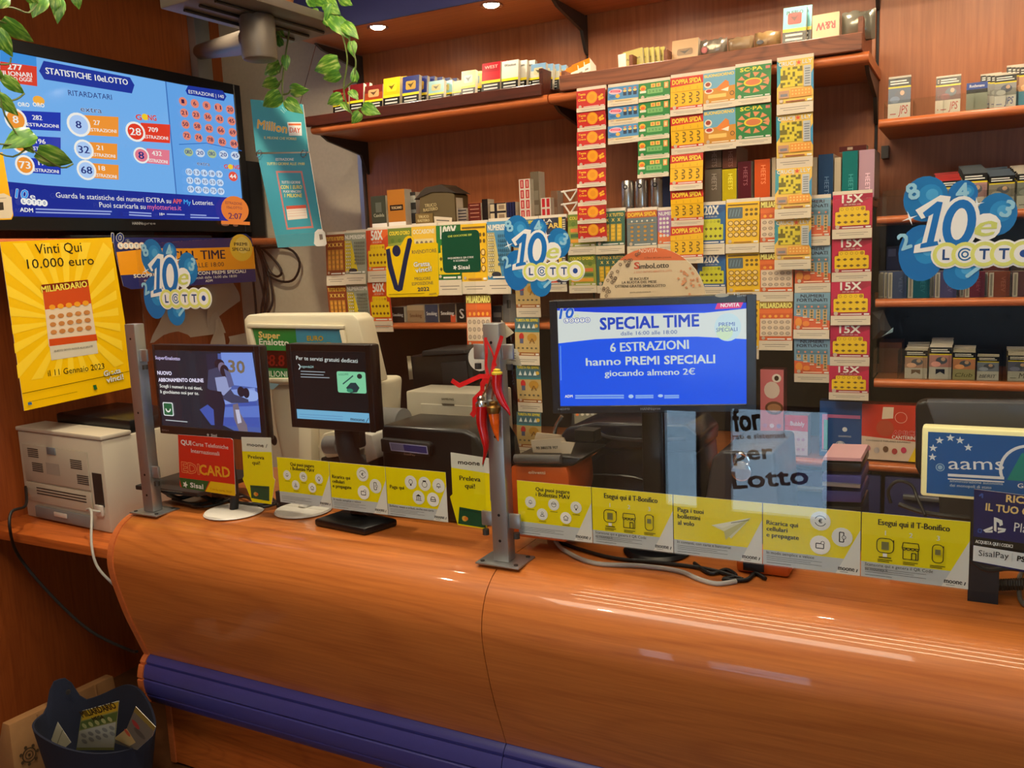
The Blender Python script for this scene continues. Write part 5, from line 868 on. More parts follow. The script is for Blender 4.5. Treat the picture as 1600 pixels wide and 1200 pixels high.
# dark navy ticket terminal
nt_ = thing('ticket_terminal', 'large dark navy ticket terminal under the blue monitor', 'terminal', P(1010, 760, Y=2.3)); NV = mat('midnight_navy_plastic', (20, 24, 42), .22); pl = YP(2.27)
MB().prism([pl.hit(*p) for p in [(888, 742), (940, 700), (1000, 692), (1088, 700), (1094, 760), (1096, 900), (884, 870)]], (0, .22, 0)).clamp(ZT+.0008).build('lower_shell', NV, nt_, bevel=.02, seg=3)
MB().prism([P(*p, Y=2.262) for p in [(868, 690), (884, 668), (930, 660), (1070, 664), (1092, 684), (1090, 710), (940, 702), (890, 700)]], (0, .22, 0)).build('upper_shell', NV, nt_, bevel=.012, seg=3)
MB().tube([P(x, y, Y=2.255) for x, y in ((932, 672), (946, 682), (975, 686), (1020, 688), (1072, 686))], .006, 8).build('trim_rib', mat('satin_dark_rim', (90, 92, 100), .25, .6), nt_); MB().tube([P(x, y, Y=2.265) for x, y in ((884, 744), (930, 742), (990, 746), (1040, 762))], .004, 6).build('shell_seam', NV, nt_); MB().tube([P(x, y, Y=2.255) for x, y in ((866, 690), (868, 668), (878, 650))], .006, 8).build('chrome_edge', STEEL, nt_)
kp = thing('card_reader', 'small card reader with keypad below the blue monitor corner', 'card reader', P(913, 660, Y=2.12)); pl = YP(2.14, 0, 0, 25); MB().prism([pl.hit(*p) for p in [(893, 644), (934, 642), (936, 664), (930, 670), (896, 672), (891, 666)]], pl.N*-.04).build('body', BLKM, kp, bevel=.006)
a = Art(Plane(pl.O+pl.N*.001, pl.U, pl.V)); a.ppx([(897, 646), (932, 644), (933, 661), (898, 663)], (120, 116, 100)); [a.dpx(902+8*k, 648-.3*k, 2.6, ((214, 110, 40), (210, 200, 180), (200, 190, 170), (170, 170, 160))[k], 2) for k in range(4)]; a.build('keypad', GLOSS, kp)
MB().box((P(900, 670, Y=2.16).x, 2.15, P(900, 672, Y=2.15).z-.03), (P(930, 670, Y=2.16).x, 2.2, P(900, 672, Y=2.15).z)).build('mount', BLKM, kp)
# grey case with chrome padlock
gc = thing('steel_case', 'dark grey sloping case with a chrome padlock', 'case', P(1140, 760, Y=2.2)); pl = YP(2.2); DG = mat('charcoal_plastic', (62, 58, 62), .3)
MB().prism([pl.hit(*p) for p in [(1100, 790), (1112, 716), (1128, 704), (1210, 706), (1216, 800), (1216, 900), (1100, 880)]], (0, .28, 0)).clamp(ZT+.0008).build('body', DG, gc, bevel=.01, seg=3)
pk = P(1160, 735, Y=2.185); MB().tube([pk+Vector((.018*math.cos(t), -.008, .024+.022*math.sin(t))) for t in [i*math.pi/8 for i in range(-1, 10)]], .004, 8, smooth=2).build('shackle', STEEL, gc); MB().cyl(pk+Vector((0, -.016, .0)), pk+Vector((0, .0, .0)), .026, n=22).build('padlock', STEEL, gc, bevel=.004)
# dark blue tray stack and cables
dt = thing('tray_stack', 'black tray stack with navy fronts below the boxed toys', 'tray', P(1315, 770, Y=2.4)); pl = YP(2.36)
for k, (y0, y1) in enumerate(((722, 738), (742, 762), (766, 786), (790, 862))): MB().prism([pl.hit(*p) for p in [(1284, y0), (1346, y0+2), (1346, y1), (1284, y1-2)]], (0, .18, 0)).clamp(ZT+.0008).build('tray', NAVYP if k in (1, 2) else BLK, dt, bevel=.004)
MB().prism([pl.hit(*p)+Vector((0, -.012, 0)) for p in [(1286, 752), (1345, 756), (1345, 761), (1286, 757)]], (0, .011, 0)).build('pull_strip', ALU, dt); MB().prism([pl.hit(*p)+Vector((0, .0, .0)) for p in [(1287, 714), (1345, 716), (1347, 721), (1285, 719)]], (0, .17, 0)).build('top_sheet', mat('pale_pink_plastic', (206, 160, 170), .4), dt)
cz = ZT+.006; W_ = lambda x, y, z=cz: P(x, y, Z=z)
for lb, pts, r, m in (('grey flat cable lying in front of the long screen', [W_(868, 846), W_(885, 862), W_(930, 880), W_(1000, 884), W_(1060, 892), W_(1090, 904), W_(1120, 912), W_(1150, 908)], .006, GCABLE), ('black cable beside the grey one before the long screen', [W_(872, 846), W_(900, 856), W_(960, 872), W_(1040, 880), W_(1110, 890), W_(1160, 905)], .005, CABLE), ('black cable tangle under the paper plane card', [W_(1085, 880), W_(1110, 896), W_(1135, 890), W_(1150, 900), W_(1130, 905), W_(1165, 906), W_(1180, 896), W_(1196, 904)], .005, CABLE)):
    cab(lb, pts, r, m)
ob = thing('orange_plug_box', 'small orange plug box peeping under the paper plane card', 'box', W_(1190, 900)); c = W_(1194, 896); MB().box((c.x-.07, c.y+.0, ZT+.001), (c.x+.06, c.y+.1, ZT+.05)).build('shell', ORG, ob, bevel=.01); MB().box((c.x-.05, c.y-.006, ZT+.01), (c.x+.0, c.y-.0005, ZT+.03)).build('slot', BLK, ob)
cab('thin black cable arching above the toy box end of counter', [P(1392, 786, Y=2.3), P(1388, 766, Y=2.3), P(1402, 752, Y=2.3), P(1424, 758, Y=2.3), P(1434, 780, Y=2.28), P(1446, 806, Y=2.2)], .004, CABLE)
cab('black cable running under the illuminated sign', [P(1405, 788, Y=2.3), P(1440, 800, Y=2.28), P(1480, 806, Y=2.26), P(1530, 812, Y=2.25)], .006, CABLE)
cl = [W_(1515, 925), W_(1560, 928), W_(1600, 922), W_(1640, 926)]; hx = []
for i in range(150):
    t = i/149; p = cl[0].lerp(cl[2], t); hx.append(p+Vector((0, .012*math.cos(i*.9), .014+.012*math.sin(i*.9))))
tag(MB().tube(hx, .003, 5, smooth=0).build('coiled_cord', CABLE), 'black coiled telephone cord at the open end of the counter', 'cord')
cab('grey looped cable beside the coiled cord', [W_(1640, 880), W_(1600, 890), W_(1592, 915), W_(1600, 945), W_(1640, 950)], .005, mat('dark_grey_cable', (96, 94, 90), .5)); cab('black cable behind the navy voucher card', [P(1510, 870, Y=2.05), P(1540, 890, Y=2.05), P(1575, 888, Y=2.05), P(1620, 892, Y=2.05)], .006, CABLE)
# illuminated tobacco sign, dark monitor behind it
ls = thing('licence_sign', 'blue licence sign with pale yellow edges and white stars', 'sign', P(1540, 780, Y=2.15)); pl = YP(2.10, 0, 0); tl, br = pl.uv(1441, 667), pl.uv(1441, 775); U0, U1, V0, V1 = tl[0], tl[0]+.56, br[1], tl[1]
MB().fbox(pl, U0, V0, U1, V1, -.045, 0).build('light_box', mat('pale_yellow_plastic', (232, 222, 160), .4, emit=.25), ls, bevel=.006); a = Art(Plane(pl.O+pl.N*.001, pl.U)); a.rect(U0+.012, V0+.008, U1-.012, V1-.010, (10, 92, 168))
for x, y in ((1485, 684), (1500, 688), (1468, 688), (1513, 699), (1458, 700), (1457, 714)): a.star(*pl.uv(x, y), .009, (232, 240, 244))
a.tpx('aams', (1482, 733), (1569, 734), 19, (236, 242, 246), .012); a.lpx([(1481, 742), (1569, 747)], .006, (236, 242, 246)); a.lpx([(1481, 748), (1569, 753)], .003, (236, 242, 246)); a.tpx('amministrazione autonoma', (1484, 753), (1567, 758), 4.5, (206, 224, 238)); a.tpx('dei monopoli di stato', (1484, 760), (1549, 764), 4.5, (206, 224, 238)); a.ring(*pl.uv(1469, 730), .007, .009, (150, 190, 220)); a.disc(*pl.uv(1469, 730), .005, (150, 190, 220))
g = pl.uv(1612, 738); a.poly([(g[0]-.045, g[1]-.02), (g[0]+.03, g[1]-.02), (g[0]+.02, g[1]+.05), (g[0]-.02, g[1]+.04)], (20, 140, 130)); a.ring(*pl.uv(1608, 735), .05, .056, (236, 242, 246), 14, 60, 200); a.tpx('Gratta', (1590, 762), (1625, 764), 7, (236, 242, 246), .02); a.build('printed_face', SCREEN if False else GLOSS, ls)
MB().box((U0+.1, 2.11, ZT), (U0+.16, 2.14, V0)).build('leg', BLKM, ls); MB().box((U0+.4, 2.11, ZT), (U0+.46, 2.14, V0)).build('leg', BLKM, ls)
bm_ = thing('dark_monitor', 'dark monitor turned away behind the blue licence sign', 'monitor', P(1540, 700, Y=2.4)); pl = YP(2.34); MB().prism([pl.hit(*p) for p in [(1430, 632), (1442, 626), (1700, 628), (1700, 780), (1446, 764), (1430, 730)]], (0, .05, 0)).build('housing', BLK, bm_, bevel=.012); MB().prism([pl.hit(*p)+Vector((0, -.05, 0)) for p in [(1448, 622), (1700, 626), (1700, 668), (1464, 664)]], (0, .049, 0)).build('rear_hump', mat('slate_plastic', (70, 74, 82), .4), bm_, bevel=.006); MB().prism([pl.hit(*p)+Vector((0, .01, 0)) for p in [(1466, 764), (1540, 768), (1540, 900), (1470, 900)]], (0, .04, 0)).clamp(ZT+.0008).build('stand', BLKM, bm_, bevel=.006)
# toy boxes and sweets on the low back shelf
def carton(name, label, cat, tl, br, Y, col, deco, depth=.05, group=None, side=None, mt=GLOSS):
    pl = YP(Y); u0, v0, u1, v1 = uvrect(pl, tl, br); a = Art(pl); a.slab([(u0, v0), (u1, v0), (u1, v1), (u0, v1)], depth, col, side or tuple(int(c*.8) for c in col)); w, h = u1-u0, v1-v0
    if deco: deco(a, lambda s, t: (u0+s*w, v0+t*h), w, h)
    return tag(a.build(name, mt), label, cat, group)
ZE = 1.0685; ye = lambda x, Y: None
def box_on(z, x, Y): # pixel row of the shelf top at this column and depth
    d = CAM; lo, hi = 0, 1200
    for _ in range(40):
        m = (lo+hi)/2
        if P(x, m, Y=Y).z > z: lo = m
        else: hi = m
    return lo
def toy(a, q, w, h):
    a.poly([q(.0, 0), q(1, 0), q(1, .36), q(0, .42)], (226, 206, 186)); a.poly([q(.84, 0), q(1, 0), q(1, .34)], (240, 206, 40)); a.poly([q(.36, .74), q(.56, .76), q(.57, .96), q(.38, .96)], (232, 214, 190)); a.disc(*q(.42, .58), .16*w, (188, 84, 60), .15*h)
    a.text('AMICI', *q(.76, .47), .075*h, (214, 40, 40), w=.40*w, bold=.05, out=WHT, ow=.06); a.text('CANTERINI', *q(.76, .395), .06*h, WHT, w=.42*w, bold=.02); a.text('CANTANO E PARLANO DAVVERO!', *q(.48, .33), .03*h, (60, 60, 60), w=.8*w); a.ring(*q(.7, .78), .1*w, .11*w, (240, 190, 170), 14)
    for k, c in enumerate(((206, 130, 150), (190, 180, 180), (120, 90, 70), (190, 80, 80), (206, 60, 100))): a.disc(*q(.12+.16*k, .2-.03*(k % 2)), .05*w, c, .055*h)
carton('toy_box', 'red and cream toy box with small animal figures', 'box', (1347, 631), (1433, box_on(ZE, 1390, 2.93)), 2.93, (206, 62, 44), toy, .06)
def uefa(a, q, w, h):
    a.poly([q(.06, .12), q(.2, .12), q(.2, .7), q(.96, .7), q(.96, .76), q(.06, .76)], (206, 120, 170)); a.poly([q(.1, .12), q(.2, .12), q(.2, .66), q(.1, .66)], (90, 170, 170)); a.disc(*q(.6, .5), .06*w, (226, 232, 240), n=10); a.text('CHAMPIONS', *q(.6, .36), .03*h, (226, 232, 240), w=.3*w); a.disc(*q(.5, .18), .09*w, (200, 208, 220), .1*h); a.rect(*q(.46, .03), *q(.54, .12), (200, 208, 220)); a.ring(*q(.5, .2), .11*w, .125*w, (200, 208, 220)); a.text('SEASON', *q(.84, .06), .05*h, (226, 232, 240), w=.28*w); a.text('OFFICIAL STICKERS', *q(.22, .08), .03*h, (226, 232, 240), w=.36*w)
carton('sticker_album_box', 'blue football sticker box beside the red toy box', 'box', (1281, 626), (1346, box_on(ZE, 1312, 2.94)), 2.94, (44, 86, 150), uefa, .05)
def lolly(a, q, w, h):
    a.disc(*q(.5, .76), .34*w, (226, 206, 190), .1*h); a.disc(*q(.6, .55), .4*w, (110, 70, 44), .08*h); a.disc(*q(.6, .55), .3*w, (180, 130, 90), .05*h); a.disc(*q(.7, .9), .2*w, (236, 226, 210), .05*h); a.disc(*q(.7, .9), .1*w, (60, 40, 30), .03*h)
    for k in range(9): a.disc(*q(.2+.3*(k % 3), .1+.12*(k//3)), .1*w, ((190, 120, 150), (220, 190, 200), (150, 110, 160))[k % 3])
carton('sweet_tower', 'tall pink cardboard sweet dispenser beside the blue monitor', 'dispenser', (1188, 577), (1224, box_on(ZE, 1206, 2.92)), 2.92, (206, 112, 116), lolly, .06)
def gum(a, q, w, h): a.poly([q(0, .62), q(1, .6), q(1, 1), q(0, 1)], (204, 40, 44)); a.text('Bubbly', *q(.55, .74), .1*h, (226, 210, 220), w=.6*w, bold=.03); [a.disc(*q(.2+.2*(k % 4), .15+.25*(k//4)), .07*w, (190, 150, 190)) for k in range(8)]
carton('gum_box', 'small red and lilac gum box beside the sweet dispenser', 'box', (1226, 648), (1262, box_on(ZE, 1244, 2.93)), 2.93, (206, 190, 206), gum, .06)
# ================================================================ scratch tickets
random.seed(11)
def T_stub(a, w, h, s):
    a.rect(0, 0, w, s*h, (222, 208, 186)); a.rect(.1*w, s*h*.56, .9*w, s*h*.61, (120, 112, 106)); a.rect(.18*w, s*h*.36, .8*w, s*h*.41, (130, 122, 114))
def foot(a, w, h, s, col=WHT, bc=None):
    if bc: a.rect(0, s*h, w, (s+.07)*h, bc)
    a.rect(.25*w, (s+.02)*h, .78*w, (s+.045)*h, col); a.disc(.13*w, (s+.05)*h, .055*w, (200, 180, 160), n=10); a.rect(.84*w, (s+.015)*h, .97*w, (s+.05)*h, WHT)
def grid_d(a, x0, y0, dx, dy, nx, ny, r, col, ry=None, in_=None, n=8):
    for i in range(nx):
        for j in range(ny): a.disc(x0+i*dx, y0-j*dy, r, col, ry, n); in_ and a.disc(x0+i*dx, y0-j*dy, r*.72, in_, (ry or r)*.72, n)
def multi(t, bgc, bgd, panel, mk, s=.22):
    def d(a, w, h):
        a.rect(0, 0, w, h, bgc); a.poly([(0, .55*h), (w, .9*h), (w, h), (.5*w, h)], bgd); H = lambda v: (s+(1-s)*v)*h
        a.text(t, .5*w, H(.76), .17*h*(1-s)/.78, WHT, w=(.52 if len(t) < 4 else .64)*w, bold=.05, out=(60, 20, 40), ow=.03); a.text('10X 5X 50X 15X', .5*w, H(.68), .03*h, WHT, w=.42*w)
        a.rrect(.17*w, H(.42), .83*w, H(.64), .03*w, panel); a.rrect(.07*w, H(.1), .93*w, H(.5), .035*w, panel); grid_d(a, .24*w, H(.57), .13*w, 1, 5, 1, .04*w, mk[0], in_=panel); a.disc(.76*w, H(.57), .05*w, mk[0], n=8)
        for i in range(5):
            for j in range(2): x, y = .17*w+.165*i*w, H(.39-.19*j); a.poly([(x-.06*w, y), (x, y+.03*h), (x+.06*w, y), (x, y-.035*h)], mk[1])
        foot(a, w, h, s, WHT, bgd); T_stub(a, w, h, s)
    return d
def k_testa(a, w, h, s=.2):
    a.rect(0, 0, w, h, (196, 28, 24)); a.poly([(.55*w, h), (w, h), (w, .5*h)], (170, 20, 20)); a.disc(.54*w, .64*h, .19*w, (236, 160, 10), n=20); a.ring(.54*w, .64*h, .165*w, .175*w, (206, 126, 10)); a.disc(.54*w, .64*h, .1*w, (226, 146, 8))
    for x, y in ((.80, .62), (.88, .70), (.9, .56), (.82, .52)): a.disc(x*w, y*h, .055*w, (240, 180, 40), .06*h, 8, .5)
    for t, y in (('Testa', .78), ('o', .66), ('Croce', .52)): a.text(t, .19*w, y*h, .1*h, (250, 206, 60), w=(.26 if len(t) > 1 else .05)*w, bold=.03)
    foot(a, w, h, s); T_stub(a, w, h, s)
def k_sushi(a, w, h, s=.22):
    a.rect(0, 0, w, h, (74, 140, 196)); a.disc(.25*w, .76*h, .22*w, (232, 190, 206), .14*h, 14); a.poly([(.08*w, .74*h), (.42*w, .70*h), (.4*w, .82*h), (.1*w, .84*h)], (222, 60, 100)); a.rect(.12*w, .765*h, .38*w, .785*h, (240, 200, 210))
    for i in range(3): x = (.56+.165*i)*w; a.rrect(x-.055*w, .5*h, x+.055*w, .74*h, .01*w, (40, 60, 90)); a.disc(x, .74*h, .06*w, (244, 206, 110), .06*h, 8); a.disc(x, .86*h, .05*w, (236, 140, 60), .04*h, 8)
    a.disc(.33*w, .52*h, .07*w, (244, 180, 70), .1*h); a.disc(.15*w, .5*h, .1*w, (50, 110, 180), .08*h); a.rect(0, s*h, w, (s+.12)*h, (222, 200, 150)); foot(a, w, h, s, (120, 90, 60)); T_stub(a, w, h, s)
def k_green(a, w, h, s=.2):
    a.rect(0, 0, w, h, (40, 132, 62)); a.disc(.14*w, .74*h, .1*w, (244, 180, 50), .15*h); a.disc(.14*w, .7*h, .07*w, (226, 110, 40), .09*h); a.rect(.04*w, .48*h, .24*w, .6*h, (226, 226, 210))
    for i in range(2): a.rect((.4+.17*i)*w, .72*h, (.54+.17*i)*w, .92*h, (244, 190, 90)); a.text('8', (.47+.17*i)*w, .76*h, .12*h, (214, 80, 40), bold=.03)
    a.rect(.82*w, .6*h, .95*w, .92*h, (236, 150, 80)); a.rect(.85*w, .66*h, .92*w, .86*h, (250, 210, 150)); a.rrect(.28*w, .4*h, .78*w, .66*h, .03*w, (120, 180, 110)); [a.text(str(3+i), (.36+.11*i)*w, .46*h, .12*h, (30, 90, 50)) for i in range(4)]; foot(a, w, h, s, (206, 226, 200)); T_stub(a, w, h, s)
def k_doppia(a, w, h, s=.17):
    a.rect(0, 0, w, h, (238, 186, 12)); a.poly([(0, .76*h), (w, .8*h), (w, h), (0, h)], (200, 44, 30)); a.text('DOPPIA SFIDA', .5*w, .82*h, .12*h, (246, 214, 60), w=.88*w, bold=.05, out=(90, 20, 10), ow=.03)
    for i in range(4):
        x = (.17+.22*i)*w; a.text('2', x, .665*h, .06*h, (190, 140, 20))
        for j in range(2): y = (.52-.15*j)*h; a.ring(x, y, .04*w, .07*w, (110, 84, 20), 8, -120, 120); a.disc(x-.01*w, y-.045*h, .025*w, (110, 84, 20))
    a.rect(0, .62*h, w, .63*h, (206, 150, 10)); foot(a, w, h, s, WHT, (200, 44, 30)); T_stub(a, w, h, s)
def k_buon(a, w, h, s=.17):
    a.rect(0, 0, w, h, (206, 142, 50)); a.poly([(0, .55*h), (w, .6*h), (w, h), (0, h)], (110, 168, 200)); a.text('BUONGIORNO', .5*w, .88*h, .075*h, (244, 214, 70), w=.92*w, bold=.04, out=(80, 60, 40), ow=.02)
    a.disc(.15*w, .68*h, .12*w, (236, 226, 206), .09*h); a.disc(.15*w, .69*h, .08*w, (160, 60, 40), .055*h); a.disc(.18*w, .5*h, .14*w, (236, 220, 200), .07*h); a.disc(.18*w, .51*h, .1*w, (180, 50, 50), .045*h); a.poly([(.4*w, .55*h), (.7*w, .76*h), (.8*w, .7*h), (.82*w, .5*h), (.5*w, .46*h)], (226, 130, 50)); a.poly([(.55*w, .5*h), (.8*w, .56*h), (.78*w, .44*h)], (250, 236, 214)); a.rrect(.15*w, .3*h, .72*w, .4*h, .02*w, (240, 200, 110)); a.ring(.9*w, .38*h, .05*w, .07*w, (90, 70, 50)); foot(a, w, h, s, (246, 226, 190)); T_stub(a, w, h, s)
def k_disco(a, w, h, s=.17):
    a.rect(0, 0, w, h, (44, 128, 66)); a.text('SC·PA', .45*w, .87*h, .09*h, (244, 220, 60), w=.62*w, bold=.04)
    for i in range(11):
        t = math.radians(10+i*34); a.poly([(.5*w+.26*w*math.cos(t), .56*h+.14*h*math.sin(t)), (.5*w+.46*w*math.cos(t-.22), .56*h+.27*h*math.sin(t-.22)), (.5*w+.46*w*math.cos(t+.22), .56*h+.27*h*math.sin(t+.22))], (214, 140, 96))
    a.disc(.5*w, .57*h, .26*w, (226, 206, 50), .11*h, 18); a.disc(.5*w, .57*h, .21*w, (206, 120, 70), .08*h, 18); a.rect(.85*w, .88*h, .97*w, .95*h, (206, 120, 110)); foot(a, w, h, s, (226, 236, 220)); T_stub(a, w, h, s)
def k_cruci(a, w, h, s=.2):
    a.rect(0, 0, w, h, (236, 196, 90)); a.poly([(0, .5*h), (.2*w, .7*h), (.1*w, .95*h), (0, h)], (60, 150, 170)); a.poly([(w, .4*h), (.85*w, .6*h), (w, .8*h)], (60, 150, 200)); a.text('CRUCIJ', .28*w, .9*h, .07*h, WHT, w=.46*w, bold=.05, out=(40, 36, 40), ow=.05); a.text('LLY', .83*w, .9*h, .07*h, WHT, w=.26*w, bold=.05, out=(40, 36, 40), ow=.05); a.star(.6*w, .93*h, .08*w, (226, 90, 60))
    a.rect(.1*w, .5*h, .7*w, .86*h, (224, 206, 60)); rnd = random.Random(4)
    for i in range(9):
        for j in range(8):
            if rnd.random() < .34: a.rect((.1+.0667*i)*w, (.5+.045*j)*h, (.1+.0667*(i+1))*w, (.5+.045*(j+1))*h, (120, 110, 36))
    a.rrect(.74*w, .48*h, .94*w, .86*h, .02*w, (190, 196, 200)); [a.rect(.77*w, (.52+.045*j)*h, .91*w, (.54+.045*j)*h, (120, 126, 134)) for j in range(7)]
    a.rect(.05*w, .3*h, .34*w, .44*h, (196, 150, 120)); a.rect(.1*w, .33*h, .3*w, .38*h, (130, 130, 140)); a.rect(.38*w, .3*h, .95*w, .46*h, (236, 160, 70)); grid_d(a, .44*w, .42*h, .09*w, .06*h, 6, 2, .025*w, (246, 206, 120)); foot(a, w, h, s, (160, 90, 60)); T_stub(a, w, h, s)
def k_tutto(c0, c1):
    def d(a, w, h, s=.2):
        a.rect(0, 0, w, h, c0); a.text('TUTTO X TUTTO', .5*w, .88*h, .07*h, (240, 200, 80), w=.9*w, bold=.04); [a.text('X', (.2+.2*i)*w, .76*h, .07*h, (240, 206, 100), bold=.03) for i in range(4)]
        for i in range(4): a.rect((.1+.21*i)*w, .3*h, (.27+.21*i)*w, .7*h, c1); grid_d(a, (.185+.21*i)*w, .64*h, 1, .09*h, 1, 4, .06*w, tuple(min(255, int(v*1.18)) for v in c1), .035*h)
        foot(a, w, h, s); T_stub(a, w, h, s)
    return d
def k_numer(c0, c1):
    def d(a, w, h, s=.2):
        a.rect(0, 0, w, h, c0); a.poly([(0, .25*h), (.6*w, .25*h), (.3*w, .85*h), (0, .85*h)], c1); a.text('NUMERISSIMI', .5*w, .88*h, .075*h, WHT, w=.92*w, bold=.05, out=(50, 50, 50), ow=.03); grid_d(a, .08*w, .82*h, .09*w, .07*h, 3, 8, .04*w, (50, 46, 44), .028*h, in_=(236, 226, 190)); grid_d(a, .5*w, .8*h, .085*w, .065*h, 6, 7, .033*w, tuple(int(v*.72) for v in c0), .024*h); a.disc(.4*w, .27*h, .2*w, (50, 50, 60), .04*h); foot(a, w, h, s); T_stub(a, w, h, s)
    return d
def k_bonus(a, w, h, s=.18):
    a.rect(0, 0, w, h, (238, 190, 30)); a.rect(.05*w, .93*h, .95*w, .96*h, (120, 90, 30)); a.rrect(.05*w, .68*h, .5*w, .9*h, .03*w, (84, 104, 120)); [a.line([(.1*w+.09*i*w, .72*h), (.15*w+.09*i*w, .86*h)], .03*w, (110, 140, 160)) for i in range(4)]; grid_d(a, .62*w, .84*h, .14*w, .09*h, 3, 2, .05*w, (110, 84, 30), .03*h); grid_d(a, .14*w, .59*h, .18*w, .115*h, 5, 3, .085*w, (130, 90, 30), .05*h, in_=(240, 206, 130), n=12); foot(a, w, h, s, (190, 130, 40)); T_stub(a, w, h, s)
def k_mili(a, w, h, s=.2):
    a.rect(0, 0, w, h, (214, 92, 40)); a.rect(0, .86*h, w, h, (140, 110, 40)); a.text('MILIARDARIO', .5*w, .87*h, .1*h, (240, 232, 130), w=.94*w, bold=.04, out=(60, 60, 20), ow=.03); a.rect(0, .76*h, w, .84*h, (226, 110, 50)); grid_d(a, .15*w, .70*h, .175*w, 1, 5, 1, .05*w, (244, 170, 60), .03*h); a.rect(.03*w, .29*h, .97*w, .65*h, (228, 206, 180)); grid_d(a, .14*w, .58*h, .18*w, .115*h, 5, 3, .07*w, (150, 128, 110), .035*h, in_=(196, 176, 156)); foot(a, w, h, s); T_stub(a, w, h, s)
def k_numf(a, w, h, s=.2):
    a.rect(0, 0, w, h, (222, 100, 62)); a.poly([(0, .5*h), (w, .4*h), (w, h), (0, h)], (120, 160, 186)); a.text('NUMERI', .5*w, .90*h, .065*h, (34, 48, 70), w=.64*w, bold=.04, out=(170, 206, 226), ow=.03); a.text('FORTUNATI', .5*w, .81*h, .065*h, (34, 48, 70), w=.84*w, bold=.04, out=(170, 206, 226), ow=.03); a.rect(.06*w, .66*h, .94*w, .76*h, (90, 130, 150))
    for i in range(5): x = .13*w+.185*i*w; a.rrect(x-.055*w, (.56-.06*i)*h, x+.055*w, .64*h, .02*w, (214, 170, 110)); grid_d(a, x, .61*h, 1, .065*h, 1, i+1, .035*w, (100, 110, 90)); a.disc(x, .7*h, .03*w, (226, 140, 110)); a.rect(x-.06*w, (.52-.06*i)*h, x+.06*w, (.545-.06*i)*h, (240, 220, 190))
    a.disc(.14*w, .36*h, .1*w, (236, 150, 60), .1*h); a.disc(.35*w, .33*h, .1*w, (236, 140, 60), .06*h); foot(a, w, h, s, (246, 214, 180)); T_stub(a, w, h, s)
def k_turista(a, w, h, s=.2):
    a.rect(0, 0, w, h, (200, 170, 110)); a.rect(0, .7*h, w, h, (70, 110, 124)); a.text('TURISTA PER SEMPRE', .5*w, .92*h, .055*h, (240, 220, 60), w=.9*w, bold=.05, out=(40, 36, 20), ow=.03); [a.poly([((.1+.2*i)*w, .78*h), ((.18+.2*i)*w, .88*h), ((.24+.2*i)*w, .78*h)], (226, 232, 230)) for i in range(4)]; a.disc(.88*w, .83*h, .07*w, (220, 180, 70)); a.rect(0, .70*h, w, .73*h, (60, 140, 150)); a.disc(.27*w, .6*h, .1*w, (200, 40, 40), .08*h); a.rect(.2*w, .46*h, .34*w, .56*h, (90, 96, 130)); a.disc(.7*w, .58*h, .2*w, (190, 140, 50), .09*h); a.line([(.6*w, .46*h), (.7*w, .56*h), (.8*w, .46*h)], .04*w, (130, 90, 40)); grid_d(a, .14*w, .36*h, .18*w, 1, 5, 1, .05*w, (110, 100, 80), .02*h); foot(a, w, h, s, (226, 206, 170), (160, 90, 40)); T_stub(a, w, h, s)
def k_star(a, w, h, s=.2):
    a.rect(0, 0, w, h, (40, 46, 70)); a.text('LA', .35*w, .88*h, .09*h, WHT, w=.3*w, bold=.05); a.text('STAR', .4*w, .72*h, .13*h, (240, 206, 110), w=.66*w, bold=.05, out=(180, 50, 40), ow=.04); a.rect(.74*w, .6*h, .86*w, h, (240, 206, 40)); a.poly([(0, .24*h), (.7*w, .24*h), (.2*w, .66*h), (0, .66*h)], (206, 70, 50)); grid_d(a, .1*w, .52*h, .16*w, .09*h, 3, 3, .06*w, (236, 170, 120)); [a.rect(.88*w, (.3+.06*j)*h, .98*w, (.335+.06*j)*h, (220, 206, 180)) for j in range(11)]; foot(a, w, h, s); T_stub(a, w, h, s)
def k_olive(a, w, h, s=.2):
    a.rect(0, 0, w, h, (150, 160, 60)); a.poly([(0, .7*h), (w, .75*h), (w, h), (0, h)], (110, 130, 50)); a.text('COLPO D\'ORO', .5*w, .87*h, .07*h, (244, 216, 60), w=.86*w, bold=.05, out=(60, 70, 20), ow=.03); grid_d(a, .2*w, .76*h, .3*w, 1, 3, 1, .08*w, (90, 120, 40)); [a.rect(.1*w, (.3+.13*j)*h, .9*w, (.39+.13*j)*h, ((236, 160, 50), (70, 110, 60), (226, 120, 60))[j % 3]) for j in range(3)]; foot(a, w, h, s); T_stub(a, w, h, s)
def k_occ(a, w, h, s=.2):
    a.rect(0, 0, w, h, (236, 190, 60)); a.text('OCCASIONE', .5*w, .86*h, .08*h, (240, 232, 200), w=.88*w, bold=.05, out=(190, 110, 30), ow=.04); a.rrect(.1*w, .28*h, .9*w, .76*h, .04*w, (226, 206, 150)); grid_d(a, .22*w, .68*h, .19*w, .13*h, 4, 3, .06*w, (120, 110, 100), .04*h); foot(a, w, h, s, (150, 110, 40)); T_stub(a, w, h, s)
def k_dgrey(a, w, h, s=.18):
    a.rect(0, 0, w, h, (104, 120, 126)); a.rect(0, .84*h, w, h, (190, 90, 40)); a.text('DOPPIA SFIDA', .5*w, .87*h, .09*h, (246, 206, 50), w=.92*w, bold=.05, out=(100, 40, 20), ow=.03); a.rect(.03*w, .70*h, .97*w, .71*h, (206, 150, 50)); grid_d(a, .17*w, .62*h, .22*w, .1*h, 4, 4, .055*w, (196, 140, 50), .028*h); grid_d(a, .17*w, .76*h, .17*w, 1, 5, 1, .03*w, (230, 226, 210)); foot(a, w, h, s); T_stub(a, w, h, s)
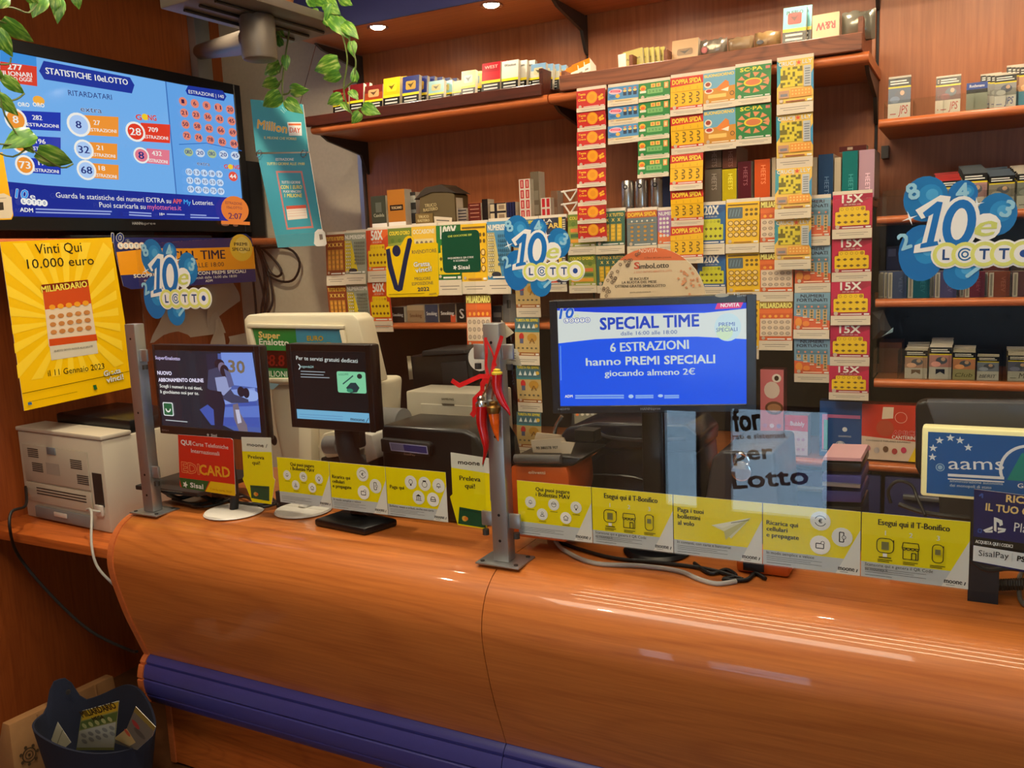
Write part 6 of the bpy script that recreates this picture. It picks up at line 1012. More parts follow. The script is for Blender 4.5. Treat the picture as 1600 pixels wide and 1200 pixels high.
def k_purp(a, w, h, s=.2):
    a.rect(0, 0, w, h, (160, 110, 170)); a.poly([(0, .5*h), (w, .3*h), (w, .2*h), (0, .2*h)], (222, 110, 60)); a.text('NUMERI', .4*w, .88*h, .08*h, WHT, w=.7*w, bold=.05, out=(60, 90, 170), ow=.04); grid_d(a, .14*w, .8*h, .16*w, .1*h, 3, 5, .065*w, (226, 226, 220)); foot(a, w, h, s); T_stub(a, w, h, s)
KIND = dict(testa=k_testa, sushi=k_sushi, green=k_green, doppia=k_doppia, buon=k_buon, disco=k_disco, cruci=k_cruci, tuttob=k_tutto((140, 66, 32), (190, 134, 54)), tuttog=k_tutto((50, 100, 84), (196, 160, 40)), numer=k_numer((150, 156, 140), (220, 196, 40)), numeb=k_numer((80, 150, 196), (226, 206, 130)), bonus=k_bonus, mili=k_mili, numf=k_numf, turista=k_turista, star=k_star, olive=k_olive, occ=k_occ, dgrey=k_dgrey, purp=k_purp,
            x15=multi('15X', (190, 20, 72), (160, 14, 56), (240, 200, 20), ((170, 130, 20), (120, 84, 20))), x20=multi('20X', (24, 96, 160), (16, 76, 140), (206, 206, 40), ((120, 130, 20), (90, 84, 20))), x50=multi('50X', (206, 70, 30), (226, 100, 40), (244, 206, 20), ((190, 140, 20), (130, 84, 20))), x100=multi('100X', (30, 120, 50), (20, 100, 44), (236, 206, 20), ((140, 130, 20), (100, 90, 20))))
TM = {}
def ticket_mesh(kind, w, h):
    key = (kind, round(h/w, 1))
    if key not in TM:
        a = Art(); a.slab([(0, 0), (w, 0), (w, h), (0, h)], .0004, (226, 214, 194)); KIND[kind](a, w, h); TM[key] = (a.mesh('ticket', PAPER), w, h)
    return TM[key]
def strip_of(kind, label, x0, x1, ys, Y, dxb=0, group='scratch ticket strips', wob=1.0):
    n = len(ys)-1; root = P((x0+x1)/2, ys[0], Y=Y); t = thing('ticket_strip', label, 'ticket strip', root, group)
    for i in range(n):
        f = i/max(n, 1); sx = dxb*f; a = P(x0+sx, (ys[i]+ys[i+1])/2, Y=Y); b = P(x1+sx, (ys[i]+ys[i+1])/2, Y=Y); xm = (x0+x1)/2+sx
        zt = P(xm, ys[i], Y=Y).z; zb = P(xm, ys[i+1], Y=Y).z; w = b.x-a.x; h = zt-zb; me, mw, mh = ticket_mesh(kind, w, h)
        tilt = math.radians((3.2 if i % 2 else -3.2)*wob*random.uniform(.5, 1.2)); xs = math.radians(random.uniform(-.5, .5))
        m = Matrix.Translation((a.x, Y, zt)) @ Matrix.Rotation(xs, 4, 'Y') @ Matrix.Rotation(tilt, 4, 'X') @ Matrix(((w/mw, 0, 0, 0), (0, 0, -1, 0), (0, h/mh*.996, 0, -h), (0, 0, 0, 1)))
        link('ticket', me, t, m)
    c0, c1 = P(x0, ys[0], Y=Y), P(x1, ys[0], Y=Y); zc = (c0.z+c1.z)/2
    MB().box((c0.x, Y+.001, zc-.004), (c1.x, Y+.012, zc+.010)).build('header_rail', mat('white_card', (226, 214, 196), .7), t)
    return t
G1 = 'ticket strips hanging from the upper shelf'; G2 = 'ticket strips along the middle shelf'; Y1 = 2.868; Y2 = 2.892
strip_of('testa', 'red coin toss ticket strip with gold discs', 901, 946, [140, 174, 204, 233, 263, 292, 321, 349, 378], Y1, 2, G1)
strip_of('sushi', 'pale blue three-ticket strip beside the red coin strip', 950, 998, [134, 165, 195, 224], Y1, 0, G1)
strip_of('green', 'green five-ticket strip hanging beside the pale blue strip', 998, 1047, [128, 158, 188, 218, 248, 277], Y1, -2, G1)
strip_of('doppia', 'long yellow and red ticket strip of question marks', 1048, 1099, [119, 180, 240, 297, 353, 412], Y1, 0, G1)
strip_of('buon', 'breakfast picture ticket strip of two tickets', 1099, 1149, [112, 170, 234], Y1, 0, G1)
strip_of('disco', 'green two-ticket strip with oval medallions', 1149, 1205, [102, 163, 226], Y1, 0, G1)
strip_of('cruci', 'crossword ticket strip with yellow letter grids', 1214, 1271, [92, 178, 262, 342, 421], Y1, -5, G1)
for kind, lb, x0, x1, ys, dx in (
    ('tuttob', 'brown and gold ticket strip beside the bare beige wall', 511, 541, [366, 446, 522], 4), ('numer', 'grey and yellow number ticket strip beside the brown strip', 541, 574, [363, 444, 522], 5), ('x50', 'red and yellow ticket strip marked fifty times', 574, 608, [359, 441, 519], 4),
    ('olive', 'olive ticket strip behind the yellow award sticker', 608, 645, [356, 437], 0), ('occ', 'pale yellow ticket strip behind the yellow award sticker', 645, 683, [353, 434], 0), ('x100', 'green and yellow ticket strip behind the dark green sticker', 684, 722, [351, 461], 0),
    ('bonus', 'yellow ticket strip between green strip and blue number strip', 722, 762, [349, 459], 0), ('mili', 'narrow yellow ticket strip reaching down behind the horns', 730, 769, [459, 562, 640], 2), ('numeb', 'blue and cream number ticket strip beside the balloon sticker', 763, 800, [345, 459], 0),
    ('turista', 'beach picture ticket strip reaching down to the receipts', 803, 841, [343, 420, 496, 570, 644, 712], 7), ('star', 'dark red and navy ticket strip half behind the balloon sticker', 842, 885, [340, 398, 456], 0), ('olive', 'olive and green ticket strip beside the red coin strip', 888, 931, [334, 398, 458], 0), ('tuttog', 'green and gold ticket strip behind the round sign', 932, 977, [330, 397, 458], 0),
    ('dgrey', 'grey ticket strip with orange heading behind the round sign', 980, 1027, [329, 396, 456], 0), ('purp', 'lilac ticket strip half hidden by the yellow strip', 1028, 1062, [328, 394], 0), ('x20', 'blue and lime ticket strip marked twenty times', 1090, 1134, [320, 398, 462], 0), ('bonus', 'yellow ticket strip with rows of round rings', 1135, 1187, [315, 395, 470, 560], 0),
    ('mili', 'orange and cream ticket strip beside the blue monitor', 1188, 1240, [312, 394, 471, 547], -2), ('numf', 'blue and orange lucky number ticket strip', 1242, 1298, [310, 384, 457, 529, 598], -2), ('x15', 'magenta and yellow ticket strip marked fifteen times', 1301, 1363, [303, 373, 440, 508, 572, 625], -7)):
    strip_of(kind, lb, x0, x1, ys, Y2, dx, G2)
# ================================================================ tobacco goods on the shelves
BK = (22, 20, 20); YS = (226, 206, 40)
def d_pouch(c0, c1=None, mark=None, txt=None, tc=WHT, warn=.38):
    def d(a, w, h):
        a.rect(0, 0, w, h, c0)
        if c1: a.rect(0, .72*h, w, h, c1)
        a.rect(0, 0, w, warn*h, BK); a.rect(0, warn*h, w, (warn+.08)*h, YS); [a.rect(.12*w, warn*h*(.2+.27*k), .86*w, warn*h*(.33+.27*k), (190, 190, 186)) for k in range(3)]
        if mark: a.rrect(.2*w, (warn+.18)*h, .8*w, (warn+.46)*h, .08*w, mark); dk = tuple(int(v*.45) for v in mark); a.poly([(.3*w, (warn+.38)*h), (.5*w, (warn+.24)*h), (.7*w, (warn+.42)*h), (.52*w, (warn+.36)*h)], dk)
        if txt: a.text(txt, .5*w, .82*h, .09*h, tc, w=.7*w, bold=.02)
    return d
def d_pack(photo, brand, bc, txt=None, tc=(190, 30, 40), warn='top', ph2=(90, 96, 110), chev=None, lid=None):
    def d(a, w, h):
        a.rect(0, 0, w, h, bc); a.rect(0, .76*h, w, h, BK); [a.rect(.08*w, (.81+.06*k)*h, (.9-.1*k)*w, (.84+.06*k)*h, WHT) for k in range(2)]; a.rect(0, .72*h, w, .76*h, YS)
        a.rect(0, .36*h, w, .72*h, photo); a.disc(.55*w, .56*h, .26*w, ph2, .11*h); a.disc(.3*w, .45*h, .22*w, tuple(min(255, int(c*1.3)) for c in photo), .08*h); a.disc(.62*w, .6*h, .1*w, (206, 170, 140), .06*h)
        a.rect(0, .955*h, w, h, lid or (196, 186, 168))
        if chev: a.poly([(.3*w, .3*h), (.7*w, .3*h), (.7*w, .14*h), (.5*w, .22*h), (.3*w, .14*h)], chev)
        if txt: a.text(txt, (.68 if len(txt) < 4 else .5)*w, .1*h, (.2 if len(txt) < 4 else .13)*h, tc, w=(.42 if len(txt) < 4 else .78)*w, bold=.0, shear=.2); a.rect(.1*w, .1*h, .36*w, .12*h, tc)
    return d
def d_plain(c0, bands=(), txt=None, tc=WHT, rot=False, tx=.5, ty=.5, th=.1, tw=.7, up=False):
    def d(a, w, h):
        a.rect(0, 0, w, h, c0)
        for b in bands: a.rect(b[0]*w, b[1]*h, b[2]*w, b[3]*h, b[4])
        if txt:
            if rot: a.text(txt, tx*w, ty*h, th*w, tc, w=tw*h, rot=-math.pi/2, bold=.0)
            else: a.text(txt, tx*w, ty*h, th*h, tc, w=tw*w, bold=.02, rot=math.pi if up else 0)
    return d
PN = {}
def goods(name, label, cat, x0, x1, yt, yb, Y, deco, depth=.02, n=1, off=(.0, .022, .0), tilt=0, roll=0, side=(206, 196, 176), group=None, behind=None, mt=GLOSS, zfix=None, parts=None, hh=None):
    xm = (x0+x1)/2; a0, b0 = P(x0, yb, Y=Y), P(x1, yb, Y=Y); zb = P(xm, yb, Y=Y).z if zfix is None else zfix; zt = P(xm, yt, Y=Y).z; w = b0.x-a0.x; h = hh or (zt-zb)/math.cos(math.radians(tilt))
    a = Art(); a.slab([(0, 0), (w, 0), (w, h), (0, h)], depth, deco_bg(deco), side); deco(a, w, h); me = a.mesh(name, mt)
    for k in range(n):
        m = Matrix.Translation((a0.x+off[0]*k, Y+off[1]*k, zb+off[2]*k)) @ Matrix.Rotation(math.radians(roll+(random.uniform(-1, 1) if k else 0)), 4, 'Y') @ Matrix.Rotation(math.radians(-tilt), 4, 'X') @ Matrix(((1, 0, 0, 0), (0, 0, -1, 0), (0, 1, 0, 0), (0, 0, 0, 1)))
        o = link(name, me, None, m); tag(o, label if k == 0 else ('', 'second', 'third', 'fourth', 'fifth', 'sixth', 'seventh')[k]+' in line from the '+label, cat, group or ((label+' and those behind')[:70] if n > 1 else None))
    return o
def deco_bg(d): return (200, 190, 170)
zt1 = ZU1+.0305; zt2 = ZU1+.0455
TRY = 'tobacco pouches in the long tray'
tp = lambda lb, x0, x1, yt, yb, deco, n=1, off=(.014, .022, .004), Y=2.945, **k: goods('tobacco_pouch', lb, 'tobacco pouch', x0, x1, yt, yb+14, Y, deco, .018, n, off, k.pop('tilt', 8), k.pop('roll', 0), zfix=zt1, **k)
tp('dark red pouch at the plant end of the tray', 520, 545, 138, 160, d_pouch((104, 24, 26), mark=(150, 60, 50)), 1, roll=-2)
tp('dark red pouch half behind the orange one', 546, 567, 130, 160, d_pouch((112, 26, 30)), 2)
tp('orange brown pouch beside the dark red ones', 569, 597, 132, 155, d_pouch((150, 60, 30), (110, 36, 30), (206, 150, 100)), 1)
tp('yellow pouch with a dark bird mark', 598, 624, 120, 150, d_pouch((222, 178, 24), None, (236, 196, 40)), 2)
tp('royal blue pouch in the tray', 628, 654, 117, 148, d_pouch((34, 48, 130), (30, 40, 110), (190, 150, 60)), 6, (.016, .03, .0))
tp('pale turquoise pouch in the tray', 669, 693, 125, 144, d_pouch((140, 190, 190), None, (190, 180, 110)), 5, (.02, .03, .0))
tp('small cream pouch between turquoise and yellow stacks', 707, 720, 126, 140, d_pouch((206, 176, 110)))
tp('cream pouch with grey emblem', 720, 742, 109, 135, d_pouch((222, 196, 120), None, (150, 170, 170)), 4, (.012, .03, .0))
tp('bright red pouch near the tray end', 752, 781, 96, 130, d_pouch((170, 22, 34), (150, 18, 30), None, 'WEST', (214, 150, 140)), 2)
tp('white pouch with thin lettering beside the red one', 783, 809, 93, 128, d_pouch((206, 202, 190), None, None, 'Winston', (90, 90, 90)), 3, (.022, .024, .0))
tp('white and light blue pouch at the end of the tray', 829, 852, 98, 124, d_pouch((206, 206, 190), (130, 170, 206), (210, 200, 160)), 4, (.014, .028, .0))
TY = 2.945
goods('paper_booklet', 'orange and white rolling paper booklet at the tray gap', 'booklet', 876, 905, 108, 132, TY, d_plain((236, 226, 206), ((0, .6, 1, 1, (222, 120, 30)), (.1, .15, .9, .3, (150, 140, 130)))), .05, 3, (.018, .012, .012), 25, -14, zfix=zt1)
goods('gold_pouch', 'olive gold pouch with engraved lettering', 'tobacco pouch', 975, 1006, 78, 112, TY, d_plain((150, 136, 66), ((0, .0, 1, .12, (190, 180, 40)),), 'American', (90, 80, 40), ty=.5, th=.12), .012, 5, (.014, .016, .002), 10, -6, zfix=zt2)
goods('paper_booklet', 'single white booklet leaning beside the gold pouches', 'booklet', 967, 979, 84, 116, TY+.0, d_plain((222, 210, 190), ((.2, .1, .8, .14, (120, 110, 100)),)), .004, 1, tilt=6, roll=-4, zfix=zt2)
goods('tobacco_pouch', 'kraft brown pouch with dark eagle print', 'tobacco pouch', 1049, 1090, 60, 98, TY, d_pouch((176, 140, 100), None, (120, 90, 60), warn=.16), .03, 1, tilt=10, zfix=zt2)
def bag(label, x0, x1, yt, yb, col, rough, Y=2.95, mark=None):
    a0, b0 = P(x0, yb, Y=Y), P(x1, yb, Y=Y); zb, zt = zt2, P((x0+x1)/2, yt, Y=Y).z; w = b0.x-a0.x; h = zt-zb; rows = []; rnd = random.Random(int(x0))
    t = thing('foil_bag', label, 'bag', ((a0.x+b0.x)/2, Y, zb)); m = MB(); nx, ny = 9, 6
    for sgn in (-1, 1):
        rows = []
        for j in range(ny+1):
            v = j/ny; r = []
            for i in range(nx+1):
                u = i/nx; e = math.sin(math.pi*u)**.5*math.sin(math.pi*min(v*.9+.06, 1))**.6; r.append((a0.x+w*u, Y+.03+sgn*(.032*e+rnd.uniform(0, .006)*(0 < i < nx and 0 < j < ny)), zb+h*v*(1-.10*rnd.random()*(j == ny))))
            rows.append(r)
        m.grid(rows if sgn < 0 else [r[::-1] for r in rows])
    m.build('film', mat('foil_%d' % int(x0), col, rough, .55 if rough < .3 else 0, bump=.6, bscale=40), t)
    if mark: a = Art(YP(Y-.007)); mark(a, (a0.x+b0.x)/2, zb+h*.45, w); a.build('brand_mark', GLOSS, t)
bag('silver wrinkled foil bag with a red badge', 1091, 1133, 57, 90, (150, 140, 126), .28, mark=lambda a, x, z, w: (a.disc(x-.25*w, z, .12*w, (150, 40, 44)), a.disc(x-.25*w, z, .08*w, (190, 90, 80))))
bag('brown wrinkled foil bag in the middle of the tray', 1134, 1175, 54, 86, (130, 106, 78), .3)
bag('golden brown foil bag with a dark badge', 1176, 1217, 46, 76, (140, 110, 70), .3, mark=lambda a, x, z, w: a.disc(x-.2*w, z, .14*w, (60, 56, 60), .08*w))
goods('tobacco_pouch', 'tall turquoise pouch with a red rooster mark', 'tobacco pouch', 1222, 1258, 9, 72, TY, d_pouch((110, 186, 190), None, (190, 40, 40), 'PUEBLO', (40, 60, 60), warn=.4), .02, 2, (.012, .03, .006), 6, 1, zfix=zt2)
goods('tobacco_pouch', 'cream pouch with red initials upside down', 'tobacco pouch', 1269, 1311, 20, 64, TY, d_plain((190, 172, 130), ((0, 0, 1, .1, BK), (0, .1, 1, .18, YS)), 'R&W', (180, 30, 34), ty=.72, th=.26, tw=.7, up=True), .05, 1, tilt=8, roll=-1, zfix=zt2)
bag('crumpled silver and dark green foil bag at the tray end', 1313, 1366, 12, 60, (150, 146, 130), .2)
# middle shelf
ZM = 1.8925; MY = 2.94
gm = lambda nm, lb, cat, x0, x1, yt, deco, depth=.05, n=1, off=(.0, .06, .0), Y=MY, **k: goods(nm, lb, cat, x0, x1, yt, 340, Y, deco, depth, n, off, 0, k.pop('roll', 0), zfix=k.pop('z', ZM), **k)
gm('cigar_tin', 'dark green box at the wall end of the middle shelf', 'box', 581, 604, 306, d_plain((62, 66, 54), ((0, 0, 1, .16, WHT), (.3, .5, .7, .8, (90, 94, 84))), 'Candela', (150, 150, 130), ty=.36))
gm('cigar_box', 'tan box with a black oval badge', 'box', 607, 634, 296, d_plain((176, 112, 44), ((0, 0, 1, .15, WHT), (.12, .45, .88, .6, (40, 30, 24))), 'TOSCANO', (206, 180, 140), ty=.49, th=.07, tw=.6))
gm('cigar_box', 'narrow dark box behind the tan one', 'box', 639, 651, 300, d_plain((50, 46, 44), ((0, .7, 1, .9, (160, 160, 150)), (0, .0, 1, .1, WHT), (0, .4, 1, .5, (120, 120, 116)))), Y=2.98)
rb_ = thing('display_carton', 'open olive brown counter display carton', 'carton', P(680, 350, Y=2.93)); pl = YP(2.93); MB().prism([pl.hit(*p) for p in [(656, 350), (656, 300), (666, 292), (694, 290), (710, 304), (712, 348)]], (0, .1, 0)).build('carton_body', mat('olive_carton', (92, 76, 44), .6), rb_); MB().prism([pl.hit(*p)+Vector((0, -.004, 0)) for p in [(648, 312), (664, 294), (690, 288), (714, 302), (700, 300), (676, 300)]], (0, .11, 0)).build('raised_flap', mat('dark_carton', (52, 40, 28), .6), rb_)
a = Art(YP(2.924)); a.spx([(649, 334), (676, 333), (677, 351), (650, 353)], .03, (120, 96, 50)); a.tpx('TRUCO', (654, 341), (670, 340), 4, (206, 190, 140), .02); a.tpx('RASTERO', (653, 347), (671, 346), 4, (206, 190, 140), .02); a.spx([(678, 338), (706, 340), (706, 350), (679, 349)], .002, (214, 200, 176)); a.lpx([(682, 344), (702, 345)], .004, (90, 84, 78)); a.tpx('TRUCO', (664, 324), (682, 322), 5, (190, 170, 120), .02); a.tpx('RASTERO', (662, 331), (684, 328), 5, (190, 170, 120), .02); a.build('carton_front', PAPER, rb_)
gm('cigar_pack', 'cream upright pack beside the display carton', 'pack', 703, 714, 309, d_plain((206, 180, 130), ((.1, .2, .9, .24, (120, 90, 60)), (.1, .5, .9, .54, (120, 90, 60)))))
for k in range(5): gm('flat_tin', ('lowest', 'second lowest', 'middle', 'second highest', 'topmost')[k]+' striped flat tin stacked beside the cream pack', 'tin', 716, 729, 336-5.6*k, d_plain((150, 140, 130), ((0, 0, 1, .5, (70, 66, 70)),)), z=ZM+.0116*k, hh=.0112, group='striped flat tins', Y=2.95)
for k in range(5): gm('flat_box', ('lowest', 'second lowest', 'middle', 'second highest', 'topmost')[k]+' dark red flat box in the middle shelf stack', 'box', 732, 752, 335.5-7*k, d_plain((96, 40, 34), ((.15, .35, .85, .6, (170, 120, 100)),)), z=ZM+.0145*k, hh=.014, group='dark red flat boxes')
gm('black_box', 'small black box beside the dark red stack', 'box', 754, 763, 311, d_plain((30, 28, 28)))
for k in range(2): gm('cigarillo_box', ('lower', 'upper')[k]+' black box with white labels in the pair', 'box', 766, 791, 325-17*k, d_plain((34, 34, 44), ((.02, .1, .28, .9, (196, 180, 150)), (.45, .12, 1, .9, (196, 180, 150)), (.55, .3, .9, .75, (140, 120, 100)))), z=ZM+.0335*k, hh=.033); gm('cigarillo_box', ('lower', 'upper')[k]+' navy ribbed box beside the labelled pair', 'box', 792, 806, 325-17*k, d_plain((24, 28, 56), tuple((.1+.3*j, 0, .2+.3*j, 1, (44, 50, 90)) for j in range(3))), z=ZM+.0335*k, hh=.033)
for k in range(4): gm('match_box', ('lowest', 'second lowest', 'second highest', 'topmost')[k]+' red and white match box in the tall stack', 'match box', 813, 830, 320-18.6*k, d_plain((206, 196, 186), ((.1, .08, .42, .92, (176, 44, 50)), (.58, .08, .9, .92, (176, 44, 50)), (.2, .2, .32, .8, (206, 150, 140)), (.68, .2, .8, .8, (206, 150, 140)))), z=ZM+.0365*k, hh=.036, group='match boxes in the tall stack')
for k in range(2): gm('match_box', ('lower', 'upper')[k]+' red and white match box in the short stack', 'match box', 846, 861, 316-17.5*k, d_plain((206, 196, 186), ((.1, .08, .42, .92, (176, 44, 50)), (.58, .08, .9, .92, (176, 44, 50)))), z=ZM+.0365*k, hh=.036, group='match boxes in the short stack')
gm('grey_box', 'grey box standing behind the tall match box stack', 'box', 831, 844, 268, d_plain((104, 92, 76), ((.1, .1, .9, .3, (130, 120, 104)), (.1, .4, .9, .6, (130, 120, 104)))), Y=2.97)
gm('grey_box', 'brown box behind the short match box stack', 'box', 862, 872, 298, d_plain((110, 80, 62), ((.1, .1, .9, .4, (130, 104, 84)),)), Y=2.97)
for k in range(2):
    lt = thing('wire_holder', ('lower', 'upper')[k]+' white lattice holder beside the red coin strip', 'holder', P(890, 330, Y=2.95)); q = lambda x, y: P(x, y, Y=2.95)
    for p0, p1 in (((877, 320-20*k), (903, 316-20*k)), ((880, 318-20*k), (891, 334-20*k)), ((902, 317-20*k), (891, 334-20*k))): MB().cyl(q(*p0), q(*p1), .0035, n=8).build('bar', WHITE, lt)
for k, x in enumerate((967, 989, 1013)): a0, b0 = P(x, 330, Y=2.95), P(x+20, 330, Y=2.95); c = ((a0.x+b0.x)/2, 2.98, ZM); r = (b0.x-a0.x)/2; t = thing('silver_can', ('first', 'second', 'third')[k]+' silver can from the red coin strip', 'can', c, 'silver cans'); MB().lathe([(r*.9, 0), (r, .006), (r, .105), (r*.9, .112), (r*.2, .113)], c, 22).build('can_body', mat('silver_can_metal', (190, 186, 180), .25, .9), t); a = Art(YP(2.98-r-.0008)); a.disc(c[0], ZM+.09, r*.35, (40, 40, 44)); a.disc(c[0], ZM+.09, r*.2, (180, 176, 170)); a.build('print', GLOSS, t)
gm('navy_carton', 'dark navy carton behind the yellow question mark strip', 'carton', 1036, 1048, 276, d_plain((30, 40, 70)))
H_ = [(1102, 1127, 264, (110, 98, 84), 'grey brown stick carton standing under another'), (1129, 1151, 264, (196, 176, 20), 'mustard yellow stick carton under a brown one'), (1153, 1174, 252, (84, 22, 34), 'maroon stick carton between yellow and orange'), (1179, 1203, 249, (206, 84, 34), 'orange stick carton beside the crossword strip'), (1278, 1301, 241, (28, 62, 100), 'dark blue stick carton with peeling seal'), (1315, 1339, 236, (14, 112, 112), 'teal stick carton on the middle shelf'), (1341, 1365, 234, (186, 150, 166), 'dusty pink stick carton at the shelf end')]
for x0, x1, yt, c, lb in H_: gm('stick_carton', lb, 'carton', x0, x1, yt, d_plain(c, (), 'HEETS', tuple(min(255, v+70) for v in c), True, .42, .66 if x0 < 1250 else .3, .3, .42), .16, Y=2.93, side=(196, 186, 170))
for x0, x1, c, lb in ((1102, 1127, (96, 76, 64), 'grey brown stick carton lying on top of its twin'), (1129, 1151, (110, 62, 48), 'brown stick carton on top of the mustard one')): goods('stick_carton', lb, 'carton', x0, x1, 228, 262.5, 2.93, d_plain(c, (), 'HEETS', tuple(v+50 for v in c), True, .42, .4, .3, .7), .16, side=(150, 130, 110))
for x0, x1, lb in ((1206, 1212, 'narrow cream carton edge beside the orange carton'), (1265, 1276, 'cream carton beside the dark blue one'), (1303, 1313, 'cream carton between dark blue and teal')): gm('cream_carton', lb, 'carton', x0, x1, 246, d_plain((190, 176, 150)), .15, Y=2.935)
gm('small_dark_box', 'small dark red box lying on the teal carton', 'box', 1310, 1352, 228, d_plain((80, 28, 26), ((.3, .3, .5, .8, (170, 150, 130)),)), .05, z=P(1330, 236, Y=2.93).z+.001, Y=2.95)
# low shelf behind the shorter screen
ZL = 1.5125
gl = lambda lb, x0, x1, yt, deco, **k: goods('paper_box', lb, 'box', x0, x1, yt, 500, 2.95, deco, .08, zfix=ZL, **k)
gl('charcoal box with white script at the wall end of low shelf', 612, 632, 480, d_plain((48, 42, 40), (), 'Smoking', (190, 186, 180), ty=.4, th=.2, tw=.8)); gl('beige box with brown script on low shelf', 637, 663, 477, d_plain((150, 126, 96), ((0, .7, 1, 1, (170, 150, 120)),), 'Smoking', (100, 70, 44), ty=.3, th=.2, tw=.7)); gl('blue grey box with white script on low shelf', 665, 685, 476, d_plain((56, 66, 88), (), 'Smoking', (200, 200, 200), ty=.4, th=.2, tw=.8)); gl('dark box with orange corner and white script', 687, 712, 475, d_plain((46, 42, 42), ((.7, 0, 1, .4, (190, 80, 50)),), 'Smoking', (206, 200, 196), ty=.4, th=.2, tw=.8)); gl('black box with large white initial', 714, 730, 474, d_plain((26, 24, 26), (), 'S', (206, 200, 196), ty=.2, th=.5, tw=.4)); gl('grey lock box beside the horn post on low shelf', 787, 807, 460, d_plain((120, 118, 114), ((.3, .5, .6, .8, (70, 68, 66)),)))
gl('dark box half hidden between tickets on low shelf', 770, 785, 478, d_plain((60, 56, 58), ((.1, .3, .9, .6, (110, 106, 104)),)))
# cigarette shelves
CY = 2.935
def cig(lb, x0, x1, yt, yb, z, deco, n=1, off=(0, .03, .012), Y=CY, side=(196, 186, 170), tilt=6): return goods('cigarette_pack', lb, 'cigarette pack', x0, x1, yt, yb, Y, deco, .026, n, off, tilt, 0, side, zfix=z)
GR = (120, 124, 130); zA, zB, zC, zD = 2.1185, 1.8335, 1.5835, 1.3365
cig('white pack with red initials alone at the top shelf end', 1387, 1422, 118, 180, zA, d_pack((84, 96, 116), None, (222, 214, 202), 'JPS'), side=(190, 70, 56))
cig('white pack with red initials leaning in the second holder', 1466, 1500, 116, 175, zA, d_pack((96, 40, 50), None, (222, 212, 196), 'JPS'), 2, (-.01, .026, .004), side=(196, 80, 66), tilt=10)
cig('blue pack lying low in the third holder', 1509, 1542, 128, 172, zA, d_plain((150, 156, 140), ((0, .62, 1, .76, BK), (0, .76, 1, 1, (40, 70, 150))), 'Rothmans', (226, 226, 230), ty=.83, th=.1), side=(150, 150, 140))
cig('white pack with blue initials in the stacked holder', 1553, 1587, 114, 166, zA, d_pack((150, 150, 146), None, (222, 222, 216), 'JPS', (40, 70, 150)), 4, (-.012, .028, .006))
cig('light blue pack at the far end of the top shelf', 1591, 1626, 100, 163, zA, d_pack((200, 150, 110), None, (80, 150, 180)), 4, (-.01, .028, .006), side=(196, 120, 100))
cig('red topped pack stack on the second shelf', 1461, 1500, 280, 330, zB, d_pack((150, 150, 150), None, (222, 212, 200), lid=(176, 36, 30)), 6, (-.002, .03, .006), side=(176, 36, 30))
cig('dark grey pack stack with white letters', 1503, 1541, 268, 330, zB, d_pack((170, 130, 134), None, (222, 214, 206), 'WINSTON', (60, 60, 60), lid=(84, 90, 96)), 6, (-.003, .03, .006), side=(70, 76, 84))
cig('silver pack stack with italic lettering on the second shelf', 1544, 1584, 272, 329, zB, d_pack((140, 134, 126), None, (206, 202, 190), 'BENSON', (60, 60, 60), lid=(84, 96, 110)), 6, (-.003, .03, .006), side=(60, 70, 84))
cig('pale pack stack at the far end of the second shelf', 1588, 1628, 268, 328, zB, d_pack((120, 126, 120), None, (206, 206, 196), 'LD', (90, 90, 90)), 6, (-.003, .03, .006), side=(176, 150, 120))
CC = [(1386, 1416, (50, 76, 130), 'blue box with white side label on the third shelf'), (1417, 1452, (20, 100, 124), 'teal box with white side label on the third shelf'), (1459, 1494, (92, 84, 140), 'violet box with white side label on the third shelf'), (1506, 1538, (120, 40, 56), 'maroon box with white side label on the third shelf'), (1543, 1577, (140, 72, 40), 'rust box with white side label on the third shelf'), (1580, 1616, (84, 44, 60), 'plum box with white side label on the third shelf')]
for x0, x1, c, lb in CC: cig(lb, x0, x1, 424, 466, zC, d_plain(c, ((.04, .0, .26, .96, (214, 208, 196)), (.10, .05, .2, .9, (150, 146, 140))), 'VEEV', tuple(min(255, v+40) for v in c), True, .6, .5, .2, .6), 3, (-.014, .03, .0), side=(180, 174, 164), tilt=0)
for x0, x1, yt, c, lb in ((1384, 1408, 385, (36, 40, 74), 'dark blue box stacked high at the third shelf end'), (1535, 1575, 402, (110, 44, 34), 'dark red box behind the rust one'), (1578, 1610, 404, (60, 46, 44), 'dark brown box behind the plum one')): goods('cigarette_carton', lb, 'carton', x0, x1, yt, 460, 3.04, d_plain(c, ((.1, .8, .6, .95, tuple(v+50 for v in c)),)), .1, zfix=zC)
DD = [(1413, 1448, 546, 'white and brown pack stack nearest the magenta tickets', d_pack((190, 150, 130), None, (206, 202, 194), chev=(120, 92, 70)), (214, 196, 164), 6), (1451, 1486, 541, 'white pack stack with a dark chevron', d_pack((196, 140, 136), None, (206, 204, 200), chev=(36, 36, 56)), (170, 156, 134), 7), (1488, 1523, 549, 'olive cream pack stack with script lettering', d_pack((206, 140, 100), None, (170, 166, 120), 'Club', (90, 90, 50)), (200, 176, 120), 5), (1526, 1560, 556, 'pale grey pack pair with a framed name', d_pack((130, 140, 160), None, (206, 206, 200), 'MERIT', (70, 80, 90)), (222, 216, 200), 2), (1574, 1611, 554, 'grey pack stack at the far end of the lowest shelf', d_pack((100, 104, 130), None, (190, 192, 184), 'MS', (80, 80, 70)), (200, 180, 140), 6)]
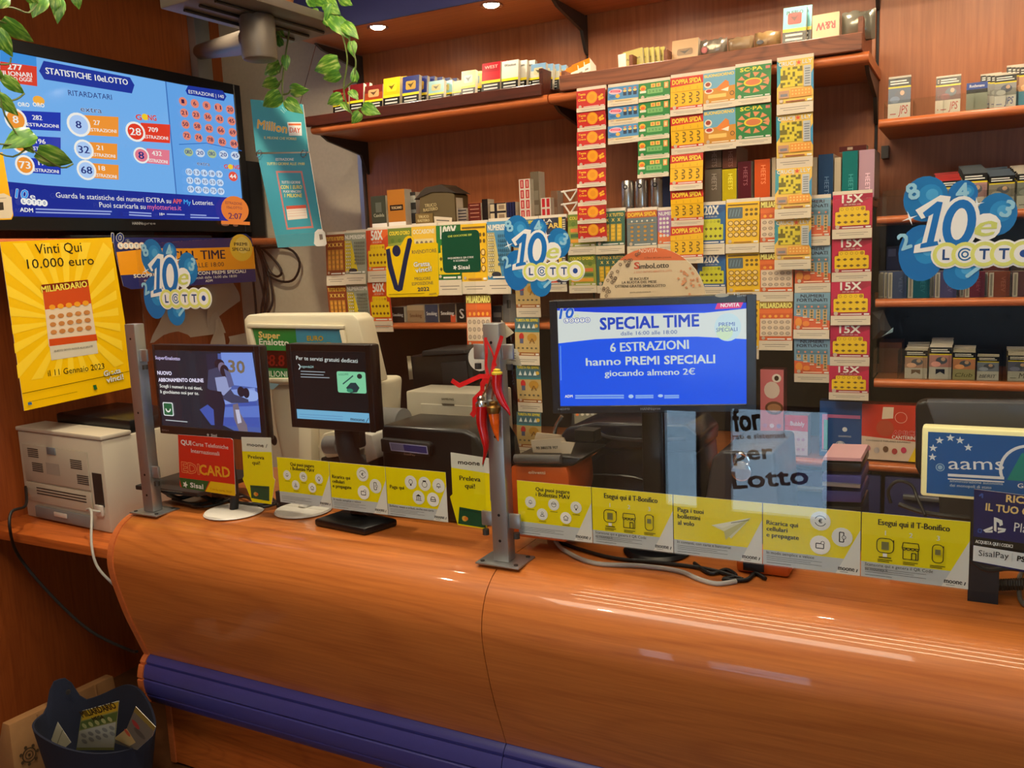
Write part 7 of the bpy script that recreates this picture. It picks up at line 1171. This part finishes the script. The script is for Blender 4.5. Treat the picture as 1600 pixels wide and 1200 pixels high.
for x0, x1, yt, lb, d, sd, n in DD: cig(lb, x0, x1, yt, 595, zD, d, n, (0, .03, .0012), side=sd)
# clear dispensers
def dispenser(lb, x0, x1, z, hf, ncol):
    a0, b0 = P(x0, 470, Y=2.915).x, P(x1, 470, Y=2.915).x; t = thing('clear_dispenser', lb, 'dispenser', ((a0+b0)/2, 2.92, z)); MB().box((a0, 2.917, z+.001), (b0, 2.919, z+hf)).build('front_lip', ACRYL, t)
    for i in range(ncol+1): x = a0+(b0-a0)*i/ncol; MB().box((x-.001, 2.9195, z+.001), (x+.001, 3.04, z+hf*.9)).build('divider', ACRYL, t)
dispenser('clear acrylic pack holder on the top cigarette shelf', 1376, 1660, zA, .05, 6); dispenser('clear acrylic pack holder on the second cigarette shelf', 1376, 1660, zB, .075, 7); dispenser('clear acrylic box holder on the third shelf', 1372, 1660, zC, .085, 7); dispenser('clear acrylic pack holder on the lowest cigarette shelf', 1366, 1660, zD, .095, 7)
fb = thing('foil_pouch', 'clear grey pouch hanging under the third shelf', 'pouch', P(1376, 520, Y=2.93)); q = lambda x, y, d=0: P(x, y, Y=2.93+d); MB().add([q(1362, 488), q(1380, 484), q(1388, 505), q(1396, 518), q(1380, 526), q(1363, 531), q(1374, 500, -.03), q(1376, 516, -.025)], [(0, 1, 6), (1, 2, 6), (2, 7, 6), (2, 3, 7), (3, 4, 7), (4, 5, 7), (5, 6, 7), (5, 0, 6), (5, 4, 3, 2, 1, 0)]).build('film', mat('smoky_film', (80, 80, 80), .2, .3), fb); MB().add([q(1384, 522, -.02), q(1396, 512, -.004), q(1395, 519, -.004), q(1378, 526, -.012)], [(0, 1, 2, 3)]).build('printed_corner', mat('pale_blue_print', (150, 180, 190), .4), fb, solid=.001)
goods('brown_box', 'brown cardboard box at the back of the lowest shelf', 'box', 1373, 1408, 535, 590, 3.05, d_plain((128, 70, 30)), .12, side=(110, 60, 26), mt=PAPER, zfix=zD)
bpy.data.objects.remove(_fo); bpy.data.curves.remove(_fc)
